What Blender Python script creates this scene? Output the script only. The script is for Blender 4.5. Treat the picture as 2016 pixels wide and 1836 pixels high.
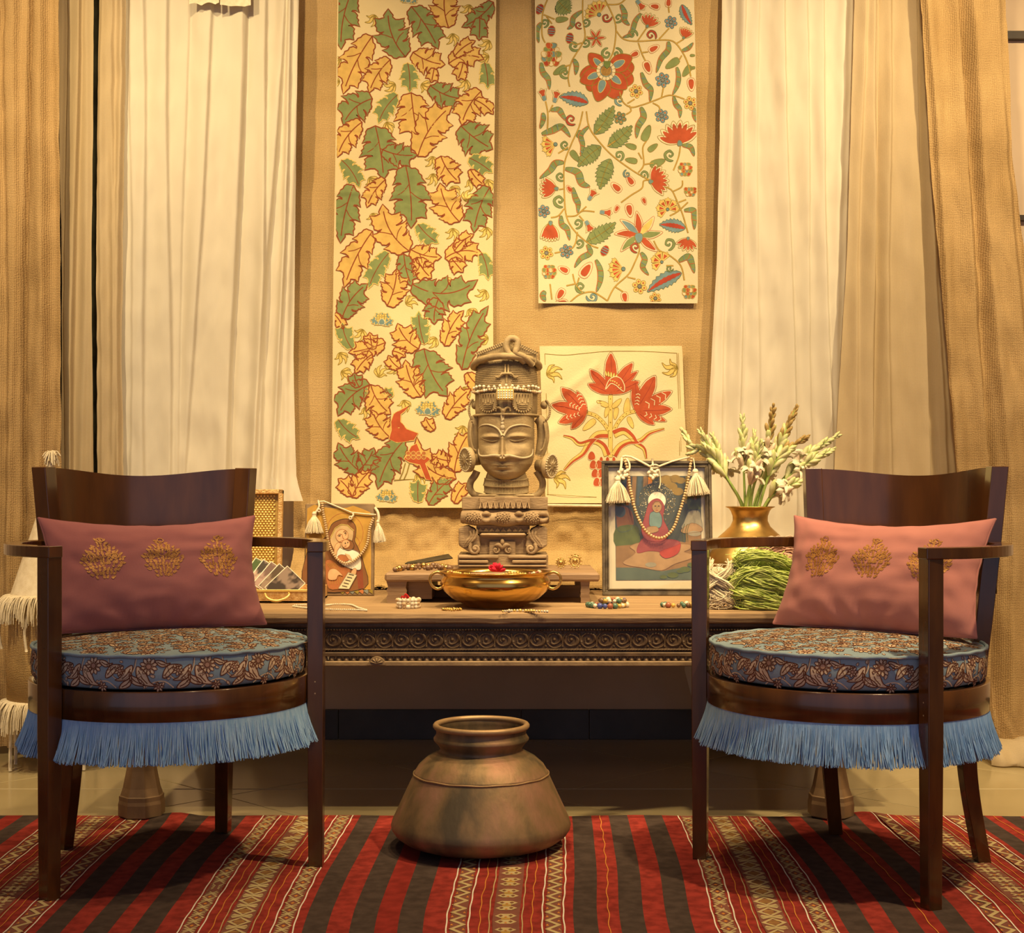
import bpy, bmesh, math, random
from math import sin, cos, pi, sqrt, atan2, radians, exp
from mathutils import Vector, Matrix, geometry, noise
random.seed(7)
for o in list(bpy.data.objects): bpy.data.objects.remove(o)
S = bpy.context.scene
COL = S.collection

# ------------------------------------------------------------------ camera
FPX, CX, CY, EYE = 2850.0, 1008.0, 958.7, 0.792      # focal length in pixels, principal point, eye height (m)
cam = bpy.data.cameras.new('camera'); cam_o = bpy.data.objects.new('camera', cam); COL.objects.link(cam_o)
cam.sensor_fit = 'HORIZONTAL'; cam.sensor_width = 36; cam.lens = FPX / 2016 * 36
cam.shift_y = (CY - 918) / 2016
cam_o.location = (0, 0, EYE); cam_o.rotation_euler = (pi / 2, 0, 0); cam.clip_start = .05
S.camera = cam_o

# ------------------------------------------------------------------ world and lamps
W = bpy.data.worlds.new('evening_street'); S.world = W; W.use_nodes = True
W.node_tree.nodes['Background'].inputs[0].default_value = (.52, .52, .68, 1)
W.node_tree.nodes['Background'].inputs[1].default_value = .48
S.view_settings.view_transform = 'Standard'; S.view_settings.look = 'None'
S.view_settings.exposure = 0.38; S.view_settings.gamma = 1.0
WARM = (1.0, .735, .375)
def spot(name, loc, aim, power, ang, blend=.7, col=WARM, size=.04):
    l = bpy.data.lights.new(name, 'SPOT'); l.energy = power; l.color = col; l.spot_size = radians(ang)
    l.spot_blend = blend; l.shadow_soft_size = size
    o = bpy.data.objects.new(name, l); COL.objects.link(o); o.location = loc
    o.rotation_euler = (Vector(aim) - Vector(loc)).to_track_quat('-Z', 'Y').to_euler()
    return o
for x_, ax_, pw_, sy_ in ((-1.55, -1.42, 134, 2.55), (-.75, -.74, 84, 2.85), (.80, .80, 92, 2.85), (1.60, 1.44, 146, 2.55)):
    spot('ceiling_spot', (x_, sy_, 2.80), (ax_, 4.40, 1.05), pw_, 92, .85)
spot('ceiling_spot', (.10, 3.20, 2.80), (-.01, 3.95, .8), 125, 62, .95)
spot('ceiling_spot', (1.25, 2.20, 2.80), (.74, 3.0, .3), 165, 64)
spot('ceiling_spot', (-.10, 2.45, 2.80), (-.35, 3.1, .2), 52, 74)

# ------------------------------------------------------------------ helpers
def P(x, y, Y):                                   # a point at depth Y seen at pixel x, y
    return Vector(((x - CX) * Y / FPX, Y, EYE - (y - CY) * Y / FPX))
def lerp(a, b, t): return a + (b - a) * t
def interp(tab, x):
    if x <= tab[0][0]: return tab[0][1]
    for (a, u), (b, v) in zip(tab, tab[1:]):
        if x <= b: return u + (v - u) * (x - a) / (b - a)
    return tab[-1][1]
def smooth_path(pts, n=6, closed=False):          # Catmull-Rom
    pts = [Vector(p) for p in pts]; m = len(pts); out = []
    rng = range(m) if closed else range(m - 1)
    for i in rng:
        g = (lambda k: pts[k % m]) if closed else (lambda k: pts[min(max(k, 0), m - 1)])
        p0, p1, p2, p3 = g(i - 1), g(i), g(i + 1), g(i + 2)
        for k in range(n):
            t = k / n
            out.append(.5 * ((2 * p1) + (p2 - p0) * t + (2 * p0 - 5 * p1 + 4 * p2 - p3) * t * t + (3 * p1 - p0 - 3 * p2 + p3) * t ** 3))
    if not closed: out.append(pts[-1].copy())
    return out

class MB:
    """collects shapes into one mesh"""
    def __init__(s): s.v = []; s.f = []; s.m = []; s.sm = []
    def add(s, vs, fs, mi=0, smooth=False):
        o = len(s.v); s.v += [tuple(v) for v in vs]
        for f in fs: s.f.append(tuple(i + o for i in f)); s.m.append(mi); s.sm.append(smooth)
        return s
    def box(s, c, size, rot=None, mi=0, bev=0.0, taper=1.0):
        x, y, z = [q / 2 for q in size]; c = Vector(c); R = rot if rot is not None else Matrix.Identity(3)
        if bev <= 0:
            vs = [Vector((sx * x * (taper if sz < 0 else 1), sy * y * (taper if sz < 0 else 1), sz * z)) for sz in (-1, 1) for sy in (-1, 1) for sx in (-1, 1)]
            fs = [(0, 2, 3, 1), (4, 5, 7, 6), (0, 1, 5, 4), (2, 6, 7, 3), (0, 4, 6, 2), (1, 3, 7, 5)]
            return s.add([c + R @ v for v in vs], fs, mi)
        b = min(bev, x * .9, y * .9, z * .9); vs = []; idx = {}
        for sx in (-1, 1):
            for sy in (-1, 1):
                for sz in (-1, 1):
                    for k, q in enumerate(((x - b, y - b, z), (x - b, y, z - b), (x, y - b, z - b))):
                        idx[sx, sy, sz, k] = len(vs); vs.append(Vector((sx * q[0], sy * q[1], sz * q[2])))
        fs = []
        def q(*a):
            n = (vs[a[1]] - vs[a[0]]).cross(vs[a[2]] - vs[a[0]]); ctr = sum((vs[i] for i in a), Vector()) / len(a)
            fs.append(a if n.dot(ctr) > 0 else a[::-1])
        for g in (-1, 1):
            q(*[idx[p[0], p[1], g, 0] for p in ((-1, -1), (1, -1), (1, 1), (-1, 1))])
            q(*[idx[p[0], g, p[1], 1] for p in ((-1, -1), (1, -1), (1, 1), (-1, 1))])
            q(*[idx[g, p[0], p[1], 2] for p in ((-1, -1), (1, -1), (1, 1), (-1, 1))])
            for h in (-1, 1):
                q(idx[-1, g, h, 0], idx[1, g, h, 0], idx[1, g, h, 1], idx[-1, g, h, 1])
                q(idx[g, -1, h, 0], idx[g, 1, h, 0], idx[g, 1, h, 2], idx[g, -1, h, 2])
                q(idx[g, h, -1, 1], idx[g, h, 1, 1], idx[g, h, 1, 2], idx[g, h, -1, 2])
                for w in (-1, 1): q(idx[g, h, w, 0], idx[g, h, w, 1], idx[g, h, w, 2])
        return s.add([c + R @ v for v in vs], fs, mi)
    def tube(s, path, r, n=6, closed=False, mi=0, cap=True, smooth=True, flat=None):
        path = [Vector(p) for p in path]; m = len(path); rr = r if callable(r) else (lambda t: r)
        vs = []; up = None
        for i, p in enumerate(path):
            a = path[(i - 1) % m] if (closed or i > 0) else p; b = path[(i + 1) % m] if (closed or i < m - 1) else p
            t = (b - a); t = t.normalized() if t.length > 1e-9 else Vector((0, 0, 1))
            if up is None: up = Vector((0, 0, 1)) if abs(t.z) < .9 else Vector((0, 1, 0))
            e = up - t * up.dot(t)
            if e.length < 1e-5: e = t.orthogonal()
            e.normalize(); up = e; g = t.cross(e); q = rr(i / max(1, m - 1))
            for k in range(n):
                an = 2 * pi * k / n
                vs.append(p + (e * cos(an) * (flat or 1) + g * sin(an)) * q)
        fs = []
        for i in range(m if closed else m - 1):
            j = (i + 1) % m
            for k in range(n): l = (k + 1) % n; fs.append((i * n + k, j * n + k, j * n + l, i * n + l)[::-1])
        if cap and not closed: fs.append(tuple(range(n))); fs.append(tuple((m - 1) * n + k for k in range(n))[::-1])
        return s.add(vs, fs, mi, smooth)
    def bar(s, path, w, h, side=None, mi=0):
        """rectangular section swept along path; w across (dir side(i)), h along z-ish"""
        vs = []; m = len(path)
        for i, p in enumerate(path):
            p = Vector(p); e = Vector(side(i)).normalized()
            t = (Vector(path[min(i + 1, m - 1)]) - Vector(path[max(i - 1, 0)])).normalized(); g = t.cross(e).normalized()
            ww = w(i / (m - 1)) if callable(w) else w; hh = h(i / (m - 1)) if callable(h) else h
            vs += [p - e * ww / 2 - g * hh / 2, p + e * ww / 2 - g * hh / 2, p + e * ww / 2 + g * hh / 2, p - e * ww / 2 + g * hh / 2]
        fs = [(3, 2, 1, 0), tuple((m - 1) * 4 + k for k in range(4))]
        for i in range(m - 1):
            for k in range(4): l = (k + 1) % 4; fs.append((i * 4 + k, i * 4 + l, i * 4 + 4 + l, i * 4 + 4 + k))
        return s.add(vs, fs, mi)
    def lathe(s, prof, n=48, c=(0, 0, 0), mi=0, smooth=True, sx=1, sy=1, a0=0, a1=2 * pi):
        c = Vector(c); full = abs(a1 - a0 - 2 * pi) < 1e-6; k = n if full else n + 1; vs = []
        for r, z in prof:
            for i in range(k):
                a = a0 + (a1 - a0) * i / n; vs.append(c + Vector((r * cos(a) * sx, r * sin(a) * sy, z)))
        fs = []
        for j in range(len(prof) - 1):
            for i in range(n):
                l = (i + 1) % k; fs.append((j * k + i, j * k + l, (j + 1) * k + l, (j + 1) * k + i))
        return s.add(vs, fs, mi, smooth)
    def ball(s, c, r, n=8, m=6, mi=0, rot=None):
        c = Vector(c); r = (r, r, r) if not hasattr(r, '__len__') else r; vs = [Vector((0, 0, -r[2]))]; R = rot if rot is not None else Matrix.Identity(3)
        for j in range(1, m):
            a = -pi / 2 + pi * j / m
            for i in range(n): b = 2 * pi * i / n; vs.append(Vector((r[0] * cos(a) * cos(b), r[1] * cos(a) * sin(b), r[2] * sin(a))))
        vs.append(Vector((0, 0, r[2]))); fs = [(0, 1 + (i + 1) % n, 1 + i) for i in range(n)]
        for j in range(m - 2):
            for i in range(n):
                l = (i + 1) % n; a = 1 + j * n; fs.append((a + i, a + l, a + n + l, a + n + i))
        t = len(vs) - 1; a = 1 + (m - 2) * n; fs += [(a + i, a + (i + 1) % n, t) for i in range(n)]
        return s.add([c + R @ v for v in vs], fs, mi, True)
    def grid(s, fn, nu, nv, mi=0, smooth=True, mfn=None, flip=False):
        o = len(s.v)
        for j in range(nv + 1):
            for i in range(nu + 1): s.v.append(tuple(fn(i / nu, j / nv)))
        for j in range(nv):
            for i in range(nu):
                a = o + j * (nu + 1) + i; f = (a, a + 1, a + nu + 2, a + nu + 1)
                s.f.append(f[::-1] if flip else f); s.m.append(mfn(i, j) if mfn else mi); s.sm.append(smooth)
        return s
    def prism(s, pts, d, mi=0, frame=None):
        """2D outline extruded by d along frame's third axis"""
        F = frame or (lambda x, y, z: Vector((x, z, y))); n = len(pts)
        if sum(pts[i][0] * pts[(i + 1) % n][1] - pts[(i + 1) % n][0] * pts[i][1] for i in range(n)) < 0: pts = pts[::-1]
        tri = geometry.tessellate_polygon([[Vector((p[0], p[1], 0)) for p in pts]])
        vs = [F(p[0], p[1], 0) for p in pts] + [F(p[0], p[1], d) for p in pts]
        fs = [t for t in tri] + [tuple(i + n for i in t[::-1]) for t in tri] + [(i, (i + 1) % n, (i + 1) % n + n, i + n)[::-1] for i in range(n)]
        return s.add(vs, fs, mi)
    def build(s, name, mats, parent=None, kind=None, label=None, fix=False, bevel=0, auto=False):
        me = bpy.data.meshes.new(name); me.from_pydata(s.v, [], s.f)
        for m in (mats if isinstance(mats, (list, tuple)) else [mats]): me.materials.append(m)
        me.polygons.foreach_set('material_index', s.m); me.polygons.foreach_set('use_smooth', s.sm)
        if fix:
            b = bmesh.new(); b.from_mesh(me); bmesh.ops.recalc_face_normals(b, faces=b.faces); b.to_mesh(me); b.free()
        me.update()
        o = bpy.data.objects.new(name, me); COL.objects.link(o)
        if parent is not None: o.parent = parent
        if kind: o['kind'] = kind
        if label: o['label'] = label
        if bevel:
            md = o.modifiers.new('bevel', 'BEVEL'); md.width = bevel; md.segments = 2; md.limit_method = 'ANGLE'; md.angle_limit = radians(40)
        return o

def tag(o, label, cat, group=None, kind=None):
    o['label'] = label; o['category'] = cat
    if group: o['group'] = group
    if kind: o['kind'] = kind
    return o
def thing(name, label, cat, loc=(0, 0, 0), rz=0, group=None):
    o = bpy.data.objects.new(name, None); COL.objects.link(o); o.empty_display_size = .05
    o.location = loc; o.rotation_euler = (0, 0, rz)
    return tag(o, label, cat, group)
def struct(o): o['kind'] = 'structure'; return o
def copy_obj(o, parent=None):
    c = o.copy(); COL.objects.link(c); c.parent = parent; return c
def copy_tree(o, parent=None):
    c = copy_obj(o, parent)
    for ch in list(o.children): copy_tree(ch, c)
    return c
def Rz(a): return Matrix.Rotation(a, 3, 'Z')
def Rx(a): return Matrix.Rotation(a, 3, 'X')
def Ry(a): return Matrix.Rotation(a, 3, 'Y')

# ------------------------------------------------------------------ materials (all node based)
def mat(name, c1, c2=None, sc=8, rough=.6, metal=0, bump=0, bsc=60, stretch=(1, 1, 1), coat=0, weave=0, wsc=900, sheen=0, transl=0, detail=4, ramp=(.35, .65), c3=None, spec=.5, alpha=1, axes=('X', 'Z'), trans=0):
    m = bpy.data.materials.new(name); m.use_nodes = True; nt = m.node_tree; N = nt.nodes; L = nt.links; b = N['Principled BSDF']
    b.inputs['Base Color'].default_value = (*c1, 1); b.inputs['Roughness'].default_value = rough; b.inputs['Metallic'].default_value = metal
    b.inputs['Specular IOR Level'].default_value = spec; b.inputs['Coat Weight'].default_value = coat; b.inputs['Coat Roughness'].default_value = .12
    b.inputs['Sheen Weight'].default_value = sheen; b.inputs['Transmission Weight'].default_value = trans
    tc = N.new('ShaderNodeTexCoord'); mp = N.new('ShaderNodeMapping'); L.new(tc.outputs['Object'], mp.inputs[0]); mp.inputs['Scale'].default_value = stretch
    colour = None
    if c2 is not None:
        nz = N.new('ShaderNodeTexNoise'); nz.inputs['Scale'].default_value = sc; nz.inputs['Detail'].default_value = detail; L.new(mp.outputs[0], nz.inputs[0])
        rp = N.new('ShaderNodeValToRGB'); L.new(nz.outputs[0], rp.inputs[0])
        rp.color_ramp.elements[0].position = ramp[0]; rp.color_ramp.elements[1].position = ramp[1]
        rp.color_ramp.elements[0].color = (*c1, 1); rp.color_ramp.elements[1].color = (*c2, 1)
        if c3 is not None: e = rp.color_ramp.elements.new((ramp[0] + ramp[1]) / 2); e.color = (*c3, 1)
        colour = rp.outputs[0]
    height = None
    if weave:
        outs = []
        for ax in axes:
            wv = N.new('ShaderNodeTexWave'); wv.bands_direction = ax; wv.inputs['Scale'].default_value = wsc / 20; wv.inputs['Distortion'].default_value = 3.5
            wv.inputs['Detail'].default_value = 2; wv.inputs['Detail Scale'].default_value = 2.2; L.new(tc.outputs['Object'], wv.inputs[0]); outs.append(wv.outputs[1])
        ad = N.new('ShaderNodeMath'); ad.operation = 'ADD'; L.new(outs[0], ad.inputs[0]); L.new(outs[1], ad.inputs[1]); height = ad.outputs[0]
        mr = N.new('ShaderNodeMapRange'); mr.inputs[1].default_value = 0; mr.inputs[2].default_value = 2; mr.inputs[3].default_value = 1 - weave; mr.inputs[4].default_value = 1 + weave * .4
        L.new(height, mr.inputs[0]); mx = N.new('ShaderNodeMix'); mx.data_type = 'RGBA'; mx.blend_type = 'MULTIPLY'; mx.inputs[0].default_value = 1
        if colour is not None: L.new(colour, mx.inputs[6])
        else: mx.inputs[6].default_value = (*c1, 1)
        L.new(mr.outputs[0], mx.inputs[7]); colour = mx.outputs[2]
    if colour is not None: L.new(colour, b.inputs['Base Color'])
    if bump:
        bp = N.new('ShaderNodeBump'); bp.inputs['Strength'].default_value = bump; bp.inputs['Distance'].default_value = .004
        if height is None:
            n2 = N.new('ShaderNodeTexNoise'); n2.inputs['Scale'].default_value = bsc; n2.inputs['Detail'].default_value = 5; L.new(mp.outputs[0], n2.inputs[0]); height = n2.outputs[0]
        L.new(height, bp.inputs['Height']); L.new(bp.outputs[0], b.inputs['Normal'])
    if transl:
        tr = N.new('ShaderNodeBsdfTranslucent'); ms = N.new('ShaderNodeMixShader'); ms.inputs[0].default_value = transl
        if colour is not None: L.new(colour, tr.inputs[0])
        else: tr.inputs[0].default_value = (*c1, 1)
        L.new(b.outputs[0], ms.inputs[1]); L.new(tr.outputs[0], ms.inputs[2]); L.new(ms.outputs[0], N['Material Output'].inputs[0])
    return m
def cloth(name, c, v=.12, sc=30): return mat(name, tuple(x * (1 - v) for x in c), tuple(min(1, x * (1 + v)) for x in c), sc=sc, rough=.95, spec=.1)
M = {}
M['burlap'] = mat('burlap_weave', (.46, .31, .135), (.57, .395, .19), sc=5, rough=.95, spec=.1, weave=.26, wsc=1350, bump=.35)
M['burlap_d'] = mat('burlap_curtain_weave', (.43, .285, .13), (.54, .37, .18), sc=4, rough=.95, spec=.1, weave=.28, wsc=1350, bump=.35)
M['sheer'] = mat('white_muslin', (.80, .74, .61), (.87, .82, .70), sc=3, rough=.9, spec=.1, weave=.04, wsc=3000, bump=.05, transl=.25, stretch=(1, 1, .2))
M['muslin'] = mat('beige_muslin', (.60, .475, .29), (.70, .57, .38), sc=4, rough=.9, spec=.1, weave=.14, wsc=2600, bump=.12, transl=.25, stretch=(2, 1, .2))
M['canvas'] = mat('cream_cotton', (.64, .53, .30), (.69, .58, .34), sc=6, rough=.92, spec=.1, bump=.15, bsc=300)
M['canvas2'] = mat('pale_cotton', (.63, .55, .36), (.68, .60, .40), sc=6, rough=.92, spec=.1, bump=.15, bsc=300)
M['canvas3'] = mat('yellow_cream_cotton', (.68, .57, .335), (.72, .61, .38), sc=7, rough=.92, spec=.1, bump=.2, bsc=200)
M['chair'] = mat('dark_polished_wood', (.055, .0185, .0040), (.125, .045, .0085), sc=6, rough=.25, coat=.7, stretch=(3, 3, .6))
M['table'] = mat('worn_table_wood', (.25, .155, .080), (.40, .26, .135), sc=14, rough=.7, bump=.35, bsc=40, stretch=(.35, 5, 5), c3=(.33, .21, .105))
M['frieze'] = mat('dark_carved_wood', (.085, .047, .022), (.15, .088, .042), sc=30, rough=.55, bump=.3, bsc=90)
M['mould'] = mat('dusty_carved_wood', (.23, .15, .08), (.34, .23, .12), sc=25, rough=.7, bump=.3, bsc=90)
M['stool'] = mat('stool_wood', (.22, .135, .075), (.33, .21, .12), sc=12, rough=.65, bump=.3, bsc=60, stretch=(.4, 5, 5))
M['stone'] = mat('carved_sandstone', (.25, .175, .088), (.40, .295, .155), sc=18, rough=.7, bump=.25, bsc=160, c3=(.32, .235, .12))
M['block'] = mat('carved_bracket_wood', (.22, .145, .078), (.37, .26, .15), sc=16, rough=.75, bump=.4, bsc=110, stretch=(.6, 1, 2.5))
M['brass'] = mat('polished_brass', (.66, .40, .10), (.74, .48, .14), sc=12, rough=.20, metal=1, bump=.05, bsc=25)
M['brass_v'] = mat('satin_brass', (.55, .36, .12), (.63, .42, .15), sc=20, rough=.34, metal=1, bump=.1, bsc=60)
M['copper'] = mat('tarnished_copper', (.115, .09, .052), (.40, .215, .135), sc=9, rough=.55, metal=.45, bump=.3, bsc=45, c3=(.27, .175, .085), stretch=(1.3, 1.3, .55), ramp=(.38, .66), detail=9)
M['copper_r'] = mat('copper_rim', (.36, .23, .115), (.46, .30, .15), sc=25, rough=.5, metal=.45, bump=.2, bsc=60)
M['pink'] = mat('dusty_pink_linen', (.47, .185, .165), (.53, .22, .195), sc=5, rough=.9, spec=.15, weave=.05, wsc=4000, bump=.08, sheen=.15)
M['gold_thread'] = mat('gold_embroidery', (.34, .135, .03), (.52, .25, .06), sc=160, rough=.5, metal=.2, bump=.4, bsc=400)
M['blue_thread'] = mat('blue_thread', (.24, .44, .74), (.38, .58, .84), sc=120, rough=.75, spec=.2, stretch=(1, 1, .1))
M['seat_blue'] = mat('blue_block_print_cotton', (.27, .375, .44), (.32, .42, .48), sc=9, rough=.9, spec=.15, weave=.1, wsc=4000, bump=.1)
M['seat_tan'] = cloth('print_tan', (.72, .55, .37)); M['seat_brown'] = cloth('print_brown', (.16, .060, .032)); M['seat_rose'] = cloth('print_rose', (.42, .25, .18))
M['tile'] = mat('glossy_floor_tile', (.40, .325, .175), (.46, .38, .215), sc=2.5, rough=.16, spec=.5, bump=.01, bsc=8)
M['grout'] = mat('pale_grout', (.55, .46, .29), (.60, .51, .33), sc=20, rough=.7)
M['wall'] = mat('beige_plaster', (.68, .54, .40), (.74, .59, .44), sc=6, rough=.85, bump=.1, bsc=70)
M['skirt'] = mat('black_stone_tile', (.045, .041, .034), (.075, .068, .055), sc=6, rough=.3, bump=.03, bsc=30)
M['dark'] = mat('dark_trim', (.03, .02, .015), (.045, .03, .02), sc=10, rough=.5)
M['cream'] = mat('cream_cotton_yarn', (.70, .60, .43), (.82, .73, .56), sc=60, rough=.9, spec=.1, bump=.3, bsc=500)
M['bead'] = mat('pale_wood_bead', (.50, .345, .19), (.64, .46, .27), sc=60, rough=.55)
M['shell'] = mat('cowrie_shell', (.66, .56, .42), (.76, .68, .54), sc=80, rough=.35)
M['icon'] = mat('icon_panel_wood', (.16, .10, .05), (.25, .165, .085), sc=14, rough=.55, bump=.3, bsc=60)
M['frame'] = mat('aged_frame_wood', (.055, .042, .028), (.13, .10, .065), sc=30, rough=.45, bump=.3, bsc=90)
M['gilt'] = mat('gold_leaf_box', (.55, .30, .10), (.80, .55, .25), sc=90, rough=.4, metal=.4, bump=.5, bsc=250)
M['gold'] = mat('gold_metal', (.80, .55, .16), (.9, .68, .25), sc=50, rough=.32, metal=.4)

# ------------------------------------------------------------------ flat printing on cloth (outline shapes laid on a surface)
PAL = {}
def ink(name, c):
    if name not in PAL: PAL[name] = cloth('print_' + name, c, .10, 40)
    return PAL[name]
ink('redbrown', (.24, .062, .028)); ink('green', (.205, .255, .105)); ink('green2', (.16, .22, .07)); ink('ochre', (.60, .40, .125)); ink('yellow', (.66, .49, .16))
ink('olive', (.26, .19, .04)); ink('red', (.42, .088, .040)); ink('red2', (.38, .065, .040)); ink('teal', (.16, .25, .25)); ink('blue', (.17, .27, .30)); ink('dark', (.05, .04, .03))
ink('cream', (.66, .58, .38)); ink('brown', (.22, .10, .045)); ink('maroon', (.30, .05, .04)); ink('vine', (.47, .31, .085)); ink('flesh', (.62, .40, .22)); ink('amber', (.46, .27, .065))
ink('white', (.78, .72, .60)); ink('grey', (.20, .21, .19)); ink('tan', (.52, .37, .20)); ink('orange', (.62, .24, .05)); ink('navy', (.07, .10, .12)); ink('rust', (.40, .15, .06)); ink('pine', (.10, .15, .08))
ink('pinkish', (.55, .20, .20)); ink('stripe', (.52, .40, .20)); ink('wine', (.22, .085, .06))

class Print:
    def __init__(s, fn, thr=9.0, step=.00022): s.fn = fn; s.thr = thr; s.step = step; s.mb = MB(); s.mats = []; s.n = 0
    def mi(s, m):
        m = PAL[m] if isinstance(m, str) else m
        if m not in s.mats: s.mats.append(m)
        return s.mats.index(m)
    def _tri(s, a, b, c, mi, h, dep=0):
        L = [(a - b).length, (b - c).length, (c - a).length]
        if dep < 5 and max(L) > s.thr:
            k = L.index(max(L))
            if k == 0: d = (a + b) / 2; s._tri(a, d, c, mi, h, dep + 1); s._tri(d, b, c, mi, h, dep + 1)
            elif k == 1: d = (b + c) / 2; s._tri(a, b, d, mi, h, dep + 1); s._tri(a, d, c, mi, h, dep + 1)
            else: d = (c + a) / 2; s._tri(a, b, d, mi, h, dep + 1); s._tri(d, b, c, mi, h, dep + 1)
            return
        s.mb.add([s.fn(p.x, p.y, h) for p in (a, b, c)], [(0, 1, 2)], mi, True)
    def fill(s, pts, m, layer=1):
        pts = [Vector((p[0], p[1])) for p in pts]; mi = s.mi(m); s.n += 1; h = s.step * layer + .0000004 * (s.n % 40)
        for t in geometry.tessellate_polygon([[Vector((p.x, p.y, 0)) for p in pts]]): s._tri(pts[t[0]], pts[t[1]], pts[t[2]], mi, h)
    def stroke(s, pts, w, m, layer=2, closed=False, taper=False):
        pts = [Vector((p[0], p[1])) for p in pts]; mi = s.mi(m); s.n += 1; h = s.step * layer + .0000004 * (s.n % 40); k = len(pts); vs = []
        for i, p in enumerate(pts):
            a = pts[(i - 1) % k] if closed or i else p; b = pts[(i + 1) % k] if closed or i < k - 1 else p
            t = b - a; t = t.normalized() if t.length > 1e-9 else Vector((1, 0)); n = Vector((-t.y, t.x)); ww = w / 2
            if taper: ww *= (1 - .85 * i / (k - 1))
            vs += [s.fn(*(p + n * ww), h), s.fn(*(p - n * ww), h)]
        fs = [(2 * i, 2 * i + 1, (2 * i + 3) % (2 * k), (2 * i + 2) % (2 * k)) for i in range(k if closed else k - 1)]
        s.mb.add(vs, fs, mi, True)
    def shape(s, pts, f, o, w, layer=1): s.fill(pts, f, layer); s.stroke(pts, w, o, layer + 1, closed=True)
    def build(s, name, parent, label=None):
        o = s.mb.build(name, s.mats, parent, label=label); return o
def sp2(pts, n=5, closed=False): return [(p.x, p.y) for p in smooth_path([(a, b, 0) for a, b in pts], n, closed)]
def tf(pts, x, y, a=0, s=1, sy=None):
    c, n = cos(a), sin(a); sy = s if sy is None else sy
    return [(x + c * p[0] * s - n * p[1] * sy, y + n * p[0] * s + c * p[1] * sy) for p in pts]
def midrib(b, t, bend, k=12):
    b, t = Vector(b), Vector(t); d = t - b; n = Vector((-d.y, d.x)); c = (b + t) / 2 + n * bend
    return [(1 - u) ** 2 * b + 2 * u * (1 - u) * c + u * u * t for u in [i / k for i in range(k + 1)]]
def lobed(b, t, w, bend=.12, n=4, sharp=1.0, basew=.45):
    """outline and midrib of a jagged acanthus leaf"""
    K = 40; mr = midrib(b, t, bend, K)
    def at(u, off):
        i = min(max(u, 0), 1) * K; i0 = min(int(i), K - 1); p = mr[i0].lerp(mr[i0 + 1], i - i0); d = (mr[i0 + 1] - mr[i0]).normalized()
        return p + Vector((-d.y, d.x)) * off
    def hw(u): return w * (basew + (1 - basew) * sin(pi * min(1, u * 1.5 + .12) * .5) if u < .5 else 1.0) * (1 - max(0, min(1, (u - .40) / .62)) ** 1.7)
    def sidepts(ph):
        L = []
        for k in range(n):
            u0 = .02 + ph + .78 * k / n; du = .78 / n
            L += [(u0, .48 * hw(u0)), (u0 + .02 * du, .78 * hw(u0)), (u0 + .18 * du, 1.0 * hw(u0)), (u0 + .36 * du, .97 * hw(u0 + .1 * du)), (u0 + .50 * du, 1.12 * hw(u0 + .2 * du)), (u0 + .66 * du, 1.06 * hw(u0 + .3 * du)), (u0 + .97 * du, 1.26 * hw(u0 + .45 * du)), (u0 + .90 * du, .86 * hw(u0 + .5 * du)), (u0 + .94 * du, .60 * hw(u0 + .6 * du))]
        return L + [(.84, .50 * hw(.8)), (.88, .62 * hw(.82)), (.93, .40 * hw(.84))]
    pts = [at(0, 0)] + [at(u, o) for u, o in sidepts(0)] + [at(1, 0)] + [at(u, -o * .95) for u, o in reversed(sidepts(.05))]
    return [(p.x, p.y) for p in pts], [(p.x, p.y) for p in mr], at
def leaf(pr, b, t, w, bend=.12, n=4, f='green', o='redbrown', ow=2.4, vein='redbrown', side=True, lay=1):
    pts, mr, at = lobed(b, t, w, bend, n); pr.fill(pts, f, lay); pr.stroke(pts, ow, o, lay + .45, closed=True); pr.stroke(mr[:36], ow * .9, vein, lay + .45)
    if side and w > 18:
        for u, sg in ((.3, 1), (.42, -1)):
            q = [at(u, 0), at(u + .1, sg * w * .35), at(u + .16, sg * w * .72)]; pr.stroke(sp2([(p.x, p.y) for p in q]), ow * .7, vein, lay + .45)
def drop(L, w, n=7):          # teardrop from base (0,0) to tip (L,0)
    up = [(L * (1 - cos(pi * i / n)) / 2, w * sin(pi * (i / n) ** .75)) for i in range(n + 1)]
    return up + [(x, -y) for x, y in reversed(up[1:-1])]
def sprout(pr, x, y, a, s, f='yellow', o='olive'):
    for k, (da, L) in enumerate(((-.9, .75), (-.35, 1), (.25, 1.0), (.8, .7))):
        q = [(0, 0), (.35, .16), (.75, .10), (1.05, .30), (.8, -.1), (.4, -.12)]
        pr.shape(tf(sp2(q, 3, True), x, y, a + da, s * L), f, o, 1.2)
def rosette(pr, x, y, r, c1='yellow', c2='olive', n=6, a=.3, core='grey', dot='rust'):
    for k in range(n):
        t = a + 2 * pi * k / n; px, py = x + cos(t) * r * .64, y + sin(t) * r * .64
        pr.shape(tf([(cos(q) * .36, sin(q) * .32) for q in [i * pi / 4 for i in range(8)]], px, py, t, r), c1, c2, .8, 1)
        pr.fill(tf([(cos(q) * .15, sin(q) * .15) for q in [i * pi / 3 for i in range(6)]], px, py, t, r), dot, 3)
    pr.shape(tf([(cos(q) * .26, sin(q) * .26) for q in [i * pi / 4 for i in range(8)]], x, y, 0, r), core, 'dark', .7, 3)
def bud(pr, x, y, a, L, f='red', o='cream', lin='rust'):
    pr.shape(tf(drop(1, .30), x, y, a, L), o, lin, .8, 1); pr.fill(tf(drop(.72, .2), x + cos(a) * L * .12, y + sin(a) * L * .12, a, L), f, 3)
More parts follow.
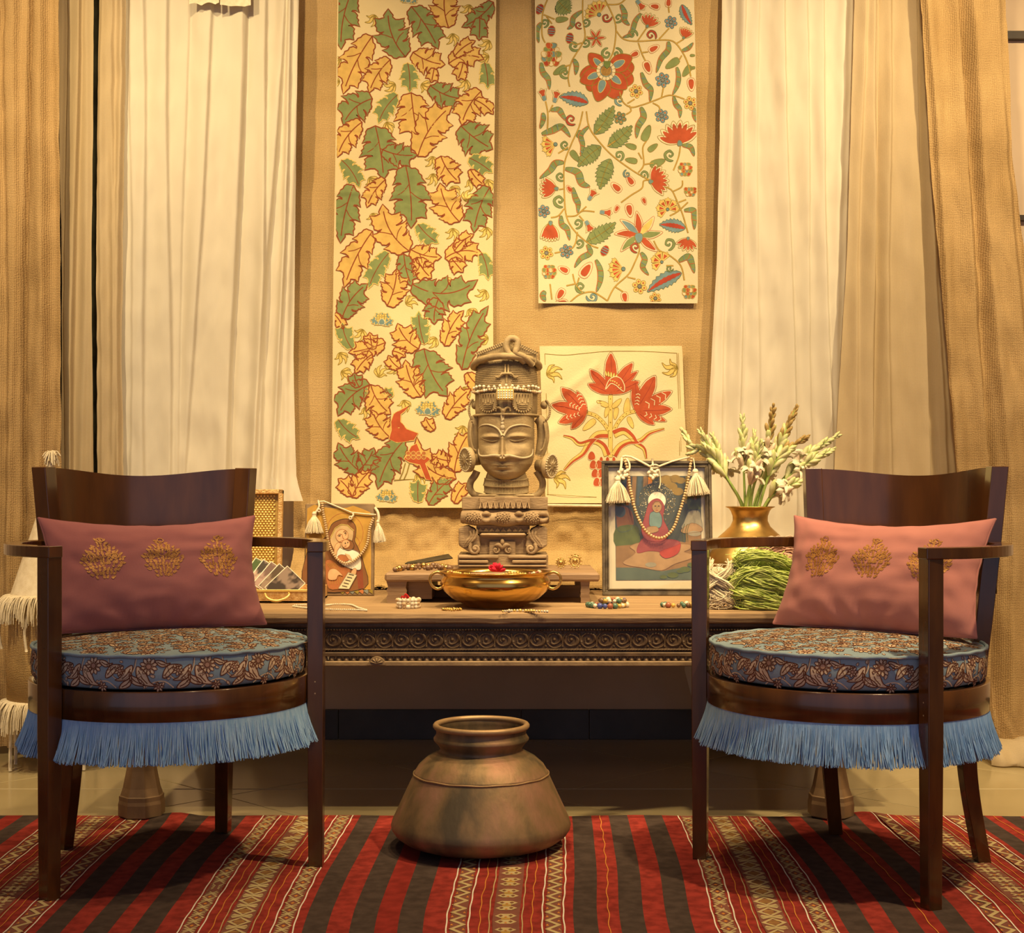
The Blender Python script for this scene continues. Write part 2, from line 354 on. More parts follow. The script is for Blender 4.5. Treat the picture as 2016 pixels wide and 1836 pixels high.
def tulip(pr, x, y, a, L, n=5, f='red', o='cream', lin='olive', spread=1.25):
    for k in sorted(range(n), key=lambda k: -abs(k - (n - 1) / 2)):
        t = a + (k - (n - 1) / 2) / max(1, n - 1) * spread
        q = sp2([(0, .03), (.4, .19), (.75, .15), (1, .05), (.78, -.13), (.4, -.17)], 3, True)
        pr.shape(tf(q, x, y, t, L), o, lin, .9, 1 + 0); pr.fill(tf(tf(q, .06, 0, 0, .82, .62), x, y, t, L), f, 3)
    pr.shape(tf(drop(.26, .11), x - cos(a) * L * .12, y - sin(a) * L * .12, a, L), 'teal', 'olive', .7, 4)
def fanflower(pr, x, y, a, L, n=5, spread=2.0):
    for k in range(n):
        t = a + (k - (n - 1) / 2) * spread / n; w = spread / n * .46
        q = [(0, 0), (.8 * cos(w), -.8 * sin(w)), (.92 * cos(w * .8), -.92 * sin(w * .8)), (.86 * cos(w * .5), -.86 * sin(w * .5)), (1, -.0), (.86 * cos(w * .5), .86 * sin(w * .5)), (.92 * cos(w * .8), .92 * sin(w * .8)), (.8 * cos(w), .8 * sin(w))]
        pr.shape(tf(q, x, y, t, L), 'yellow', 'olive', .8, 1); q2 = [(.25, 0), (.7 * cos(w * .6), -.7 * sin(w * .6)), (.7 * cos(w * .6), .7 * sin(w * .6))]
        pr.fill(tf(q2, x, y, t, L), 'red', 3)
    pr.shape(tf([(cos(q) * .13, sin(q) * .13) for q in [i * pi / 4 for i in range(8)]], x, y, 0, L), 'teal', 'dark', .7, 4)
def wavy(pr, pts, w, f='green', st=('teal', 'rust'), edge='rust'):
    c = [Vector(p) for p in sp2(pts, 8)]; n = len(c); A = []; B = []
    for i, p in enumerate(c):
        d = (c[min(i + 1, n - 1)] - c[max(i - 1, 0)]).normalized(); m = Vector((-d.y, d.x)); k = sin(pi * min(1, (i / (n - 1)) * .92 + .08)) ** .7
        A.append(p + m * w * k); B.append(p - m * w * k)
    pr.shape([tuple(q) for q in A + B[::-1]], f, 'pine', .9, 1); pr.stroke([tuple(q) for q in A], 1.6, edge, 3)
    for j, i in enumerate(range(4, n - 3, 4)): pr.stroke([tuple(A[i]), tuple(B[i + 1])], 1.6, st[j % 2], 3)
def serrated(pr, b, t, w, bend=.06, n=9, f='green', o='pine', inner=None):
    K = 40; mr = midrib(b, t, bend, K); A = []; B = []
    for k in range(n * 2):
        u = (k + .5) / (2 * n); i = int(u * K); d = (mr[min(i + 1, K)] - mr[i]).normalized(); m = Vector((-d.y, d.x)); h = w * sin(pi * u ** .8) ** .8 * (1.12 if k % 2 else .86)
        off = d * (w * .18 if k % 2 else 0); A.append(mr[i] + m * h + off); B.append(mr[i] - m * h + off)
    pts = [tuple(mr[0])] + [tuple(p) for p in A] + [tuple(mr[-1])] + [tuple(p) for p in reversed(B)]
    pr.shape(pts, f, o, 1.0)
    if inner:
        q = [tuple(mr[0].lerp(p, 0) if i == -1 else mr[int((i + .5) / (2 * n) * K)].lerp(p, .34)) for i, p in enumerate(A)] + [tuple(mr[int((i + .5) / (2 * n) * K)].lerp(p, .34)) for i, p in reversed(list(enumerate(B)))]
        pr.fill(q, inner, 3)
    else:
        pr.stroke([tuple(p) for p in mr[:38]], 1.3, 'olive', 3)
        for k in range(2, 2 * n - 2, 3):
            i = int((k + .5) / (2 * n) * K); pr.stroke([tuple(mr[i]), tuple(mr[i].lerp(A[k], .7))], .7, o, 3); pr.stroke([tuple(mr[i]), tuple(mr[i].lerp(B[k], .7))], .7, o, 3)
def curl(pr, x, y, a, s, f='green', flip=1):
    q = sp2([(0, 0), (.5, .25 * flip), (.75, .75 * flip), (.35, 1.05 * flip), (.05, .8 * flip), (.25, .62 * flip), (.38, .75 * flip), (.45, .55 * flip), (.2, .4 * flip), (-.15, .75 * flip), (.25, 1.3 * flip), (.95, 1.0 * flip), (.95, .3 * flip), (.4, -.1 * flip)], 3, True)
    pr.shape(tf(q, x, y, a, s), f, 'pine', .8)
def vine(pr, pts, w=3.2):
    q = sp2(pts, 8); pr.stroke(q, w, 'olive', 1); pr.stroke(q, w - 1.2, 'vine', 2)

# ------------------------------------------------------------------ the room
rm = MB().box((0, 2.2, -.06), (6.4, 5.6, .10)).build('floor', M['grout']); struct(rm)
TS = .805 / sqrt(2)                                   # side of a floor tile, laid diagonally
tile_me = None
for i in range(-4, 9):
    for j in range(-4, 9):
        s_ = 2.975 + .805 * (i + .5); d_ = 2.84 + .805 * (j + .5); cx, cy = (s_ - d_) / 2, (s_ + d_) / 2
        if not (-2.6 < cx < 2.6 and 1.2 < cy < 4.20): continue
        if tile_me is None:
            o = MB().box((0, 0, 0), (TS - .003, TS - .003, .012), bev=.0012).build('floor_tile', M['tile'], rm); tile_me = o.data
        else: o = bpy.data.objects.new('floor_tile', tile_me); COL.objects.link(o); o.parent = rm
        o.location = (cx, cy, -.006 + random.uniform(-.0002, 0)); o.rotation_euler = (0, 0, pi / 4)
# cut tiles along the wall: half tiles
for j in range(-4, 9):
    for i in range(-4, 9):
        s_ = 2.975 + .805 * (i + .5); d_ = 2.84 + .805 * (j + .5); cx, cy = (s_ - d_) / 2, (s_ + d_) / 2
        if not (-2.6 < cx < 2.6 and 4.20 <= cy < 4.93): continue
        h = .4025 - .0022
        lim = 4.535 - cy
        if lim <= -h: continue
        pts = [(0, -h)]
        if lim >= 0: pts += [(h, 0)] + ([(h - lim, lim), (-(h - lim), lim)] if lim < h else [(0, h)]) + [(-h, 0)]
        else: pts += [(h + lim, lim), (-(h + lim), lim)]
        o = MB().prism(pts, -.012, frame=lambda x, y, z: Vector((x, y, z))).build('floor_tile', M['tile'], rm, fix=True); o.location = (cx, cy, 0)
WB = 4.56
struct(MB().box((0, WB + .06, 1.42), (6.4, .12, 3.04)).build('wall_back', M['wall']))
struct(MB().box((-2.9, 2.2, 1.42), (.12, 4.6, 3.04)).build('wall_left', M['wall']))
struct(MB().box((2.9, 2.2, 1.42), (.12, 4.6, 3.04)).build('wall_right', M['wall']))
struct(MB().box((0, 2.2, 2.98), (6.4, 5.0, .10)).build('ceiling', M['wall']))
bb = bpy.data.objects.new('baseboard_back', None); COL.objects.link(bb); struct(bb)
jx = [-2.8, -1.95, -1.35, (666 - CX) / 627.5, (1026 - CX) / 627.5, (1160 - CX) / 627.5, .88, 1.5, 2.1, 2.8]
for a, b in zip(jx, jx[1:]):
    MB().box(((a + b) / 2, WB - .007, .047), (b - a - .002, .014, .0935), bev=.001).build('skirting_tile', M['skirt'], bb)
struct(MB().box((0, 3.80, .0004), (5.6, .0035, .0008)).build('floor_reflection_line', M['grout']))  # bright reflected line on the glossy floor, made as a thin pale strip
struct(MB().box((1.85, WB - .012, .792 + 886 * WB / FPX), (.75, .024, .024)).build('trim_2', M['dark']))
struct(MB().box((1.85, WB - .012, .792 + 528 * WB / FPX), (.75, .024, .016)).build('trim_3', M['dark']))
M['night'] = mat('dark_window_glass', (.020, .022, .018), (.05, .055, .04), sc=14, rough=.08)
wn = struct(MB().box((-1.32, WB - .006, 1.35), (.44, .012, 2.3)).build('window_1', M['night']))
for dx in (-.235, .235): MB().box((-1.32 + dx, WB - .012, 1.35), (.03, .024, 2.36), bev=.003).build('window_frame', M['dark'], wn)

# ------------------------------------------------------------------ curtains and backdrop cloth
def sheet(name, Y0, edges, folds, m, nu=90, nv=60, amp_s=.006, seed=0, wr=.0, bulge=None, ext=None, kink=0):
    """hanging cloth: edges = rows of (pixel y, left x, right x) at depth Y0; folds = (x top, x bottom, left width, right width, depth)"""
    rows = [e[0] for e in edges]; y0, y1 = rows[0], rows[-1]; L = [(e[0], e[1]) for e in edges]; R = [(e[0], e[2]) for e in edges]
    rnd = random.Random(seed); ph = [(rnd.uniform(0, 6.28), rnd.uniform(.5, 1), rnd.uniform(-.25, .25)) for _ in range(5)]
    def fn(u, v):
        py = lerp(y0, y1, v); px = lerp(interp(L, py), interp(R, py), u); p = P(px, py, Y0); d = 0
        for (xt, xb, wl, wrr, a) in folds:
            c = lerp(xt, xb, max(0, min(1, py / 1000))); c += 3 * sin(py / 170 + xt); q = (px - c) / (wl if px < c else wrr); d += a * exp(-q * q)
        for k, (f0, am, sl) in enumerate(ph): d += amp_s * am * sin((px + sl * (py - 400)) / (9 + 7 * k) + f0 + .5 * sin(py / (150 + 40 * k))) * .6
        if wr: d += wr * noise.noise((px / 38, py / 60, seed)) + wr * .5 * noise.noise((px / 14 + py / 30, py / 25, seed + 4))
        if bulge: d += bulge(px, py)
        return Vector((p.x, p.y - d, p.z))
    mb = MB().grid(fn, nu, nv, flip=True)
    return mb, fn
TOP = -170
# burlap backdrop, gathering on the table at its foot
def burl_fn(u, v):
    px = lerp(578, 1428, u)
    if v < .82: z = lerp(2.5, .60, v / .82); y = 4.45
    else:
        t = (v - .82) / .18; z = .5035 + .0965 * max(0, 1 - t) ** 1.6; y = 4.45 - .30 * t ** 1.5
    x = (px - CX) * 4.45 / FPX; py = CY - (z - EYE) * 640
    y -= .006 * sin(px / 57) + .004 * noise.noise((px / 60, py / 90, 2)) + .004
    if z < .86:
        k = min(1, (.86 - z) / .22); w = noise.noise((px / 42, py / 55 + y * 9, 5)); y -= k * (.026 * max(0, w) + .012 * noise.noise((px / 17, py / 22, 8)))
        if v > .82: z += .016 * max(0, noise.noise((px / 30, v * 40, 3))) * min(1, (v - .82) / .03)
    return Vector((x, y, max(z, .5005)))
o = MB().grid(burl_fn, 150, 150, flip=True).build('burlap_backdrop', M['burlap']); tag(o, 'wide burlap cloth hung behind the statue, its foot gathered on the table', 'backdrop')
fr = MB(); rnd = random.Random(3)
for i in range(420):
    u = rnd.random(); p = burl_fn(u, 1.0); q = [p + Vector((0, .01, .002)), p + Vector((rnd.uniform(-.01, .01), -.02, .004)), p + Vector((rnd.uniform(-.025, .025), -.035 - rnd.random() * .03, .0015))]
    fr.tube(q, .0008, 3, cap=False)
fr.build('frayed_edge', M['burlap'], o, kind='stuff')

def curtain(name, label, Y0, edges, folds, m, **k):
    mb, fn = sheet(name, Y0, edges, folds, m, **k); o = mb.build(name, m); tag(o, label, 'curtain'); return o, fn
curtain('muslin_curtain', 'white sheer curtain hanging behind the darker chair with the purple-pink pillow', 4.38,
        [(TOP, 236, 592), (0, 240, 590), (300, 240, 584), (700, 238, 578), (940, 238, 583), (975, 238, 593), (986, 240, 597)],
        [(262, 262, 5, 22, .012), (283, 285, 14, 3, .014), (330, 335, 26, 3, .016), (372, 352, 3, 16, -.010), (420, 362, 22, 3, .016), (484, 446, 30, 3, .022), (484, 452, 3, 9, -.010), (526, 512, 18, 3, .018), (560, 498, 16, 3, .022), (577, 540, 8, 3, .024), (585, 560, 14, 6, .014)],
        M['sheer'], nu=200, nv=70, amp_s=.003, seed=1, wr=.006)
curtain('muslin_curtain', 'white sheer curtain hanging behind the brass vase of flowers', 4.39,
        [(TOP, 1425, 1690), (0, 1422, 1686), (500, 1412, 1670), (800, 1396, 1655), (1000, 1386, 1648), (1312, 1346, 1640), (1395, 1368, 1640), (1440, 1390, 1640)],
        [(1432, 1402, 8, 12, -.012), (1446, 1424, 3, 9, -.012), (1468, 1450, 12, 3, .015), (1492, 1490, 16, 3, .010), (1543, 1566, 24, 3, .020), (1584, 1600, 18, 3, .014), (1617, 1636, 18, 3, .018), (1660, 1642, 12, 8, .014)],
        M['sheer'], nu=180, nv=80, amp_s=.003, seed=2, wr=.008)
curtain('muslin_curtain', 'narrow beige curtain beside the coarse burlap curtain, outer one of the gap', 4.35,
        [(TOP, 112, 189), (0, 114, 188), (500, 120, 184), (1000, 120, 186), (1150, 120, 190)],
        [(127, 124, 4, 3, -.015), (158, 140, 16, 3, .024), (175, 165, 12, 8, .018), (188, 184, 12, 6, .016)], M['muslin'], nu=70, nv=60, amp_s=.003, seed=3, wr=.004)
curtain('muslin_curtain', 'narrow beige curtain overlapping the white sheer, inner one of the gap', 4.36,
        [(TOP, 196, 250), (0, 196, 249), (500, 190, 242), (700, 191, 240), (1000, 191, 245), (1150, 192, 245)],
        [(204, 200, 6, 10, .014), (224, 222, 10, 4, .012), (240, 234, 10, 4, .022)], M['muslin'], nu=60, nv=60, amp_s=.003, seed=4, wr=.010)
curtain('muslin_curtain', 'pleated beige muslin curtain between the white sheer and the burlap curtain', 4.33,
        [(TOP, 1684, 1826), (0, 1682, 1824), (500, 1668, 1850), (800, 1650, 1870), (1000, 1638, 1890), (1200, 1630, 1925), (1400, 1630, 1985), (1478, 1700, 2030), (1498, 1760, 2060)],
        [(1698, 1680, 12, 4, .012), (1722, 1716, 22, 3, .030), (1726, 1722, 3, 9, -.014), (1748, 1752, 10, 4, .012), (1800, 1826, 36, 3, .026), (1806, 1834, 3, 8, -.016), (1818, 1862, 8, 5, .016)], M['muslin'], nu=150, nv=90, amp_s=.004, seed=5, wr=.006)
curtain('burlap_curtain', 'coarse burlap curtain hanging on the side of the fringed cloth tower', 4.28,
        [(TOP, -90, 122), (0, -90, 118), (400, -90, 121), (1000, -90, 122), (1250, -90, 122), (1470, -90, 122)],
        [(-40, -40, 20, 12, .03), (4, 10, 14, 5, -.028), (30, 22, 24, 8, .018), (58, 46, 5, 5, -.030), (86, 82, 24, 10, .026), (118, 120, 8, 6, .012)], M['burlap_d'], nu=120, nv=70, amp_s=.004, seed=6, wr=.010)
curtain('burlap_curtain', 'coarse burlap curtain flaring to the floor beside the lighter chair', 4.24,
        [(TOP, 1808, 1972), (0, 1812, 1976), (300, 1830, 1988), (500, 1848, 2014), (700, 1862, 2062), (1000, 1885, 2100), (1250, 1905, 2130), (1400, 1920, 2130), (1476, 1960, 2130)],
        [(1822, 1890, 6, 22, .022), (1880, 1944, 28, 4, .030), (1890, 1958, 5, 12, -.026), (1912, 1990, 10, 26, .022), (1950, 2040, 22, 9, .026), (1965, 2070, 10, 20, .018)], M['burlap_d'], nu=140, nv=80, amp_s=.004, seed=7, wr=.010)
# muslin pooling on the floor under the burlap
def pool_fn(u, v):
    x = lerp(1.36, 1.78, u); a = pi * (v * 1.15 - .05); r = .045 + .02 * sin(u * 9) + .012 * sin(u * 23 + 1); y = 4.20 - .03 * sin(u * 5) - r * 1.7 * cos(a)
    return Vector((x, y, max(.004, .006 + r * sin(a) + .006 * sin(u * 31 + v * 6))))
o = MB().grid(pool_fn, 60, 18).build('curtain_hem', M['muslin']); tag(o, 'loose roll of beige curtain hem lying on the floor tiles', 'curtain')
# frayed scraps at the very top
for i, (x0, x1, yb, Y0) in enumerate(((372, 432, 10, 4.335), (434, 494, 12, 4.33))):
    def vf(u, v, x0=x0, x1=x1, yb=yb, Y0=Y0):
        px = lerp(x0, x1, u); b = yb - 5 * abs(sin(px / 9.0)) * (1 if i == 0 else .3); p = P(px, lerp(-120, b, v), Y0); p.y -= .006 * sin(px / 13.0); return p
    o = MB().grid(vf, 24, 8, flip=True).build('fabric_scrap', M['cream']); tag(o, ('torn pale cloth scrap with a ragged point over the white curtain', 'pale cloth scrap with a straight frayed hem over the white curtain')[i], 'cloth', 'cloth scraps hanging at the top')

# ------------------------------------------------------------------ printed wall hangings
def hanging(name, label, Y0, edges, mcl, ripple, nu=60, nv=120):
    L = [(e[0], e[1]) for e in edges]; R = [(e[0], e[2]) for e in edges]; y0, y1 = edges[0][0], edges[-1][0]
    def at(px, py, h=0):
        p = P(px, py, Y0); p.y -= ripple(px, py) + h; return p
    mb = MB().grid(lambda u, v: at(lerp(interp(L, lerp(y0, y1, v)), interp(R, lerp(y0, y1, v)), u), lerp(y0, y1, v)), nu, nv, flip=True)
    # turned hem round the back
    o = mb.build(name, mcl); tag(o, label, 'wall hanging')
    return o, at

# --- tall hanging with acanthus leaves
def rip1(px, py):
    d = .006 + .0055 * sin(px / 46 + .4 + py / 900) * min(1, max(0, py / 400)) + .0025 * sin(py / 90) + .003 * noise.noise((px / 50, py / 110, 6))
    d += .007 * exp(-((py - 385 - .05 * (px - 800)) / 6) ** 2) * (.3 + .7 * exp(-((px - 930) / 60) ** 2))
    if py > 690: d += .008 * min(1, (py - 690) / 250) * (.5 + .5 * sin(px / 31 + py / 120)) + .012 * max(0, (py - 940) / 60) * (.6 + .4 * sin(px / 26))
    return d
h1, at1 = hanging('printed_hanging', 'tall hanging printed with green and ochre lobed leaves beside the statue', 4.433,
                  [(-120, 667, 978), (0, 665, 977), (300, 661, 973), (520, 657, 970), (800, 655, 972), (975, 653, 968), (999, 653, 967)], M['canvas'], rip1, 70, 220)
q1 = Print(lambda x, y, h: at1(min(max(x, interp([(0, 667), (1000, 656)], y)), interp([(0, 975), (1000, 966)], y)), min(y, 994), h + .0004), thr=5, step=.00009)
def Z1(x, y): return (640 + x / 3.53, y / 3.53)
LV = [('G', 190, -60, 115, 352, 98, -.08), ('G', 560, 400, 440, 66, 105, .14), ('G', 600, 50, 788, 348, 92, .05), ('Y', 860, 200, 840, -80, 88, .1), ('G', 1170, 20, 950, 195, 62, .1), ('G', 1075, 130, 1070, 288, 55, .02),
      ('Y', 330, 258, 128, 660, 92, -.06), ('Y', 455, 420, 308, 650, 74, -.1), ('Y', 612, 368, 835, 455, 82, -.1), ('Y', 760, 480, 740, 580, 40, 0), ('Y', 860, 450, 1105, 420, 70, .22), ('Y', 960, 440, 920, 566, 46, .05), ('Y', 900, 400, 1045, 290, 46, .1),
      ('g', 575, 440, 588, 652, 58, .05), ('g', 1108, 438, 1130, 626, 50, .06), ('G', 732, 600, 965, 692, 76, -.12), ('Y', 1085, 640, 950, 875, 84, -.1), ('Y', 1040, 700, 1170, 800, 46, .1), ('G', 330, 690, 128, 872, 96, -.16),
      ('g', 507, 662, 370, 862, 60, -.1), ('Y', 600, 650, 648, 975, 112, -.02), ('Y', 645, 1090, 885, 742, 102, .12), ('G', 945, 880, 1165, 1040, 108, -.06), ('Y', 258, 852, 88, 1098, 74, -.12), ('G', 350, 876, 408, 1248, 118, .03), ('G', 400, 1040, 642, 1078, 72, -.1),
      ('g', 115, 1115, 240, 1306, 62, .1), ('G', 560, 1150, 598, 1588, 116, .05), ('g', 1000, 1100, 1165, 1205, 60, .05), ('Y', 806, 1090, 938, 1274, 76, -.1), ('Y', 420, 1248, 290, 1442, 58, -.1), ('G', 200, 1288, 108, 1692, 92, -.05),
      ('Y', 935, 1545, 800, 1276, 94, .12), ('G', 1145, 1305, 1035, 1622, 82, -.08), ('Y', 585, 1745, 400, 1418, 108, .16), ('g', 645, 1555, 792, 1694, 58, -.08), ('Y', 330, 1606, 135, 2000, 86, -.06), ('Y', 596, 1735, 810, 1790, 70, -.1), ('Y', 835, 1800, 1095, 1770, 68, .2), ('Y', 900, 1750, 1035, 1630, 46, .1),
      ('g', 446, 1755, 302, 2008, 60, -.08), ('G', 548, 1765, 604, 1990, 64, -.06), ('Y', 640, 1790, 742, 1935, 66, -.1), ('Y', 880, 1800, 960, 1895, 50, 0), ('g', 1085, 1755, 1134, 1950, 50, .08), ('Y', 432, 2125, 498, 1866, 84, -.08), ('G', 120, 2215, 298, 1972, 82, .12),
      ('G', 606, 1975, 1062, 1945, 98, -.24), ('G', 790, 2080, 762, 2256, 66, -.1), ('g', 692, 2396, 652, 2162, 60, .06), ('Y', 832, 2406, 965, 2160, 60, .1), ('G', 952, 2570, 1136, 2126, 76, .08), ('g', 192, 2428, 122, 2240, 54, .1), ('Y', 652, 2425, 505, 2248, 80, .14), ('Y', 420, 2380, 165, 2450, 62, .05), ('Y', 330, 2430, 310, 2310, 44, .0), ('Y', 330, 2460, 212, 2595, 56, -.1),
      ('G', 690, 2425, 852, 2754, 118, -.1), ('Y', 668, 2758, 560, 2502, 80, .1), ('Y', 318, 2672, 458, 2878, 84, -.12), ('G', 312, 2672, 92, 2890, 84, -.14), ('G', 240, 2690, 205, 2590, 46, .1), ('Y', 838, 2908, 1014, 2702, 64, .08), ('Y', 990, 2590, 1085, 2690, 50, -.1),
      ('Y', 452, 3038, 328, 2848, 78, .1), ('g', 92, 2912, 244, 3048, 58, -.1), ('G', 250, 3280, 92, 3076, 74, .1), ('G', 230, 3270, 340, 3110, 70, -.1), ('G', 560, 3052, 368, 3398, 92, -.1), ('Y', 912, 3325, 640, 3036, 76, .3), ('Y', 900, 3280, 1010, 3000, 72, .1), ('Y', 870, 3200, 740, 3160, 56, .1),
      ('Y', 190, 3455, 322, 3266, 62, .1), ('Y', 190, 3450, 92, 3325, 54, -.1), ('g', 650, 3492, 650, 3326, 54, .03), ('G', 722, 3505, 895, 3318, 58, .1), ('Y', 900, 3495, 985, 3355, 46, .1)]
SPR = [(115, 420, 2.8), (105, 575, 3.2), (350, 110, 2), (490, 590, 2.7), (670, 590, .5), (890, 240, 1.6), (1010, 40, 2), (1145, 290, 2.3), (1140, 400, 3), (985, 560, 2), (430, 850, 1.3), (750, 1090, 1.7), (310, 1230, 1), (750, 1210, 1.5), (880, 1300, 1), (1000, 1250, 1), (1130, 1250, 1.4), (970, 1400, -1), (330, 1480, 1.3), (890, 1590, 1.6), (1125, 1580, 1.7), (560, 2110, -.4), (1120, 2020, 2.2), (265, 2290, 2), (775, 2350, 2.3), (1135, 2350, 3), (115, 2580, .5), (370, 2620, -1.2), (500, 2540, 2.6), (965, 2690, 1.2), (550, 2780, 1.4), (275, 2830, 1.2), (965, 2960, 1.9), (105, 2450, 1.2), (670, 2535, 2), (800, 3300, .2), (640, 3290, 1), (830, 1930, 1.2), (1000, 2150, 1)]
for x, y, a in SPR: sprout(q1, *Z1(x, y), a, 23)
LV += [('Y', 520, 2560, 440, 2470, 44, .1), ('g', 470, 2760, 420, 2690, 36, .1), ('Y', 760, 2990, 700, 2900, 40, .1), ('Y', 1010, 1180, 1110, 1290, 40, -.1), ('Y', 60, 2180, 130, 2290, 36, .1), ('Y', 470, 2440, 560, 2480, 40, .1)]
LVL = []
for li, (k, bx, by, tx, ty, w, bend) in enumerate(LV):
    box_ = (min(bx, tx) - w * .8, max(bx, tx) + w * .8, min(by, ty) - w * .8, max(by, ty) + w * .8)
    lv = max([l for b, l in LVL if b[0] < box_[1] and box_[0] < b[1] and b[2] < box_[3] and box_[2] < b[3]] + [0]) + 1; LVL.append((box_, lv))
    f, o_, ow = {'G': ('green', 'redbrown', 2.5), 'Y': ('ochre', 'redbrown', 2.5), 'g': ('green', 'yellow', 1.8)}[k]
    leaf(q1, Z1(bx, by), Z1(tx, ty), w / 3.53 * 1.10, -bend * 1.5, 3 if w > 55 else 2, f, o_, ow, 'redbrown', side=(k != 'g'), lay=3 + .9 * min(lv, 12))
for x, y, s in ((395, 2215, 1), (715, 2835, 1.1), (430, 3440, .95), (580, -10, .8)):
    X, Yp = Z1(x, y)
    for a, L in ((-2.85, 24), (-.3, 24), (-2.1, 24), (-1.05, 24), (-1.57, 22)):
        lp, _, _ = lobed((X, Yp + 9 * s), (X + cos(a) * L * s, Yp + 9 * s + sin(a) * L * s), 8 * s, .1, 3); q1.shape(lp, 'teal', 'yellow', 1.2, 16)
    for i in range(9): q1.shape(tf([(cos(t), sin(t)) for t in [k * pi / 3 for k in range(6)]], X + (i % 4 - 1.5) * 5 * s, Yp - 6 * s + (i // 4) * 4.4 * s, 0, 2.7 * s), 'yellow', 'olive', .7, 17)
    q1.shape(tf(drop(1, .5), X, Yp + 12 * s, -pi / 2, 12 * s), 'teal', 'cream', 1.0, 18)
# red bird standing between the leaves
bird = [(590, 2815), (520, 2852), (478, 2875), (458, 2930), (462, 2990), (445, 3050), (500, 3075), (620, 3060), (650, 3010), (570, 2980), (528, 2930), (530, 2880), (556, 2860)]
q1.shape([Z1(*p) for p in bird], 'red', 'yellow', 1.6, 20)
q1.shape([Z1(*p) for p in [(600, 3100), (640, 3080), (670, 3150), (735, 3190), (700, 3220), (745, 3340), (700, 3330), (660, 3230), (590, 3215), (550, 3190)]], 'red', 'yellow', 1.6, 20)
for i in range(8): q1.shape(tf([(cos(t), sin(t)) for t in [k * pi / 4 for k in range(8)]], *Z1(580 + (i % 4) * 36, 3150 + (i // 4) * 26), 0, 4.5), 'rust', 'yellow', .9, 22)
for x in (560, 590): q1.stroke([Z1(x, 3215), Z1(x - 18, 3280), Z1(x - 40, 3330)], 1.8, 'olive', 20)
q1.stroke([Z1(455, 2980), Z1(520, 2972)], 1.2, 'yellow', 22); q1.stroke([Z1(480, 3335), Z1(740, 3325)], 1.6, 'olive', 20)
q1.build('printed_leaves', h1, 'green, ochre and red painted leaf print')

# --- hanging with flowering vine
def rip2(px, py):
    return .006 + .0055 * sin(px / 39 + 1.1 + py / 800) * min(1, max(0, (py - 60) / 250)) + .003 * noise.noise((px / 45, py / 90, 2)) + .006 * exp(-((py - 232) / 12) ** 2 - ((px - 1090) / 30) ** 2) + .002 * sin(py / 60) + .002 * exp(-((py - 246) / 2.5) ** 2)
h2, at2 = hanging('printed_hanging', 'shorter hanging printed with red flowers on a curling vine', 4.433,
                  [(-120, 1051, 1364), (0, 1053, 1366), (250, 1056, 1372), (400, 1058, 1373), (585, 1060, 1374), (597, 1060, 1373)], M['canvas2'], rip2, 64, 150)
q2 = Print(lambda x, y, h: at2(min(max(x, interp([(0, 1055), (600, 1062)], y)), interp([(0, 1365), (250, 1371), (600, 1372)], y)), min(y, 593.5), h + .0004))
def Z2(x, y): return (1040 + x / 5.6, y / 5.6)
def Zs(pts): return [Z2(*p) for p in pts]
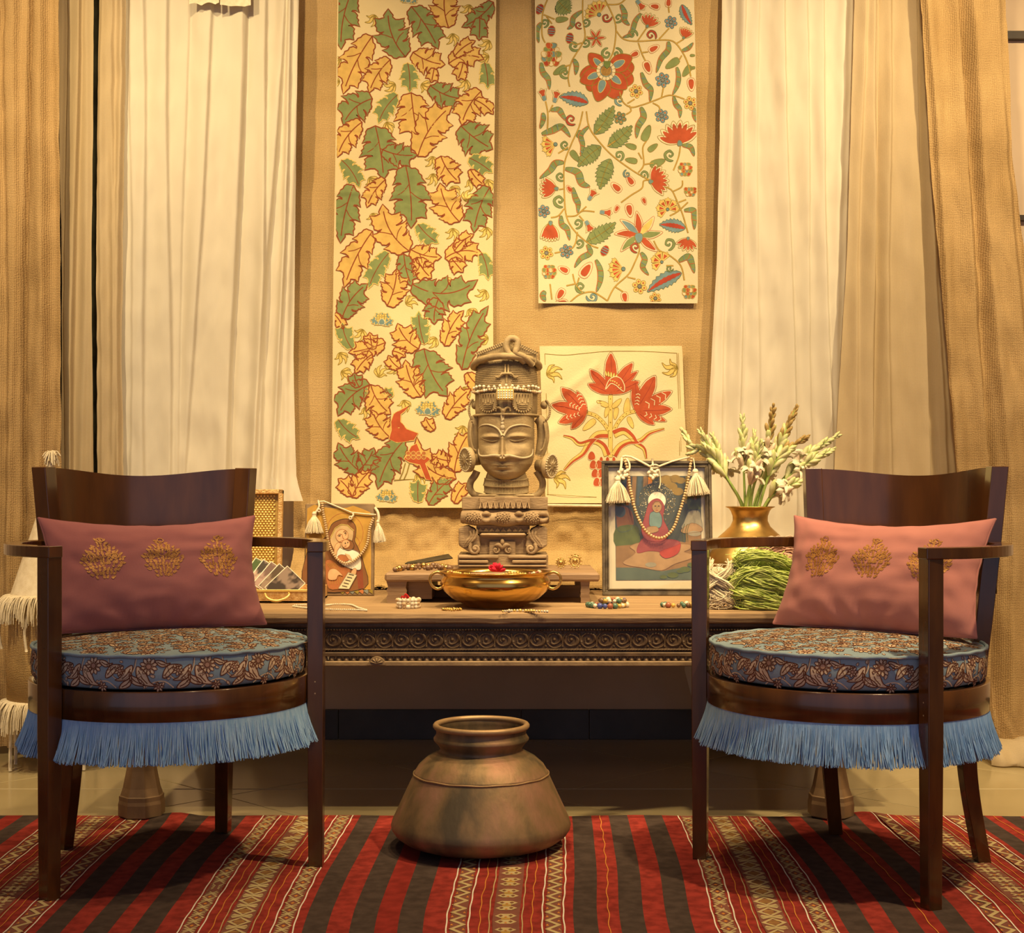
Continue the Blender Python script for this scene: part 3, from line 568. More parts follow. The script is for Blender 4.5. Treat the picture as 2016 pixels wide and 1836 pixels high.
for v in ([(830, -20), (930, 180), (965, 330), (940, 560), (880, 690)], [(600, -20), (600, 200), (625, 400), (590, 500), (480, 680), (440, 850), (455, 960)], [(970, 350), (1050, 440), (1200, 465), (1450, 450), (1600, 470), (1700, 590), (1760, 720), (1790, 850)],
          [(220, -20), (160, 150), (150, 380), (185, 480)], [(1005, 1020), (1040, 1130), (1130, 1190), (1250, 1165), (1400, 1110), (1560, 1055), (1720, 1095)], [(1110, 1170), (1130, 1230), (1075, 1270)], [(1370, 1140), (1440, 1180), (1450, 1240)], [(1465, 1090), (1490, 960)], [(1090, 1150), (1170, 1100)],
          [(600, 1230), (560, 1400), (470, 1600), (400, 1800), (395, 2060), (420, 2380), (520, 2560), (680, 2700), (770, 2740)], [(640, 1230), (670, 1400), (760, 1540), (900, 1700), (1050, 1820), (1200, 1920), (1340, 1990)], [(870, 1620), (960, 1560)], [(730, 1480), (800, 1420)],
          [(1340, 1990), (1270, 2000), (1250, 2080), (1130, 2160), (1020, 2240)], [(1210, 1910), (1270, 1820), (1260, 1640), (1300, 1560)], [(1270, 1820), (1380, 1800)], [(1210, 1690), (1250, 1760)], [(1500, 2060), (1580, 2100), (1640, 2220), (1700, 2360), (1740, 2500), (1760, 2570)], [(1600, 2110), (1690, 2060), (1700, 1990)], [(1660, 2230), (1740, 2200)],
          [(1210, 2680), (1220, 2770), (1170, 2900), (1100, 3030), (950, 3170), (870, 3320)], [(1380, 2660), (1440, 2760), (1560, 2820), (1680, 2930), (1720, 3090)], [(420, 2385), (520, 2380), (600, 2330), (730, 2340)], [(540, 2370), (640, 2280)], [(560, 2380), (610, 2440)], [(395, 2300), (330, 2380), (250, 2400)], [(540, 2560), (520, 2680), (460, 2750), (290, 2790)],
          [(440, 3350), (560, 3250), (700, 3220), (800, 3270), (870, 3320)], [(600, 3230), (520, 3130), (490, 3020)], [(520, 3130), (420, 3150)], [(530, 3160), (560, 3060)], [(1090, 3060), (1180, 3080)], [(960, 3170), (1040, 3220)], [(240, 3130), (260, 3300)], [(1680, 1570), (1660, 1720), (1600, 1880)], [(210, 1450), (215, 1260), (190, 1120)], [(230, 1240), (270, 1160)], [(440, 1620), (330, 1690)], [(170, 170), (290, 220)], [(200, 190), (260, 270)],
          [(590, 480), (520, 500), (470, 470)], [(640, 410), (690, 440)], [(1200, 465), (1300, 320)], [(1440, 440), (1550, 320)], [(1630, 490), (1710, 440)], [(1550, 150), (1540, 60)], [(1210, 480), (1250, 600), (1290, 680)], [(1250, 590), (1320, 580)], [(880, 60), (1000, 50), (1080, -10)], [(1690, 620), (1660, 670)], [(340, 2090), (400, 2080)], [(470, 720), (400, 740)], [(1760, 2230), (1650, 2330), (1560, 2380)], [(1600, 2930), (1520, 2930)]):
    vine(q2, Zs(v), 2.9)
# big red lotus
bx, by = Z2(855, 790)
for a, L, w, c in ((2.95, 52, .33, 1), (-.15, 56, .36, 1), (2.35, 52, .33, 0), (.38, 58, .33, 0), (1.15, 60, .33, 0)):
    q2.shape(tf(sp2([(0, .1), (.5, w), (.85, w * .7), (1, 0), (.85, -w * .7), (.5, -w)], 4, True), bx, by, a, L), 'red', 'olive', 1.2)
for a, L in ((-2.35, 48), (-.5, 58), (2.75, 55), (1.85, 62), (.72, 54)):
    q2.shape(tf(sp2([(.1, .1), (.5, .3), (.8, .2), (1, 0), (.8, -.22), (.5, -.3), (.1, -.1)], 4, True), bx, by, a, L), 'red', 'olive', 1.3, 3)
    q2.shape(tf(drop(.42, .12), bx + cos(a) * L * .3, by + sin(a) * L * .3, a, L), 'blue', 'yellow', 1.0, 5)
for k in range(14):
    a = k * 2 * pi / 14; q2.shape(tf([(-.5, -.42), (.5, -.5), (.5, .5), (-.5, .42)], bx + cos(a) * 15, by + sin(a) * 15, a, 7.2), 'cream', 'olive', .7, 7)
q2.shape(tf([(cos(t), sin(t)) for t in [k * pi / 6 for k in range(12)]], bx, by, 0, 11.5), 'vine', 'teal', 1.6, 8)
for k in range(-3, 4): q2.stroke([(bx + k * 3, by - 8), (bx + k * 3 + 3, by + 8)], .8, 'brown', 10); q2.stroke([(bx - 9, by + k * 2.8), (bx + 9, by + k * 2.8)], .6, 'brown', 10)
q2.shape(tf([(-.9, -.8), (.9, -.8), (.7, .4), (0, 1), (-.7, .4)], bx + 2, by - 12, 0, 8), 'green2', 'pine', .8, 11)
# lotuses, tulips, fans, rosettes, buds
for x, y, a, L, n, sp_ in ((1670, 1580, -1.75, 46, 8, 2.3), (1310, 300, -1.2, 27, 6, 1.7), (1710, 425, -1.2, 22, 6, 1.4), (1350, 2005, -.25, 37, 8, 2.1), (310, 2080, 3.2, 34, 6, 1.3), (245, 2460, 1.6, 37, 7, 1.0), (1760, 2630, 1.75, 27, 6, 1.9), (745, 430, -.6, 20, 6, 5.2)): tulip(q2, *Z2(x, y), a, L, n, spread=sp_)
for a, f in ((-1.62, 'red'), (-.85, 'yellow'), (-2.4, 'blue'), (-.1, 'green'), (.75, 'red'), (-3.05, 'red'), (2.45, 'green')):
    X, Yp = Z2(1215, 2600); q = sp2([(.05, .05), (.45, .2), (.8, .12), (1.05, -.05), (.75, -.12), (.4, -.15)], 4, True)
    q2.shape(tf(q, X, Yp, a, 46), 'cream', 'rust', .9, 1); q2.fill(tf(tf(q, .05, 0, 0, .85, .72), X, Yp, a, 46), f, 3)
q2.shape(tf(drop(1, .4), *Z2(1215, 2575), pi / 2, 20), 'blue', 'olive', 1, 5)
for x, y, a, L, n, sp_ in ((1045, 2970, 3.05, 31, 5, 2.1), (1535, 2310, -1.9, 24, 6, 4.4), (1470, 2890, -2.4, 23, 4, 3.6), (780, 170, -2.2, 30, 6, 2.6), (300, 1590, 2.9, 30, 4, 1.9)): fanflower(q2, *Z2(x, y), a, L, n, sp_)
for x, y, r, c in ((1570, 255, 13, 'blue'), (1480, 890, 15, 'blue'), (1185, 1015, 14, 'yellow'), (1010, 1310, 13, 'green'), (1470, 1280, 14, 'blue'), (1785, 1140, 14, 'yellow'), (170, 2330, 13, 'blue'), (200, 2790, 14, 'yellow'), (420, 2770, 14, 'blue'), (1225, 3160, 15, 'yellow'), (1400, 3290, 12, 'yellow')): rosette(q2, *Z2(x, y), r, c, 'olive' if c == 'yellow' else 'navy')
for x, y, a, L in ((1450, 90, 3.3, 22), (1540, 90, -1.5, 22), (1220, 585, 2.7, 22), (1325, 575, -.5, 24), (1285, 680, 1.2, 28), (1790, 860, 1.5, 27), (1160, 2050, -2.2, 24), (1020, 2120, -2.4, 26), (990, 2270, 2.0, 16), (1100, 2250, 1.4, 28), (1260, 2180, 1.2, 16), (450, 3000, -2.7, 24), (580, 3060, -.95, 36), (390, 3180, 2.1, 27), (1050, 3220, 1.4, 24), (440, 3340, 3.2, 25), (480, 2120, -2.2, 17)): bud(q2, *Z2(x, y), a, L)
for b, t, w in (((330, 16), (460, 140), 18), ((730, 1480), (940, 1175), 15), ((880, 1620), (1140, 1395), 15), ((800, 1620), (550, 1835), 16), ((905, 1760), (790, 2090), 16), ((640, 2670), (960, 2460), 15)): serrated(q2, Z2(*b), Z2(*t), w, .08, 9)
for b, t, w in (((660, 1140), (345, 1070), 14), ((1730, 2520), (1445, 2480), 13), ((1690, 3010), (1310, 3220), 14), ((1690, 60), (1800, 280), 10)): serrated(q2, Z2(*b), Z2(*t), w, .1, 8, 'blue', 'pine', 'red2')
for b, t in (((420, 740), (275, 825)), ((1660, 660), (1510, 760)), ((1790, 730), (1700, 850)), ((1265, 1560), (1340, 1385)), ((1190, 1640), (1065, 1600)), ((1320, 1670), (1425, 1590)), ((1200, 1790), (1065, 1765)), ((1340, 1830), (1510, 1765)), ((470, 1660), (560, 1780)), ((1780, 620), (1840, 620)), ((1780, 760), (1850, 750)), ((300, 230), (440, 215))):
    p, r = Z2(*b), Z2(*t); d = Vector(r) - Vector(p); q2.shape(tf(drop(1, .24), *p, atan2(d.y, d.x), d.length), 'green', 'olive', .9)
for pts, w in (([(590, 130), (500, 200), (480, 290), (430, 330)], 6), ([(1020, 60), (1060, 150), (1060, 230), (1115, 285)], 7), ([(1240, 160), (1180, 240), (1130, 380), (1040, 420)], 6), ([(140, 260), (95, 350), (115, 480)], 6), ([(140, 700), (160, 800), (220, 880), (232, 990)], 7), ([(1540, 470), (1540, 560), (1460, 660), (1410, 810)], 7), ([(1245, 810), (1290, 930), (1350, 1000), (1340, 1125)], 7), ([(1635, 750), (1655, 850), (1640, 950), (1590, 1050)], 6), ([(1600, 1070), (1625, 1150), (1670, 1210), (1672, 1300)], 6),
               ([(1240, 1190), (1270, 1290), (1210, 1400), (1190, 1530)], 8), ([(250, 1220), (330, 1210), (370, 1260), (415, 1330)], 7), ([(150, 1480), (260, 1440), (370, 1400), (465, 1510)], 8), ([(660, 1400), (580, 1490), (600, 1600), (580, 1720)], 6), ([(390, 1790), (300, 1800), (240, 1880), (125, 1970)], 8), ([(410, 1860), (540, 1900), (590, 2020), (680, 2060)], 9), ([(490, 2070), (520, 2180), (550, 2250), (545, 2350)], 7), ([(360, 2380), (370, 2470), (430, 2530), (455, 2650)], 7), ([(650, 2700), (680, 2790), (580, 2850), (510, 2950)], 7),
               ([(745, 2870), (790, 2980), (790, 3100), (750, 3220)], 7), ([(1240, 2790), (1280, 2860), (1260, 2950), (1325, 3035)], 7), ([(1720, 2320), (1820, 2320), (1830, 2420), (1830, 2530)], 7), ([(1660, 2880), (1760, 2830), (1800, 2900), (1830, 3010)], 8), ([(185, 3210), (160, 3260), (190, 3320)], 7), ([(1830, 1190), (1830, 1270), (1860, 1350)], 5), ([(160, 1250), (165, 1320), (130, 1420)], 6), ([(1700, 1600), (1790, 1620), (1830, 1720)], 6), ([(1690, 570), (1760, 540), (1815, 480)], 5), ([(500, 660), (530, 730), (520, 830)], 6)): wavy(q2, Zs(pts), w * .8)
for x, y, a, s, f, fl in ((880, 540, 3.0, 15, 'green', -1), (960, 540, .1, 15, 'green', 1), (610, 300, .1, 12, 'green', -1), (590, 320, 2.8, 11, 'red2', 1), (960, 250, .2, 13, 'green', -1), (920, 190, 1.8, 14, 'red2', 1), (1200, 410, -1.6, 14, 'green', -1), (1400, 440, -1.3, 15, 'red2', -1), (560, 550, 2.6, 15, 'green', 1), (600, 520, .3, 12, 'green', -1), (440, 860, 2.9, 15, 'green', 1), (170, 310, -.2, 12, 'green', -1), (1030, 1170, 3.1, 14, 'blue', 1), (520, 1370, 2.8, 16, 'red2', 1), (580, 1440, 2.9, 11, 'green', -1), (440, 1640, 2.9, 13, 'green', 1), (1010, 1780, -.6, 14, 'green', -1), (1080, 1880, 2.6, 11, 'blue', -1), (1310, 1970, -1.2, 12, 'green', -1), (1600, 1770, 3, 17, 'green', 1), (390, 1990, 2.9, 13, 'green', 1), (385, 2280, 3.0, 18, 'green', 1), (520, 2520, .0, 14, 'green', -1), (530, 2730, .2, 13, 'green', -1), (1540, 2760, -.3, 17, 'green', -1), (1200, 2790, 3.2, 15, 'red2', 1), (620, 3220, 2.9, 16, 'green', 1), (640, 3260, 1.4, 16, 'blue', -1), (1600, 2960, 2, 10, 'green', 1)): curl(q2, *Z2(x, y), a, s, f, fl)
for X, Yp, n, s in ((260, 600, 5, 1), (1735, 1860, 4, .7), (235, 2990, 4, .7), (1790, 2110, 3, .6), (1780, 3210, 4, .7)):   # scale-like blossoms
    x0, y0 = Z2(X, Yp)
    for r in range(n):
        nc = (2, 3, 4, 4, 3)[r + 5 - n]
        for c in range(nc):
            q2.shape(tf(drop(1, .55), x0 + (c - (nc - 1) / 2) * 9 * s, y0 + (r - n / 2) * 8.5 * s, pi / 2 + .2, 12 * s), ('red', 'teal', 'green', 'red2', 'cream')[(r * 2 + c) % 5], 'vine', 1, 1 + 2 * (n - r) % 8)
for x, y, a in ((670, 2200, -1.0), (800, 2345, .1), (640, 2450, 1.1), (180, 1100, -1.9), (290, 1120, -1.3), (1200, 20, .9)):
    X, Yp = Z2(x, y); q2.shape(tf([(0, -.18), (.5, -.25), (.85, -.5), (.8, -.2), (1, 0), (.8, .2), (.85, .5), (.5, .25), (0, .18)], X, Yp, a, 23), 'cream', 'olive', .9); q2.fill(tf([(.1, -.1), (.5, -.16), (.74, -.3), (.85, 0), (.74, .3), (.5, .16), (.1, .1)], X, Yp, a, 23), 'red', 3); q2.fill(tf([(-.1, -.14), (.3, -.16), (.3, .16), (-.1, .14)], X, Yp, a, 23), 'blue', 4)
for x, y, a in ((455, 430, .2), (125, 110, .5), (255, 350, .1), (840, 2770, 3.6)):
    X, Yp = Z2(x, y); q2.shape(tf([(cos(t) * .7, sin(t)) for t in [k * pi / 5 for k in range(10)]], X, Yp, a, 11), 'maroon', 'vine', 1, 1)
    for k in (-.4, .05, .45): q2.stroke(tf([(-.6, k), (.6, k)], X, Yp, a, 11), 2, 'teal', 3)
q2.build('printed_flowers', h2, 'red, green and blue painted flower and vine print')

# --- square cloth with three red blossoms
def rip3(px, py):
    d = .004 + .004 * noise.noise((px / 60, py / 70, 1)) + .002 * sin((px + py) / 26)
    if px < 1180: d += .005 * exp(-((px * .6 + py - 1500) / 14) ** 2) + .004 * exp(-((px * .8 + py - 1660) / 10) ** 2)
    return d + .010 * max(0, (py - 940) / 50)
h3, at3 = hanging('printed_cloth', 'small square cloth printed with three red blossoms on one stem', 4.430,
                  [(681, 1062, 1342), (700, 1063, 1344), (800, 1066, 1347), (900, 1070, 1352), (990, 1074, 1354)], M['canvas3'], rip3, 60, 60)
q3 = Print(lambda x, y, h: at3(x, min(y, 988), h + .0004))
def Z3(x, y): return (1050 + x / 5.246, 660 + y / 5.246)
def Zt(pts): return [Z3(*p) for p in pts]
q3.stroke(Zt(sp2([(115, 190), (310, 205), (500, 190), (780, 165), (1100, 165), (1480, 185)])), .9, 'olive'); q3.stroke(Zt([(1480, 185), (1500, 700), (1510, 1240)]), .9, 'olive'); q3.stroke(Zt([(1495, 185), (1518, 700), (1525, 1200)]), .7, 'olive'); q3.stroke(Zt([(118, 190), (135, 700), (150, 1650)]), .9, 'olive'); q3.stroke(Zt([(140, 1640), (650, 1670)]), .9, 'olive')
for x, y, a in ((135, 400, -.2), (1490, 330, 2.9), (215, 1460, .3)): sprout(q3, *Z3(x, y), a, 30, 'yellow', 'olive')
def stem3(pts, w):
    q = [Vector(p) for p in Zt(sp2(pts, 5))]; q3.stroke([tuple(p) for p in q], w, 'olive', 1); q3.stroke([tuple(p) for p in q], w - 1.6, 'yellow', 2)
    for i in range(1, len(q), 2): q3.fill(tf([(cos(t), sin(t)) for t in [k * pi / 3 for k in range(6)]], *q[i], 0, 1.4), 'olive', 3)
stem3([(795, 620), (795, 900), (795, 1260)], 9); stem3([(545, 800), (640, 830), (720, 900), (780, 985)], 8); stem3([(1060, 780), (960, 810), (880, 890), (830, 985)], 8)
def ribbon3(pts, w, lo='yellow', up='red'):
    q = [Vector(p) for p in Zt(sp2(pts, 6))]; n = len(q); A = []; B = []
    for i, p in enumerate(q):
        d = (q[min(i + 1, n - 1)] - q[max(0, i - 1)]).normalized(); m = Vector((-d.y, d.x)); k = w * (1 - .9 * i / (n - 1)) ** .6; A.append(p + m * k); B.append(p - m * k)
    q3.shape([tuple(p) for p in A] + [tuple(p) for p in reversed(q)], lo, 'olive', .8, 1); q3.fill([tuple(p) for p in B] + [tuple(p) for p in reversed(q)], up, 3); q3.stroke([tuple(p) for p in B], .9, 'cream', 4)
ribbon3([(770, 1020), (660, 1030), (580, 1110), (510, 1220), (400, 1300), (318, 1390)], 8, 'yellow', 'red'); ribbon3([(765, 1240), (720, 1140), (620, 1090), (480, 1120), (400, 1060), (310, 1035)], -7)
ribbon3([(830, 1020), (930, 985), (1010, 1040), (1060, 1110), (1140, 1170), (1165, 1270)], 8); ribbon3([(830, 1240), (890, 1150), (980, 1100), (1100, 1090), (1200, 1010), (1350, 965)], -7)
for b, t in (((775, 730), (650, 680)), ((770, 740), (740, 850)), ((815, 750), (910, 655)), ((860, 740), (840, 870)), ((960, 815), (975, 645)), ((980, 840), (1030, 960)), ((640, 870), (510, 980))):
    p, r = Z3(*b), Z3(*t); d = Vector(r) - Vector(p); q3.shape(tf(drop(1, .2), *p, atan2(d.y, d.x), d.length), 'yellow', 'olive', .8)
def bloom(x, y, a, petals, S):
    X, Yp = Z3(x, y)
    for da, L, w, st in petals:
        q = sp2([(0, w * .3), (.35, w), (.7, w * .9), (.86, w * .55), (1, 0), (.86, -w * .6), (.7, -w * .9), (.35, -w), (0, -w * .3)], 3, True)
        q3.shape(tf(q, X, Yp, a + da, L * S), 'cream', 'brown', .9, 1); q3.fill(tf(tf(q, .03, 0, 0, .93, .84), X, Yp, a + da, L * S), 'red', 3)
        if st:
            for k in range(4): q3.stroke(tf([(.3 + .15 * k, -w * .6), (.36 + .15 * k, 0), (.3 + .15 * k, w * .6)], X, Yp, a + da, L * S), 1.6, 'cream', 5)
        else: q3.stroke(tf([(.2, 0), (.6, w * .1), (.9, 0)], X, Yp, a + da, L * S), .7, 'maroon', 5)
bloom(800, 600, -pi / 2, ((-1.18, 50, .19, 0), (1.18, 62, .17, 0), (-.72, 64, .17, 0), (.88, 70, .12, 0), (.62, 76, .16, 0), (0, 82, .165, 0)), 1)
X, Yp = Z3(850, 500); q3.shape(tf(sp2([(-1, .55), (-.7, -.3), (-.1, -.7), (.5, -.5), (.85, .2), (.8, .75), (.4, .5), (0, .15), (-.5, 0)], 4, True), X, Yp, 0, 20), 'red', 'cream', 1.6, 6)
for k in range(6): q3.fill(tf([(cos(t), sin(t)) for t in [j * pi / 3 for j in range(6)]], X - 10 + 4 * k, Yp - 6 + (k * k) * .55, 0, 1.6), 'yellow', 8)
for k in range(5): q3.shape(tf(drop(1, .18), *Z3(780 + 22 * (k - 1), 420 + 8 * k), -pi / 2 - .3 + .16 * k, 11), 'yellow', 'olive', .6, 6)
bloom(545, 790, pi + .15, ((-1.0, 46, .20, 0), (-.52, 60, .19, 0), (1.0, 46, .17, 1), (.62, 70, .19, 0), (.05, 72, .19, 0), (.3, 44, .16, 1), (-.45, 50, .13, 1)), 1)
bloom(1060, 780, -.45, ((-1.15, 60, .17, 0), (-.62, 80, .19, 0), (1.1, 46, .19, 0), (.40, 72, .17, 0), (-.05, 82, .15, 1), (.78, 64, .12, 1), (-1.0, 42, .17, 1)), 1)
for k in range(4):
    for j in range(3 - abs(k - 1)): q3.shape(tf(drop(1, .42), *Z3(655 + j * 60 - k * 18, 1560 - k * 90), -pi / 2, 18), 'red', 'cream', 1, 1 + k)
for k in range(3): q3.shape(tf(drop(1, .4), *Z3(700 + 65 * k, 1300), -pi / 2, 9), 'red', 'cream', .8, 6)
q3.build('printed_blossoms', h3, 'red painted blossom print')
# a pale wooden rod showing under the square cloth
o = MB().tube([at3(1064, 994, .012), at3(1340, 997, .012)], .0045, 8).build('cloth_rod', M['cream']); tag(o, 'pale thin rod under the square blossom cloth', 'rod')

# ------------------------------------------------------------------ striped rug
RM = [cloth('rug_red', (.275, .034, .026), .25, 45), cloth('rug_brown', (.066, .046, .039), .2, 40), cloth('rug_red_dark', (.24, .026, .020), .2, 30)]
RB, RF = 3.462, 1.75
def rug_at(u, v, h=0):
    x = u + .007 * sin(v * 4.1 + u * 2.3) + .010 * noise.noise((u * 1.7, v * 2.2, 3)) + (v - 2.6) * .018 * exp(-((u - .2) / .3) ** 2)
    y = v + (.010 * noise.noise((u * 5, 1, 7)) + .006 * sin(u * 9)) * max(0, (v - 3.2) / .26)
    z = .0065 + .0035 * noise.noise((u * 3.5, v * 3.5, 9)) + .0012 * noise.noise((u * 14, v * 9, 2))
    for lx in (-.885, .762): z += .010 * exp(-((x - lx - .085) / .05) ** 2 - ((y - 3.46) / .06) ** 2)
    return Vector((x, y, max(.003, z) + h))
PER, C0 = .485, -.004
cols = []
for k in range(-4, 5):
    c = C0 + PER * k
    for a, b, m in ((-.1225, .1225, 0), (.1225, .1665, 1), (.1665, .2075, 0), (.2075, .2525, 1), (.2525, .2935, 2 if k % 2 else 0), (.2935, .3385, 1), (.3385, .3625, 0)): cols.append((c + a, c + b, m))
cols = [(a, b, m) for a, b, m in cols if b > -1.85 and a < 1.85]
us = []; cm = []
for a, b, m in cols:
    n = max(2, int((b - a) / .02)); us += [a + (b - a) * i / n for i in range(n)]; cm += [m] * n
us.append(cols[-1][1]); NV = 110
mb = MB(); nu = len(us) - 1
mb.grid(lambda a, b: rug_at(us[int(round(a * nu))], lerp(RF, RB, b)), nu, NV, mfn=lambda i, j: cm[i])
n0 = len(mb.v)
edge = [rug_at(u, RB) for u in us]; mb.add(edge + [Vector((p.x, p.y + .001, .0005)) for p in edge], [(i, i + nu + 1, i + nu + 2, i + 1) for i in range(nu)], 1, True)
rug = mb.build('flatwoven_rug', RM); tag(rug, 'red and brown striped flatwoven rug under the chairs and pot', 'rug')
rp = Print(lambda u, v, h: rug_at(u, v, h + .0008), thr=.03, step=.0003)
def vline(u, w, m, wob=.0007, lay=1, v0=2.35):
    rp.stroke([(u + wob * sin(v * 60 + u * 99) + wob * .7 * sin(v * 23 + u * 50), v) for v in [v0 + (RB - .004 - v0) * i / 90 for i in range(91)]], w, m, lay)
for k in range(-3, 4):
    c = C0 + PER * k; kind = abs(k) % 4; kind = {0: 'eye', 1: 'hook', 2: 'ladder', 3: 'hook'}[kind]
    for s in (-1, 1):
        vline(c + s * .105, .0026, 'white'); vline(c + s * .066, .0026, 'white'); vline(c + s * .047, .0018, 'orange', .0012); vline(c + s * .030, .0020, 'stripe')
        w0 = c + s * .0855
        rp.fill([(w0 - .014, 2.35), (w0 + .014, 2.35), (w0 + .014, RB - .006), (w0 - .014, RB - .006)], 'wine', 1)
        v = 2.36 + .013 * (k % 3)
        if kind == 'hook':
            while v < RB - .06:
                rp.stroke([(w0, v), (w0 + .0135, v + .019), (w0, v + .038), (w0 - .0135, v + .019)], .0046, 'stripe', 3, closed=True); rp.fill([(w0, v + .013), (w0 + .004, v + .019), (w0, v + .025), (w0 - .004, v + .019)], 'orange', 2)
                rp.stroke([(w0 - .011, v + .034), (w0 + .011, v + .050)], .0042, 'stripe', 3); rp.stroke([(w0 + .011, v + .034), (w0 - .011, v + .050)], .0042, 'stripe', 3); v += .046
        else:
            z = []; i = 0
            while v < RB - .03: z.append((w0 + (.0105 if i % 2 else -.0105), v)); i += 1; v += .026
            rp.stroke(z, .0100, 'stripe', 3)
            for j, (x, y) in enumerate(z): rp.fill([(2 * w0 - x - .003, y - .005), (2 * w0 - x + .003, y - .005), (2 * w0 - x, y + .006)], 'orange', 2)
    rp.fill([(c - .024, 2.35), (c + .024, 2.35), (c + .024, RB - .006), (c - .024, RB - .006)], 'wine', 1)
    v = 2.37 + .02 * (k % 2)
    while v < RB - .07:
        if kind == 'eye':
            for dv in (0, .034):
                rp.fill([(c - .020, v + dv), (c - .010, v + dv - .012), (c + .010, v + dv - .012), (c + .020, v + dv), (c + .010, v + dv + .012), (c - .010, v + dv + .012)], 'stripe', 2)
                for s in (-1, 1): rp.fill([(c + s * .009 - .004, v + dv), (c + s * .009, v + dv - .006), (c + s * .009 + .004, v + dv), (c + s * .009, v + dv + .006)], 'brown', 4)
                rp.fill([(c - .003, v + dv - .010), (c + .003, v + dv - .010), (c, v + dv - .003)], 'orange', 4)
            rp.fill([(c - .008, v + .012), (c + .008, v + .012), (c - .008, v + .022), (c + .008, v + .022)][:2] + [(c + .008, v + .022), (c - .008, v + .022)], 'amber', 3); v += .082
        elif kind == 'hook':
            rp.stroke([(c, v - .002), (c + .019, v + .022), (c, v + .046), (c - .019, v + .022)], .0085, 'stripe', 3, closed=True)
            for s in (-1, 0, 1): rp.stroke([(c - .010, v + .022 + s * .009), (c + .010, v + .022 + s * .009)], .004, 'amber', 2)
            rp.stroke([(c - .018, v + .046), (c + .018, v + .066)], .007, 'stripe', 3); rp.stroke([(c + .018, v + .046), (c - .018, v + .066)], .007, 'stripe', 3)
            rp.stroke([(c - .020, v + .052), (c - .009, v + .056), (c - .020, v + .060)], .004, 'stripe', 3); rp.stroke([(c + .020, v + .052), (c + .009, v + .056), (c + .020, v + .060)], .004, 'stripe', 3); v += .066
        else:
            for s in (-1, 1): rp.stroke([(c + s * .007, v), (c + s * .007, v + .040)], .007, 'stripe', 3)
            rp.stroke([(c - .021, v + .010), (c + .021, v + .010)], .006, 'stripe', 3); rp.stroke([(c - .021, v + .030), (c + .021, v + .030)], .006, 'stripe', 3)
            for s in (-1, 1): rp.stroke([(c + s * .013, v + .048), (c + s * .004, v + .056), (c + s * .013, v + .064)], .006, 'stripe', 3)
            rp.fill([(c - .004, v + .055), (c, v + .050), (c + .004, v + .055), (c, v + .060)], 'orange', 2); v += .072
for k in range(-4, 5):
    for off in (.187, .273):
        if (k + (off > .2)) % 2 == 0 and k >= 0: vline(C0 + PER * k + off, .0018, 'orange', .0014)
rp.build('woven_motifs', rug, 'cream zigzag, diamond and hooked motifs')

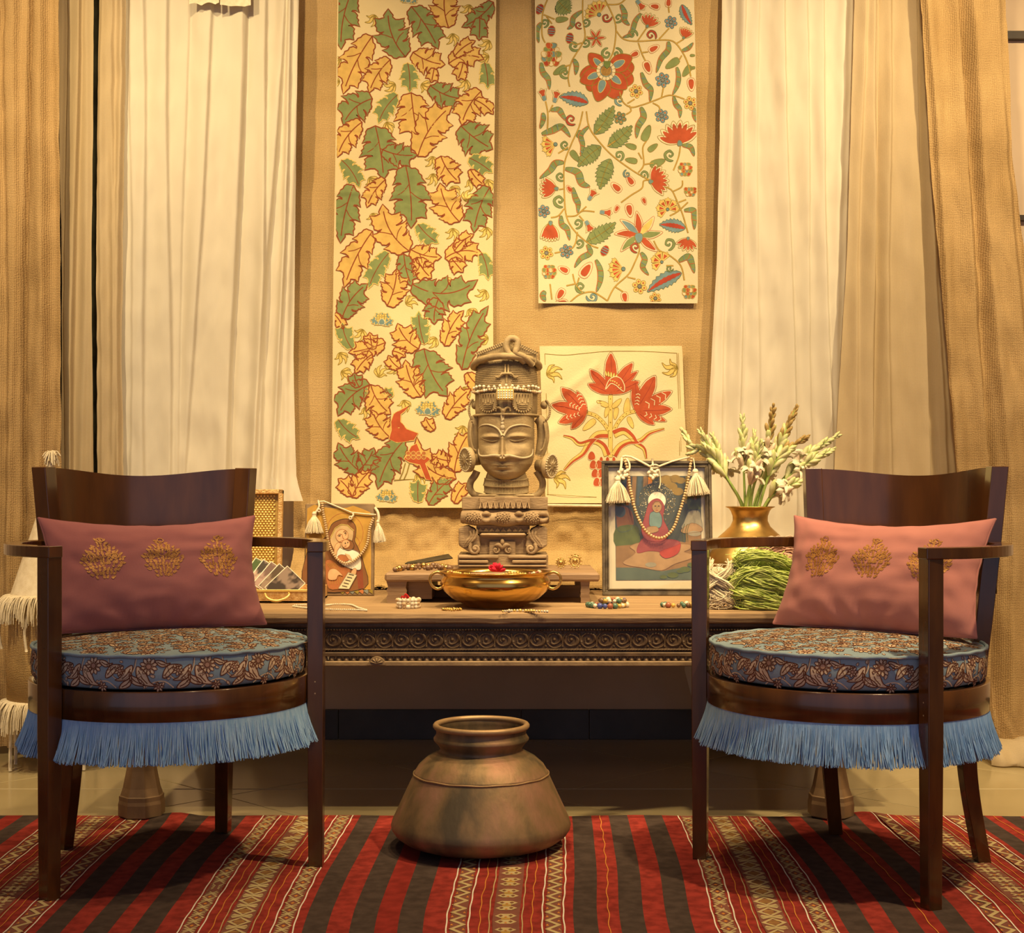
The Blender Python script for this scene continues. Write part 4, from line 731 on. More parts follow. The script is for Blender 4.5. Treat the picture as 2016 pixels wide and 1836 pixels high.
# ------------------------------------------------------------------ round-seat armchairs
CYO = .14                                            # seat centre behind the front legs
def build_chair():
    root = thing('armchair', '', 'armchair'); RL = .302
    for s in (-1, 1):                                # front posts carry the arms
        px, py = s * .266, 0.0; d = Vector((px, py - CYO, 0)).normalized()
        path = [(px, py, .0), (px, py, .32), (px, py, .655)]
        mb = MB().bar([Vector(p) for p in path], lambda t: .029 + .004 * min(1, t * 2), lambda t: .029 + .004 * min(1, t * 2), side=lambda i: d)
        mb.build('front_leg', M['chair'], root, bevel=.0018)
    for s in (-1, 1):                                # rear legs rise into the back posts
        pts = [(.176, .388, 0), (.168, .352, .14), (.166, .338, .24), (.176, .338, .36), (.190, .342, .46), (.207, .352, .64), (.222, .362, .829)]
        pts = smooth_path([(s * x, y, z) for x, y, z in pts], 5)
        MB().bar(pts, lambda t: .028 + .007 * min(1, t * 1.6), lambda t: .030 + .008 * min(1, t * 1.6), side=lambda i: (pts[i].x, pts[i].y - CYO, 0)).build('rear_leg', M['chair'], root, bevel=.0018)
    for s in (-1, 1):                                # bent arms
        path = []
        for i in range(25):
            t = i / 24; a = radians(lerp(61, 139, t)); r = .302 + .010 * sin(pi * min(1, t * 1.1)); path.append(Vector((s * r * sin(a), CYO - r * cos(a), .6625)))
        d0 = (path[0] - path[1]).normalized(); path = [path[0] + d0 * .013] + path
        MB().bar(path, .034, .022, side=lambda i: (path[i].x, path[i].y - CYO, 0)).build('arm', M['chair'], root, bevel=.002)
    # curved back panel
    def back(u, v, off):
        a = lerp(-1, 1, u) * radians(43.5); top = .827 - .016 * cos(a * 2.05) ** 2; z = lerp(.565, top, v); r = .306 + .022 * (z - .5) + off
        return Vector((r * sin(a), CYO + r * cos(a) - .004, z))
    mb = MB(); NU, NVv = 40, 6
    mb.grid(lambda u, v: back(u, v, -.010), NU, NVv); mb.grid(lambda u, v: back(u, v, .010), NU, NVv, flip=True)
    for vv, fl in ((1, False), (0, True)): mb.grid(lambda u, v: back(u, vv, lerp(-.010, .010, v)), NU, 1, smooth=False, flip=fl)
    mb.build('back_panel', M['chair'], root)
    # round apron
    Rr = .283
    pr = [(Rr - .022, .342), (Rr - .001, .342), (Rr, .343), (Rr, .3985), (Rr - .001, .3995), (Rr - .022, .3995), (Rr - .022, .342)]
    apr = MB().lathe(pr, 96, (0, CYO, 0), smooth=True).build('apron', M['chair'], root, fix=True, bevel=0)
    MB().lathe([(0, .392), (Rr - .022, .392), (Rr - .022, .398), (0, .398)], 48, (0, CYO, 0), smooth=False).build('seat_board', M['chair'], root)
    # thread fringe under the apron
    rnd = random.Random(5); fb = MB(); fb.lathe([(Rr - .004, .3425), (Rr - .002, .334), (Rr - .0005, .334), (Rr - .001, .3425)], 96, (0, CYO, 0))
    fb.build('fringe_braid', M['blue_thread'], apr)
    fr = MB(); N = 1700
    for lay in range(2):
        for i in range(N):
            a = 2 * pi * (i + rnd.uniform(-.35, .35)) / N; cl = .5 + .5 * noise.noise((a * 7, lay * 3, 1)); L = .070 + .006 * rnd.random() + .004 * cl
            fl = (.012 + .017 * cl + rnd.uniform(-.004, .004)) * (1 if lay == 0 else .72); tw = .010 * noise.noise((a * 16, 5, 2)) + rnd.gauss(0, .0022); pts = []
            for k in range(5):
                t = k / 4; r = Rr - .0015 - lay * .0012 + fl * t ** 1.3; b = a + tw * t * t / Rr + .0015 * sin(t * 5 + i) / Rr * t; pts.append((r * sin(b), CYO - r * cos(b), .340 - L * t))
            fr.tube(pts, .00105, 3, cap=False)
    fr.build('fringe', M['blue_thread'], apr, kind='stuff', label='light blue thread fringe')
    for z in (.385, .365): MB().lathe([(0, .0004), (.003, .0002), (.0035, -.001)], 10).build('screw_plug', M['bead'], root)
    return root
chL = build_chair(); chR = copy_tree(chL)
CH = [(chL, (-.6431, 2.8769, .0065), .4632), (chR, (.5898, 2.8816, .0065), -.7718)]
for (o, loc, rz), lb in zip(CH, ('dark wooden armchair holding the darker mauve-pink pillow, fringed in deeper blue', 'dark wooden armchair holding the brighter salmon-pink pillow, in front of the vase')):
    o.location = loc; o.rotation_euler = (0, 0, rz); o['label'] = lb; o['group'] = 'round-seat armchairs on the rug'
    for i, ch in enumerate([c for c in o.children if c.name.startswith('screw_plug')]):     # plugs on the outer face of the front leg
        d = Vector((.266, -CYO, 0)).normalized(); tn = Vector((-d.y, d.x, 0)); n = -tn if tn.y > 0 else tn
        ch.location = Vector((.266, 0, .385 - .024 * i)) + tn * (-.0162); ch.rotation_euler = (-tn).to_track_quat('Z', 'Y').to_euler()

# --- seat cushions
def cush_top(r): return .066 + .020 * (1 - (r / .272) ** 2) ** .8 if r < .272 else .066
def paisley(pr, x, y, a, s, fl=1):
    q = sp2([(0, 0), (.35, .22 * fl), (.75, .25 * fl), (1.05, .02 * fl), (1.25, -.32 * fl), (.95, -.16 * fl), (.6, -.2 * fl), (.25, -.16 * fl)], 3, True)
    pr.shape(tf(q, x, y, a, s), M['seat_tan'], M['seat_brown'], .0019, 1); pr.stroke(tf([(.2, .02 * fl), (.6, .06 * fl), (.95, -.02 * fl)], x, y, a, s), .0018, M['seat_brown'], 3)
def blossom(pr, x, y, r, n=9, a=0):
    for k in range(n):
        t = a + 2 * pi * k / n; pr.shape(tf(drop(1, .3, 4), x + cos(t) * r * .25, y + sin(t) * r * .25, t, r * .75), M['seat_tan'], M['seat_brown'], .0015, 1)
    pr.shape(tf([(cos(q), sin(q)) for q in [i * pi / 4 for i in range(8)]], x, y, 0, r * .3), M['seat_rose'], M['seat_brown'], .0012, 3)
def build_cushion():
    root = thing('seat_cushion', '', 'cushion'); R0 = .276
    prof = [(0, .001), (R0 - .02, .001), (R0 - .004, .006), (R0, .014), (R0 + .002, .034), (R0, .054), (R0 - .003, .064)] + [(r, cush_top(r)) for r in (.272, .268, .258, .24, .21, .17, .12, .06, .001)]
    MB().lathe(prof, 96).build('cushion_pad', M['seat_blue'], root)
    pp = [Vector((R0 * cos(2 * pi * i / 140), R0 * sin(2 * pi * i / 140), .0665 + .0008 * sin(i * 1.3))) for i in range(140)]
    MB().tube(pp, .0038, 8, closed=True).build('piping', M['seat_blue'], root)
    def side(u, v, h):
        r = R0 + .0005 + interp([(0, -.004), (.014, 0), (.034, .002), (.054, 0), (.064, -.003)], v) + h; a = u / R0; return Vector((r * sin(a), -r * cos(a), v))
    rnd = random.Random(11); ps = Print(side, thr=.02, step=.0002); PER_ = 2 * pi * R0 / 16
    for k in range(16):
        u = k * PER_
        blossom(ps, u, .048, .017, 10, .2 * k); paisley(ps, u + .026, .026, .85, .032, 1); paisley(ps, u - .022, .048, -1.05, .040, -1)
        blossom(ps, u + .054, .040, .011, 7); ps.stroke(sp2([(u + .03, .062), (u + .04, .030), (u + .062, .022), (u + .08, .040), (u + .085, .062)]), .0022, M['seat_tan'], 1); ps.stroke(sp2([(u + .031, .062), (u + .041, .031), (u + .062, .0235), (u + .079, .041), (u + .083, .062)]), .0008, M['seat_brown'], 3)
        ps.stroke(sp2([(u - .01, .006), (u + .01, .018), (u + .03, .019), (u + .046, .007)]), .0024, M['seat_tan'], 1); paisley(ps, u + .052, .006, .6, .028, -1); blossom(ps, u + .018, .009, .010, 7); paisley(ps, u + .100, .012, 2.6, .030, 1)
        paisley(ps, u + .078, .050, -2.2, .034, 1); paisley(ps, u + .012, .058, -.4, .022, -1)
        for j in range(15): ps.shape(tf(drop(1, .32, 4), u + rnd.uniform(0, PER_), rnd.uniform(.008, .058), rnd.uniform(0, 6), rnd.uniform(.006, .010)), M['seat_tan'], M['seat_brown'], .0010, 1)
    def topm(u, v, h): return Vector((u, v, cush_top(sqrt(u * u + v * v)) + .0004 + h))
    g = .040; nrow = 8
    for i in range(-nrow, nrow + 1):
        for j in range(-nrow, nrow + 1):
            x = (i + .5 * (j % 2)) * g; y = j * g * .86
            if x * x + y * y > .256 ** 2: continue
            k = (i * 3 + j * 5) % 4; p2 = ps; s0 = ps.fn; ps.fn = topm
            if k == 0: blossom(ps, x, y, .019, 9, i)
            elif k == 1: paisley(ps, x - .012, y - .008, .8 + .3 * i, .034, 1); paisley(ps, x + .012, y + .010, 3.6, .026, -1)
            elif k == 2: blossom(ps, x, y, .014, 7); ps.stroke(sp2([(x - .024, y - .01), (x, y - .021), (x + .022, y - .008), (x + .018, y + .016)]), .0022, M['seat_tan'], 1); paisley(ps, x - .02, y + .012, -.5, .022, 1)
            else: paisley(ps, x + .01, y - .012, 2.0 + .4 * j, .034, -1); blossom(ps, x - .014, y + .006, .011, 7)
            for q in range(6): ps.shape(tf(drop(1, .3, 4), x + rnd.uniform(-.024, .024), y + rnd.uniform(-.022, .022), rnd.uniform(0, 6), rnd.uniform(.006, .010)), M['seat_tan'], M['seat_brown'], .0010, 1)
            ps.fn = s0
    ps.build('printed_pattern', root, 'tan and brown paisley and flower block print')
    return root
cuL = build_cushion(); cuR = copy_tree(cuL)
for cu, (o, loc, rz), lb, e in ((cuL, CH[0], 'round blue paisley seat cushion on the armchair with the mauve-pink pillow', .4), (cuR, CH[1], 'round blue paisley seat cushion on the armchair with the salmon-pink pillow', 0)):
    c, s = cos(rz), sin(rz); cu.location = (loc[0] - s * CYO, loc[1] + c * CYO, loc[2] + .4000); cu.rotation_euler = (0, 0, rz + e); cu['label'] = lb; cu['group'] = 'round seat cushions'

# --- lumbar pillows
def build_pillow(seed, m):
    root = thing('lumbar_pillow', '', 'pillow'); Wd, Ht, Th = .234, .126, .062
    def pt(u, v, side, h=0):
        ix = 1 - .075 * (1 - v * v) - .012 * abs(sin(v * 9 + seed)) * (1 - abs(v)); iy = 1 - (.17 if v > 0 else .0) * (1 - u * u) - (.016 if v > 0 else .004) * abs(sin(u * 11 + seed)) * (1 - abs(u))
        k = max(0, (1 - abs(u) ** 2.6) * (1 - abs(v) ** 2.6)) ** .62; t = Th * k * (1 - .20 * (v * .5 + .5)) + .002
        e = max(abs(u), abs(v)); w = noise.noise((u * 3 + seed, v * 5, 1)) * .006 * k + .005 * noise.noise((u * 9, v * 4 + seed, 3)) * min(1, e) * k ** .5
        cr = .006 * sin(atan2(v + 1.3, u) * 16 + seed) * max(0, -v - .2) * k ** .5
        return Vector((u * Wd * ix, (-1 if side == 0 else 1) * (t + w + cr) + (-h if side == 0 else h), v * Ht * iy))
    N1, N2 = 72, 48; mb = MB()
    f = lambda t: sin((t * 2 - 1) * pi / 2)
    mb.grid(lambda a, b: pt(f(a), f(b), 0), N1, N2); mb.grid(lambda a, b: pt(f(a), f(b), 1), N1, N2, flip=True)
    mb.build('pillow_cover', m, root)
    seam = [pt(f(i / 40), -1, 0) * 1.0 for i in range(41)] + [pt(1, f(i / 24), 0) for i in range(1, 25)] + [pt(f(1 - i / 40), 1, 0) for i in range(1, 41)] + [pt(-1, f(1 - i / 24), 0) for i in range(1, 24)]
    MB().tube([Vector((p.x, 0, p.z)) for p in seam], .0024, 5, closed=True).build('seam', m, root)
    for uc in (-.54, .03, .60):
        pe = Print(lambda x, y, h: pt(x / Wd, y / Ht, 0, h + .0006), thr=.02, step=.0003); x0 = uc * Wd; y0 = .022; G = M['gold_thread']
        pe.stroke([(x0, y0 - .045), (x0 + .001, y0), (x0, y0 + .045)], .0028, G)
        rnd = random.Random(int(uc * 10) + seed)
        for r in range(13):
            z = -.046 + r * .0078; hw = .042 * (1 - abs((z + .006) / .052) ** 1.4) if abs(z + .006) < .052 else .006; n = max(1, int(hw / .0062))
            for j in range(-n, n + 1):
                if rnd.random() < .08: continue
                a = pi / 2 + (-.5 * j / max(1, n)) * 1.8 + rnd.uniform(-.4, .4); pe.fill(tf(drop(1, .30, 4), x0 + j * hw / max(1, n) + rnd.uniform(-.002, .002), y0 + z - .004, a, rnd.uniform(.0085, .0118)), G)
        for dx, dz, r in ((0, .010, .012), (-.025, .002, .009), (.025, .002, .009), (0, .047, .007)):
            pe.stroke(tf([(cos(q), sin(q) * .85) for q in [i * pi / 6 for i in range(12)]], x0 + dx, y0 + dz, 0, r), .0024, G, 3, closed=True)
        pe.build('embroidered_motif', root, 'gold thread flower sprig')
    return root
M['pink2'] = mat('mauve_pink_linen', (.29, .100, .108), (.335, .125, .13), sc=5, rough=.9, spec=.15, weave=.05, wsc=4000, bump=.08, sheen=.15)
for i, ((o, loc, rz), lb, dx, sd, m) in enumerate(((CH[0], 'darker mauve-pink lumbar pillow with three gold sprigs', .004, 1, M['pink2']), (CH[1], 'brighter salmon-pink lumbar pillow with three gold sprigs', .014, 4, M['pink']))):
    p = build_pillow(sd, m); p['label'] = lb; p['group'] = 'lumbar pillows on the armchairs'
    lc = Vector((dx - .010, .270, .603)); p.location = Vector(loc) + Rz(rz) @ lc; p.rotation_euler = (-radians(21), 0, rz + (.0, .04)[i])

# ------------------------------------------------------------------ long carved table
TZ = .498
tb = thing('carved_table', 'long low carved wooden table carrying the statue and brass ware', 'table', (0, 3.40, 0))
def tpart(mb, name, m, **k): return mb.build(name, m, tb, **k)
edge_n = lambda x: .0035 * noise.noise((x * 9, 1, 1)) + .002 * noise.noise((x * 31, 4, 1))
NB = 4; bw = .96 / NB
for i in range(NB):                                   # planks of the top, front one rounded and worn
    y0 = .002 + i * bw; y1 = y0 + bw - .002
    mb = MB()
    prof = [(y0, TZ - .028), (y0, TZ - .006), (y0 + .004, TZ - .001), (y0 + .010, TZ), (y1 - .002, TZ), (y1, TZ - .002), (y1, TZ - .028)]
    if i == 0: prof = [(y0 + .012, TZ - .028), (y0 + .003, TZ - .024), (y0, TZ - .014), (y0 + .003, TZ - .004), (y0 + .010, TZ), (y1 - .002, TZ), (y1, TZ - .002), (y1, TZ - .028)]
    n = 100; k = len(prof)
    vs = []
    for a in range(n + 1):
        x = lerp(-1.0, 1.0, a / n)
        for (y, z) in prof: vs.append((x, y + (edge_n(x) if i == 0 and y < y0 + .01 else 0), z - (.004 * max(0, noise.noise((x * 14, 9, 2)) - .15) if i == 0 and z < TZ - .01 else 0)))
    fs = [(a * k + b, (a + 1) * k + b, (a + 1) * k + (b + 1) % k, a * k + (b + 1) % k) for a in range(n) for b in range(k)] + [tuple(range(k))[::-1], tuple(n * k + b for b in range(k))]
    tpart(mb.add(vs, fs), 'top_plank', M['table'], fix=True)
ap = tpart(MB().box((0, .034, .4335), (1.94, .024, .079)), 'frieze', M['frieze'])
for y, z, h, d in ((.018, .467, .010, .012), (.020, .4555, .004, .008), (.020, .4085, .004, .008), (.016, .398, .010, .014)): MB().box((0, y, z), (1.94, d, h), bev=.0015).build('moulding', M['frieze'], ap)
for yy in (.02, .94): pass
for x in (-.96, .96): tpart(MB().box((x, .49, .43), (.024, .90, .085)), 'side_rail', M['frieze'])
tpart(MB().box((0, .93, .43), (1.94, .024, .085)), 'back_rail', M['frieze'])
# scrolling foliage, one carved scroll after another
def scroll_mesh(fl):
    mb = MB(); R = .0175
    sp_ = [Vector((R * (1 - t * .62) * cos(fl * (pi * .9 + t * 7.6)), 0, R * (1 - t * .62) * sin(fl * (pi * .9 + t * 7.6)))) for t in [i / 20 for i in range(21)]]
    mb.tube(sp_, lambda t: .0030 * (1 - .5 * t), 6, flat=None)
    mb.tube(smooth_path([(-.021, 0, -fl * .016), (-.0205, 0, -fl * .004), (-.016, 0, fl * .010), (-.004, 0, fl * .019), (.012, 0, fl * .017), (.021, 0, fl * .006)], 4), lambda t: .0026 * (1 - .3 * t), 6)
    mb.tube(smooth_path([(.004, 0, -fl * .015), (.013, 0, -fl * .010), (.016, 0, 0), (.010, 0, fl * .008)], 4), lambda t: .0042 * sin(pi * (.15 + .8 * t)), 6)
    mb.tube(smooth_path([(-.009, 0, fl * .007), (-.002, 0, fl * .011), (.006, 0, fl * .008)], 4), lambda t: .0030 * sin(pi * (.15 + .8 * t)), 6)
    mb.ball((0, 0, 0), .0042, 8, 5); mb.ball((.020, .001, -fl * .016), .0030, 6, 4)
    return mb
smesh = {}
NSC = 48
for i in range(NSC):
    fl = 1 if i % 2 else -1
    if fl not in smesh: o = scroll_mesh(fl).build('carved_scroll', M['frieze'], ap); smesh[fl] = o.data
    else: o = bpy.data.objects.new('carved_scroll', smesh[fl]); COL.objects.link(o); o.parent = ap
    o.location = (-.945 + i * .0402, .021, .432)
bd = MB()
for z in (.4555, .4085):
    for i in range(280): bd.ball((-.965 + i * .0069, .0155, z), (.0026, .003, .0028), 5, 4)
bd.build('bead_row', M['frieze'], ap, kind='stuff')
lm = tpart(MB().box((0, .022, .3765), (1.94, .030, .012), bev=.002), 'lower_rail', M['mould'])
db = None
for i in range(112):
    if db is None: o = MB().ball((0, 0, 0), (.0076, .009, .0085), 8, 5).ball((0, -.003, -.002), (.0045, .008, .005), 6, 4).build('carved_bead', M['mould'], lm); db = o.data
    else: o = bpy.data.objects.new('carved_bead', db); COL.objects.link(o); o.parent = lm
    o.location = (-.960 + i * .01725, .020, .3865 + .0006 * sin(i * 2.1))
fan = MB().prism([(.020 * cos(a), .020 * sin(a)) for a in [pi * k / 12 for k in range(13)]], .012, frame=lambda x, y, z: Vector((x, z, y)))
for k in range(5): fan.tube([(0, -.001, .004), (.015 * cos(pi * (k + .5) / 5), -.001, .004 + .013 * sin(pi * (k + .5) / 5))], .0018, 5)
o = fan.build('carved_fan', M['mould'], lm, fix=True); o.location = (-.318, .000, .374)
# turned legs with flared octagonal feet
legp = [(.030, .385), (.040, .372), (.034, .355), (.028, .335), (.031, .30), (.036, .25), (.030, .215), (.036, .205), (.030, .195), (.031, .15), (.036, .11), (.044, .07), (.050, .052), (.053, .050), (.053, .040), (.055, .032), (.055, .004), (.050, .0)]
M['tleg'] = mat('turned_leg_wood', (.13, .075, .035), (.24, .145, .07), sc=14, rough=.6, bump=.3, bsc=50, stretch=(1, 1, .4))
lg = None
for x, y, z in ((-.885, .060, .008), (.762, .060, .008), (-.885, .88, 0), (.762, .88, 0)):
    if lg is None: o = tpart(MB().lathe(legp[::-1], 8, smooth=False), 'leg', M['tleg']); lg = o.data
    else: o = bpy.data.objects.new('leg', lg); COL.objects.link(o); o.parent = tb
    o.location = (x, y, z); o.rotation_euler = (0, 0, pi / 8)

# ------------------------------------------------------------------ low stool under the statue
SZ = .5745; sc_ = 777.0; Yst = 3.665
st = thing('low_stool', 'low wooden altar stool under the stone head', 'stool', (-.050, Yst, TZ + .0005))
MB().box((0, .19, SZ - TZ - .011), (.545, .38, .022), bev=.005).build('stool_top', M['stool'], st)
legpts = [(-.024, 0), (.024, 0), (.024, .012), (.028, .016), (.024, .022), (.026, .03), (.023, .038), (.026, .0545), (-.026, .0545), (-.022, .04), (-.026, .032), (-.022, .022), (-.026, .014)]
for x, w, s in ((-.243, 1, 1), (.236, .46, -1)):
    for y in (.012, .345): MB().prism([(x + s * a * w, b) for a, b in legpts], .022, frame=lambda a, b, z, y=y: Vector((a, y + z, b))).build('stool_leg', M['stool'], st, fix=True)
MB().box((-.185, .19, .030), (.06, .30, .045)).box((0, .20, .016), (.46, .016, .032)).build('cross_rail', M['stool'], st)

# ------------------------------------------------------------------ brass bowl
BY = 3.562
bw_ = thing('brass_bowl', 'wide polished brass bowl with two ring handles in front of the statue', 'bowl', ((975.5 - CX) * BY / FPX, BY, TZ + .0005))
out = [(.001, .0), (.070, .0), (.0725, .002), (.0715, .005), (.085, .010), (.108, .022), (.126, .038), (.1345, .051), (.136, .058), (.133, .067), (.1285, .073), (.1275, .078), (.131, .082), (.138, .0855), (.1385, .0870), (.137, .0878)]
inn = [(.129, .085), (.125, .078), (.1245, .073), (.129, .066), (.1325, .058), (.131, .051), (.122, .039), (.104, .025), (.08, .014), (.001, .010)]
MB().lathe(out + inn, 72).build('bowl_body', M['brass'], bw_)
for s in (-1, 1):
    pth = smooth_path([(s * .128, -.02, .080), (s * .142, -.02, .086), (s * .156, -.02, .079), (s * .160, -.02, .066), (s * .153, -.02, .051), (s * .140, -.02, .045), (s * .128, -.02, .050)], 5)
    MB().tube(pth, lambda t: .0034 + .0012 * abs(t - .5), 7).build('handle', M['brass_v'], bw_)
def flower_red(c, r, name, label):
    mb = MB(); rnd = random.Random(2)
    for i in range(26):
        a = rnd.uniform(0, 6.28); e = rnd.uniform(.2, 1.3); d = Vector((cos(a) * cos(e), sin(a) * cos(e), sin(e))); mb.ball(Vector(c) + d * r * .6, (r * .42, r * .30, r * .14), 6, 4, rot=d.to_track_quat('X', 'Z').to_matrix())
    o = mb.build(name, cloth('crimson_petals', (.62, .03, .06))); tag(o, label, 'flower'); return o
bx0 = bw_.location.x
flower_red((bx0 + .003, BY - .035, TZ + .0875), .024, 'red_flower', 'crimson flower head lying in the brass bowl')
def beadstring(name, label, path, r, mats, n=None, cat='beads', squash=1.0, group=None, jitter=0, seed=1):
    """a string of touching beads laid along a path"""
    path = [Vector(p) for p in path]; L = [0]
    for a, b in zip(path, path[1:]): L.append(L[-1] + (b - a).length)
    n = n or int(L[-1] / (2 * r * squash)); mb = MB(); rnd = random.Random(seed); mi = 0
    for k in range(n):
        d = L[-1] * (k + .5) / n; i = max(j for j in range(len(L)) if L[j] <= d + 1e-9); i = min(i, len(path) - 2); t = (d - L[i]) / max(1e-9, L[i + 1] - L[i]); p = path[i].lerp(path[i + 1], t); dr = (path[i + 1] - path[i]).normalized()
        rr = r * (1 + rnd.uniform(-jitter, jitter)); mb.ball(p, (rr * squash, rr, rr), 8, 6, mi=rnd.randrange(len(mats)), rot=dr.to_track_quat('X', 'Z').to_matrix())
    o = mb.build(name, mats)
    if label: tag(o, label, cat, group)
    return o
pal = [mat('bead_' + n, c, tuple(x * 1.25 for x in c), sc=90, rough=.3) for n, c in (('ivory', (.62, .55, .42)), ('mustard', (.50, .33, .07)), ('cobalt', (.06, .08, .28)), ('brick', (.28, .09, .05)), ('jade', (.07, .14, .10)), ('umber', (.16, .09, .05)))]
rim = TZ + .086
for i, (a0, a1, mts) in enumerate(((3.35, 4.2, [pal[3], M['gold'], pal[1]]), (4.85, 5.4, [M['gold'], pal[1]]), (5.45, 5.95, [pal[3], pal[0]]))):
    beadstring('bead_necklace', ('red and gold bead string over the bowl rim, on the side of the icon panel', 'gold bead string over the middle of the bowl rim', 'red and white bead string over the bowl rim, on the side of the framed picture')[i],
               [(bx0 + (.126 - .008 * abs(sin(a * 5))) * cos(a), BY + (.120) * sin(a), rim + .0015 + .002 * sin(a * 9)) for a in [a0 + (a1 - a0) * k / 24 for k in range(25)]], .0034, mts, cat='beads', group='bead strings in the bowl', jitter=.3, seed=i)

# ------------------------------------------------------------------ copper pot on the rug
cp = thing('copper_pot', 'big tarnished copper water pot standing on the rug', 'pot', ((947.5 - CX) * 3.17 / FPX, 3.17, .0065))
prof = [(.001, .0), (.095, .0), (.135, .006), (.170, .018), (.187, .030), (.195, .042), (.1965, .050), (.193, .062), (.180, .090), (.163, .126), (.148, .158), (.1465, .1605), (.1475, .1625), (.1455, .165), (.137, .179), (.120, .194), (.102, .204), (.0915, .210), (.089, .213), (.091, .218), (.097, .226), (.1035, .233), (.1045, .237), (.101, .242), (.098, .247), (.0985, .256), (.101, .262)]
inn = [(.096, .262), (.093, .250), (.099, .236), (.087, .216), (.10, .200), (.14, .165), (.19, .05), (.15, .012), (.001, .006)]
def dent(p):
    a = atan2(p.y, p.x); k = 1 + .006 * noise.noise((cos(a) * 1.5, sin(a) * 1.5, p.z * 9)) + .002 * noise.noise((cos(a) * 8, sin(a) * 8, p.z * 30)); return Vector((p.x * k, p.y * k, p.z))
mb = MB().lathe(prof, 96); mb.v = [tuple(dent(Vector(v))) for v in mb.v]; mb.build('pot_body', M['copper'], cp)
mb = MB().lathe(inn, 64); mb.build('pot_inside', M['copper'], cp)
rimp = [Vector((.0995 * cos(2 * pi * i / 90), .0995 * sin(2 * pi * i / 90), .264)) for i in range(90)]
MB().tube(rimp, .0066, 10, closed=True).build('rim', M['copper_r'], cp)
MB().tube([Vector((.1475 * cos(2 * pi * i / 90), .1475 * sin(2 * pi * i / 90), .1605 + .0006 * sin(i * .9))) for i in range(90)], .0022, 6, closed=True).build('shoulder_seam', M['copper_r'], cp)

# ------------------------------------------------------------------ brass vase with tuberoses
VY = 3.97; vx = (1477 - CX) * VY / FPX
vs_ = thing('brass_vase', 'narrow-necked brass vase holding the tuberose stems', 'vase', (vx, VY, TZ + .0005))
k = VY / FPX
def vz(py): return EYE - (py - CY) * k - TZ
prof = [(.001, 0), (.075, 0), (.08, .004), (.105, .02), (.128, .045), (.136, .07), (.133, .09), (.122, vz(1086)), (.108, vz(1072)), (.088, vz(1058)), (.069, vz(1046)), (.0545, vz(1036)), (.0475, vz(1025)), (.0480, vz(1016)), (.053, vz(1006)), (.058, vz(1001)), (.067, vz(998)), (.067, vz(997)), (.055, vz(1000)), (.046, vz(1010)), (.044, vz(1022)), (.05, vz(1035)), (.08, vz(1060)), (.001, .02)]
MB().lathe(prof, 64).build('vase_body', M['brass_v'], vs_)
M['tstem'] = mat('green_stem', (.22, .33, .07), (.34, .45, .12), sc=30, rough=.5); M['tbud'] = mat('green_white_bud', (.46, .50, .20), (.74, .70, .46), sc=45, rough=.5); M['tpet'] = mat('cream_petal', (.74, .66, .50), (.82, .76, .62), sc=40, rough=.5, transl=.2); M['tbrown'] = mat('browned_bud', (.30, .19, .06), (.42, .30, .10), sc=60, rough=.6); M['tpink'] = mat('pinkish_bud', (.62, .46, .34), (.70, .58, .42), sc=40, rough=.5)
def bud_mesh(m, nm):
    mb = MB(); pr = [(.0003, 0), (.0030, .003), (.0042, .008), (.0066, .016), (.0074, .022), (.0064, .028), (.0034, .033), (.0003, .035)]
    mb.lathe(pr, 7); o = mb.build(nm, m); me = o.data; bpy.data.objects.remove(o); return me
buds = {'w': bud_mesh(M['tpink'], 'flower_bud'), 'g': bud_mesh(M['tbud'], 'flower_bud'), 'b': bud_mesh(M['tbrown'], 'flower_bud')}
def bloom_mesh():
    mb = MB(); mb.lathe([(.0015, 0), (.002, .012), (.004, .020)], 7)
    for i in range(6):
        a = i * pi / 3; R = Rz(a)
        mb.grid(lambda u, v: R @ Vector((.003 + .020 * v, (u - .5) * .012 * sin(pi * min(1, .2 + .8 * v) * .92), .018 + .014 * v - .016 * v * v + .002 * cos((u - .5) * 6))), 4, 5)
    o = mb.build('blossom', M['tpet']); me = o.data; bpy.data.objects.remove(o); return me
bloom_me = bloom_mesh()
def Zf(x, y): return (1340 + x / 3.825, 760 + y / 3.825)
STEMS = [((20, 345), (470, 900), .05, 'gg', 'sharply bent tuberose stem reaching out over the framed picture', [(110, 480), (200, 500)]), ((150, 340), (450, 895), .00, 'gg', 'tuberose stem leaning over the frame corner with tight green buds', [(330, 660)]), ((240, 375), (455, 895), .06, 'gw', 'short-budded tuberose stem close behind the leaning one', [(350, 690)]),
         ((465, 235), (480, 890), .03, 'gw', 'pale upright tuberose stem with a green tip', []), ((555, 350), (520, 890), .08, 'gw', 'short tuberose stem in the middle at the back', []), ((700, 150), (520, 890), -.03, 'bw', 'tallest tuberose stem with a brown tip', [(620, 620), (560, 720)]), ((870, 165), (580, 890), .02, 'bg', 'second tall tuberose stem with a browned ragged tip', [(700, 540)]),
         ((945, 385), (600, 890), -.05, 'bg', 'tuberose stem with a dark tip leaning over the chair back', [(720, 560)]), ((1180, 370), (660, 890), .00, 'gw', 'widest leaning tuberose stem pointing over the chair', [(900, 560)]), ((1140, 480), (690, 880), -.04, 'gw', 'low tuberose stem with open blossoms beside the chair', [(860, 640)]), ((740, 440), (560, 890), .07, 'gw', 'tuberose stem hidden among the others at the back', []), ((600, 430), (470, 890), -.06, 'ww', 'tuberose stem with pink-white buds in the front', []), ((900, 720), (650, 890), -.06, 'ww', 'short drooping tuberose stem with two open blossoms', [(760, 780)])]
rnd = random.Random(21)
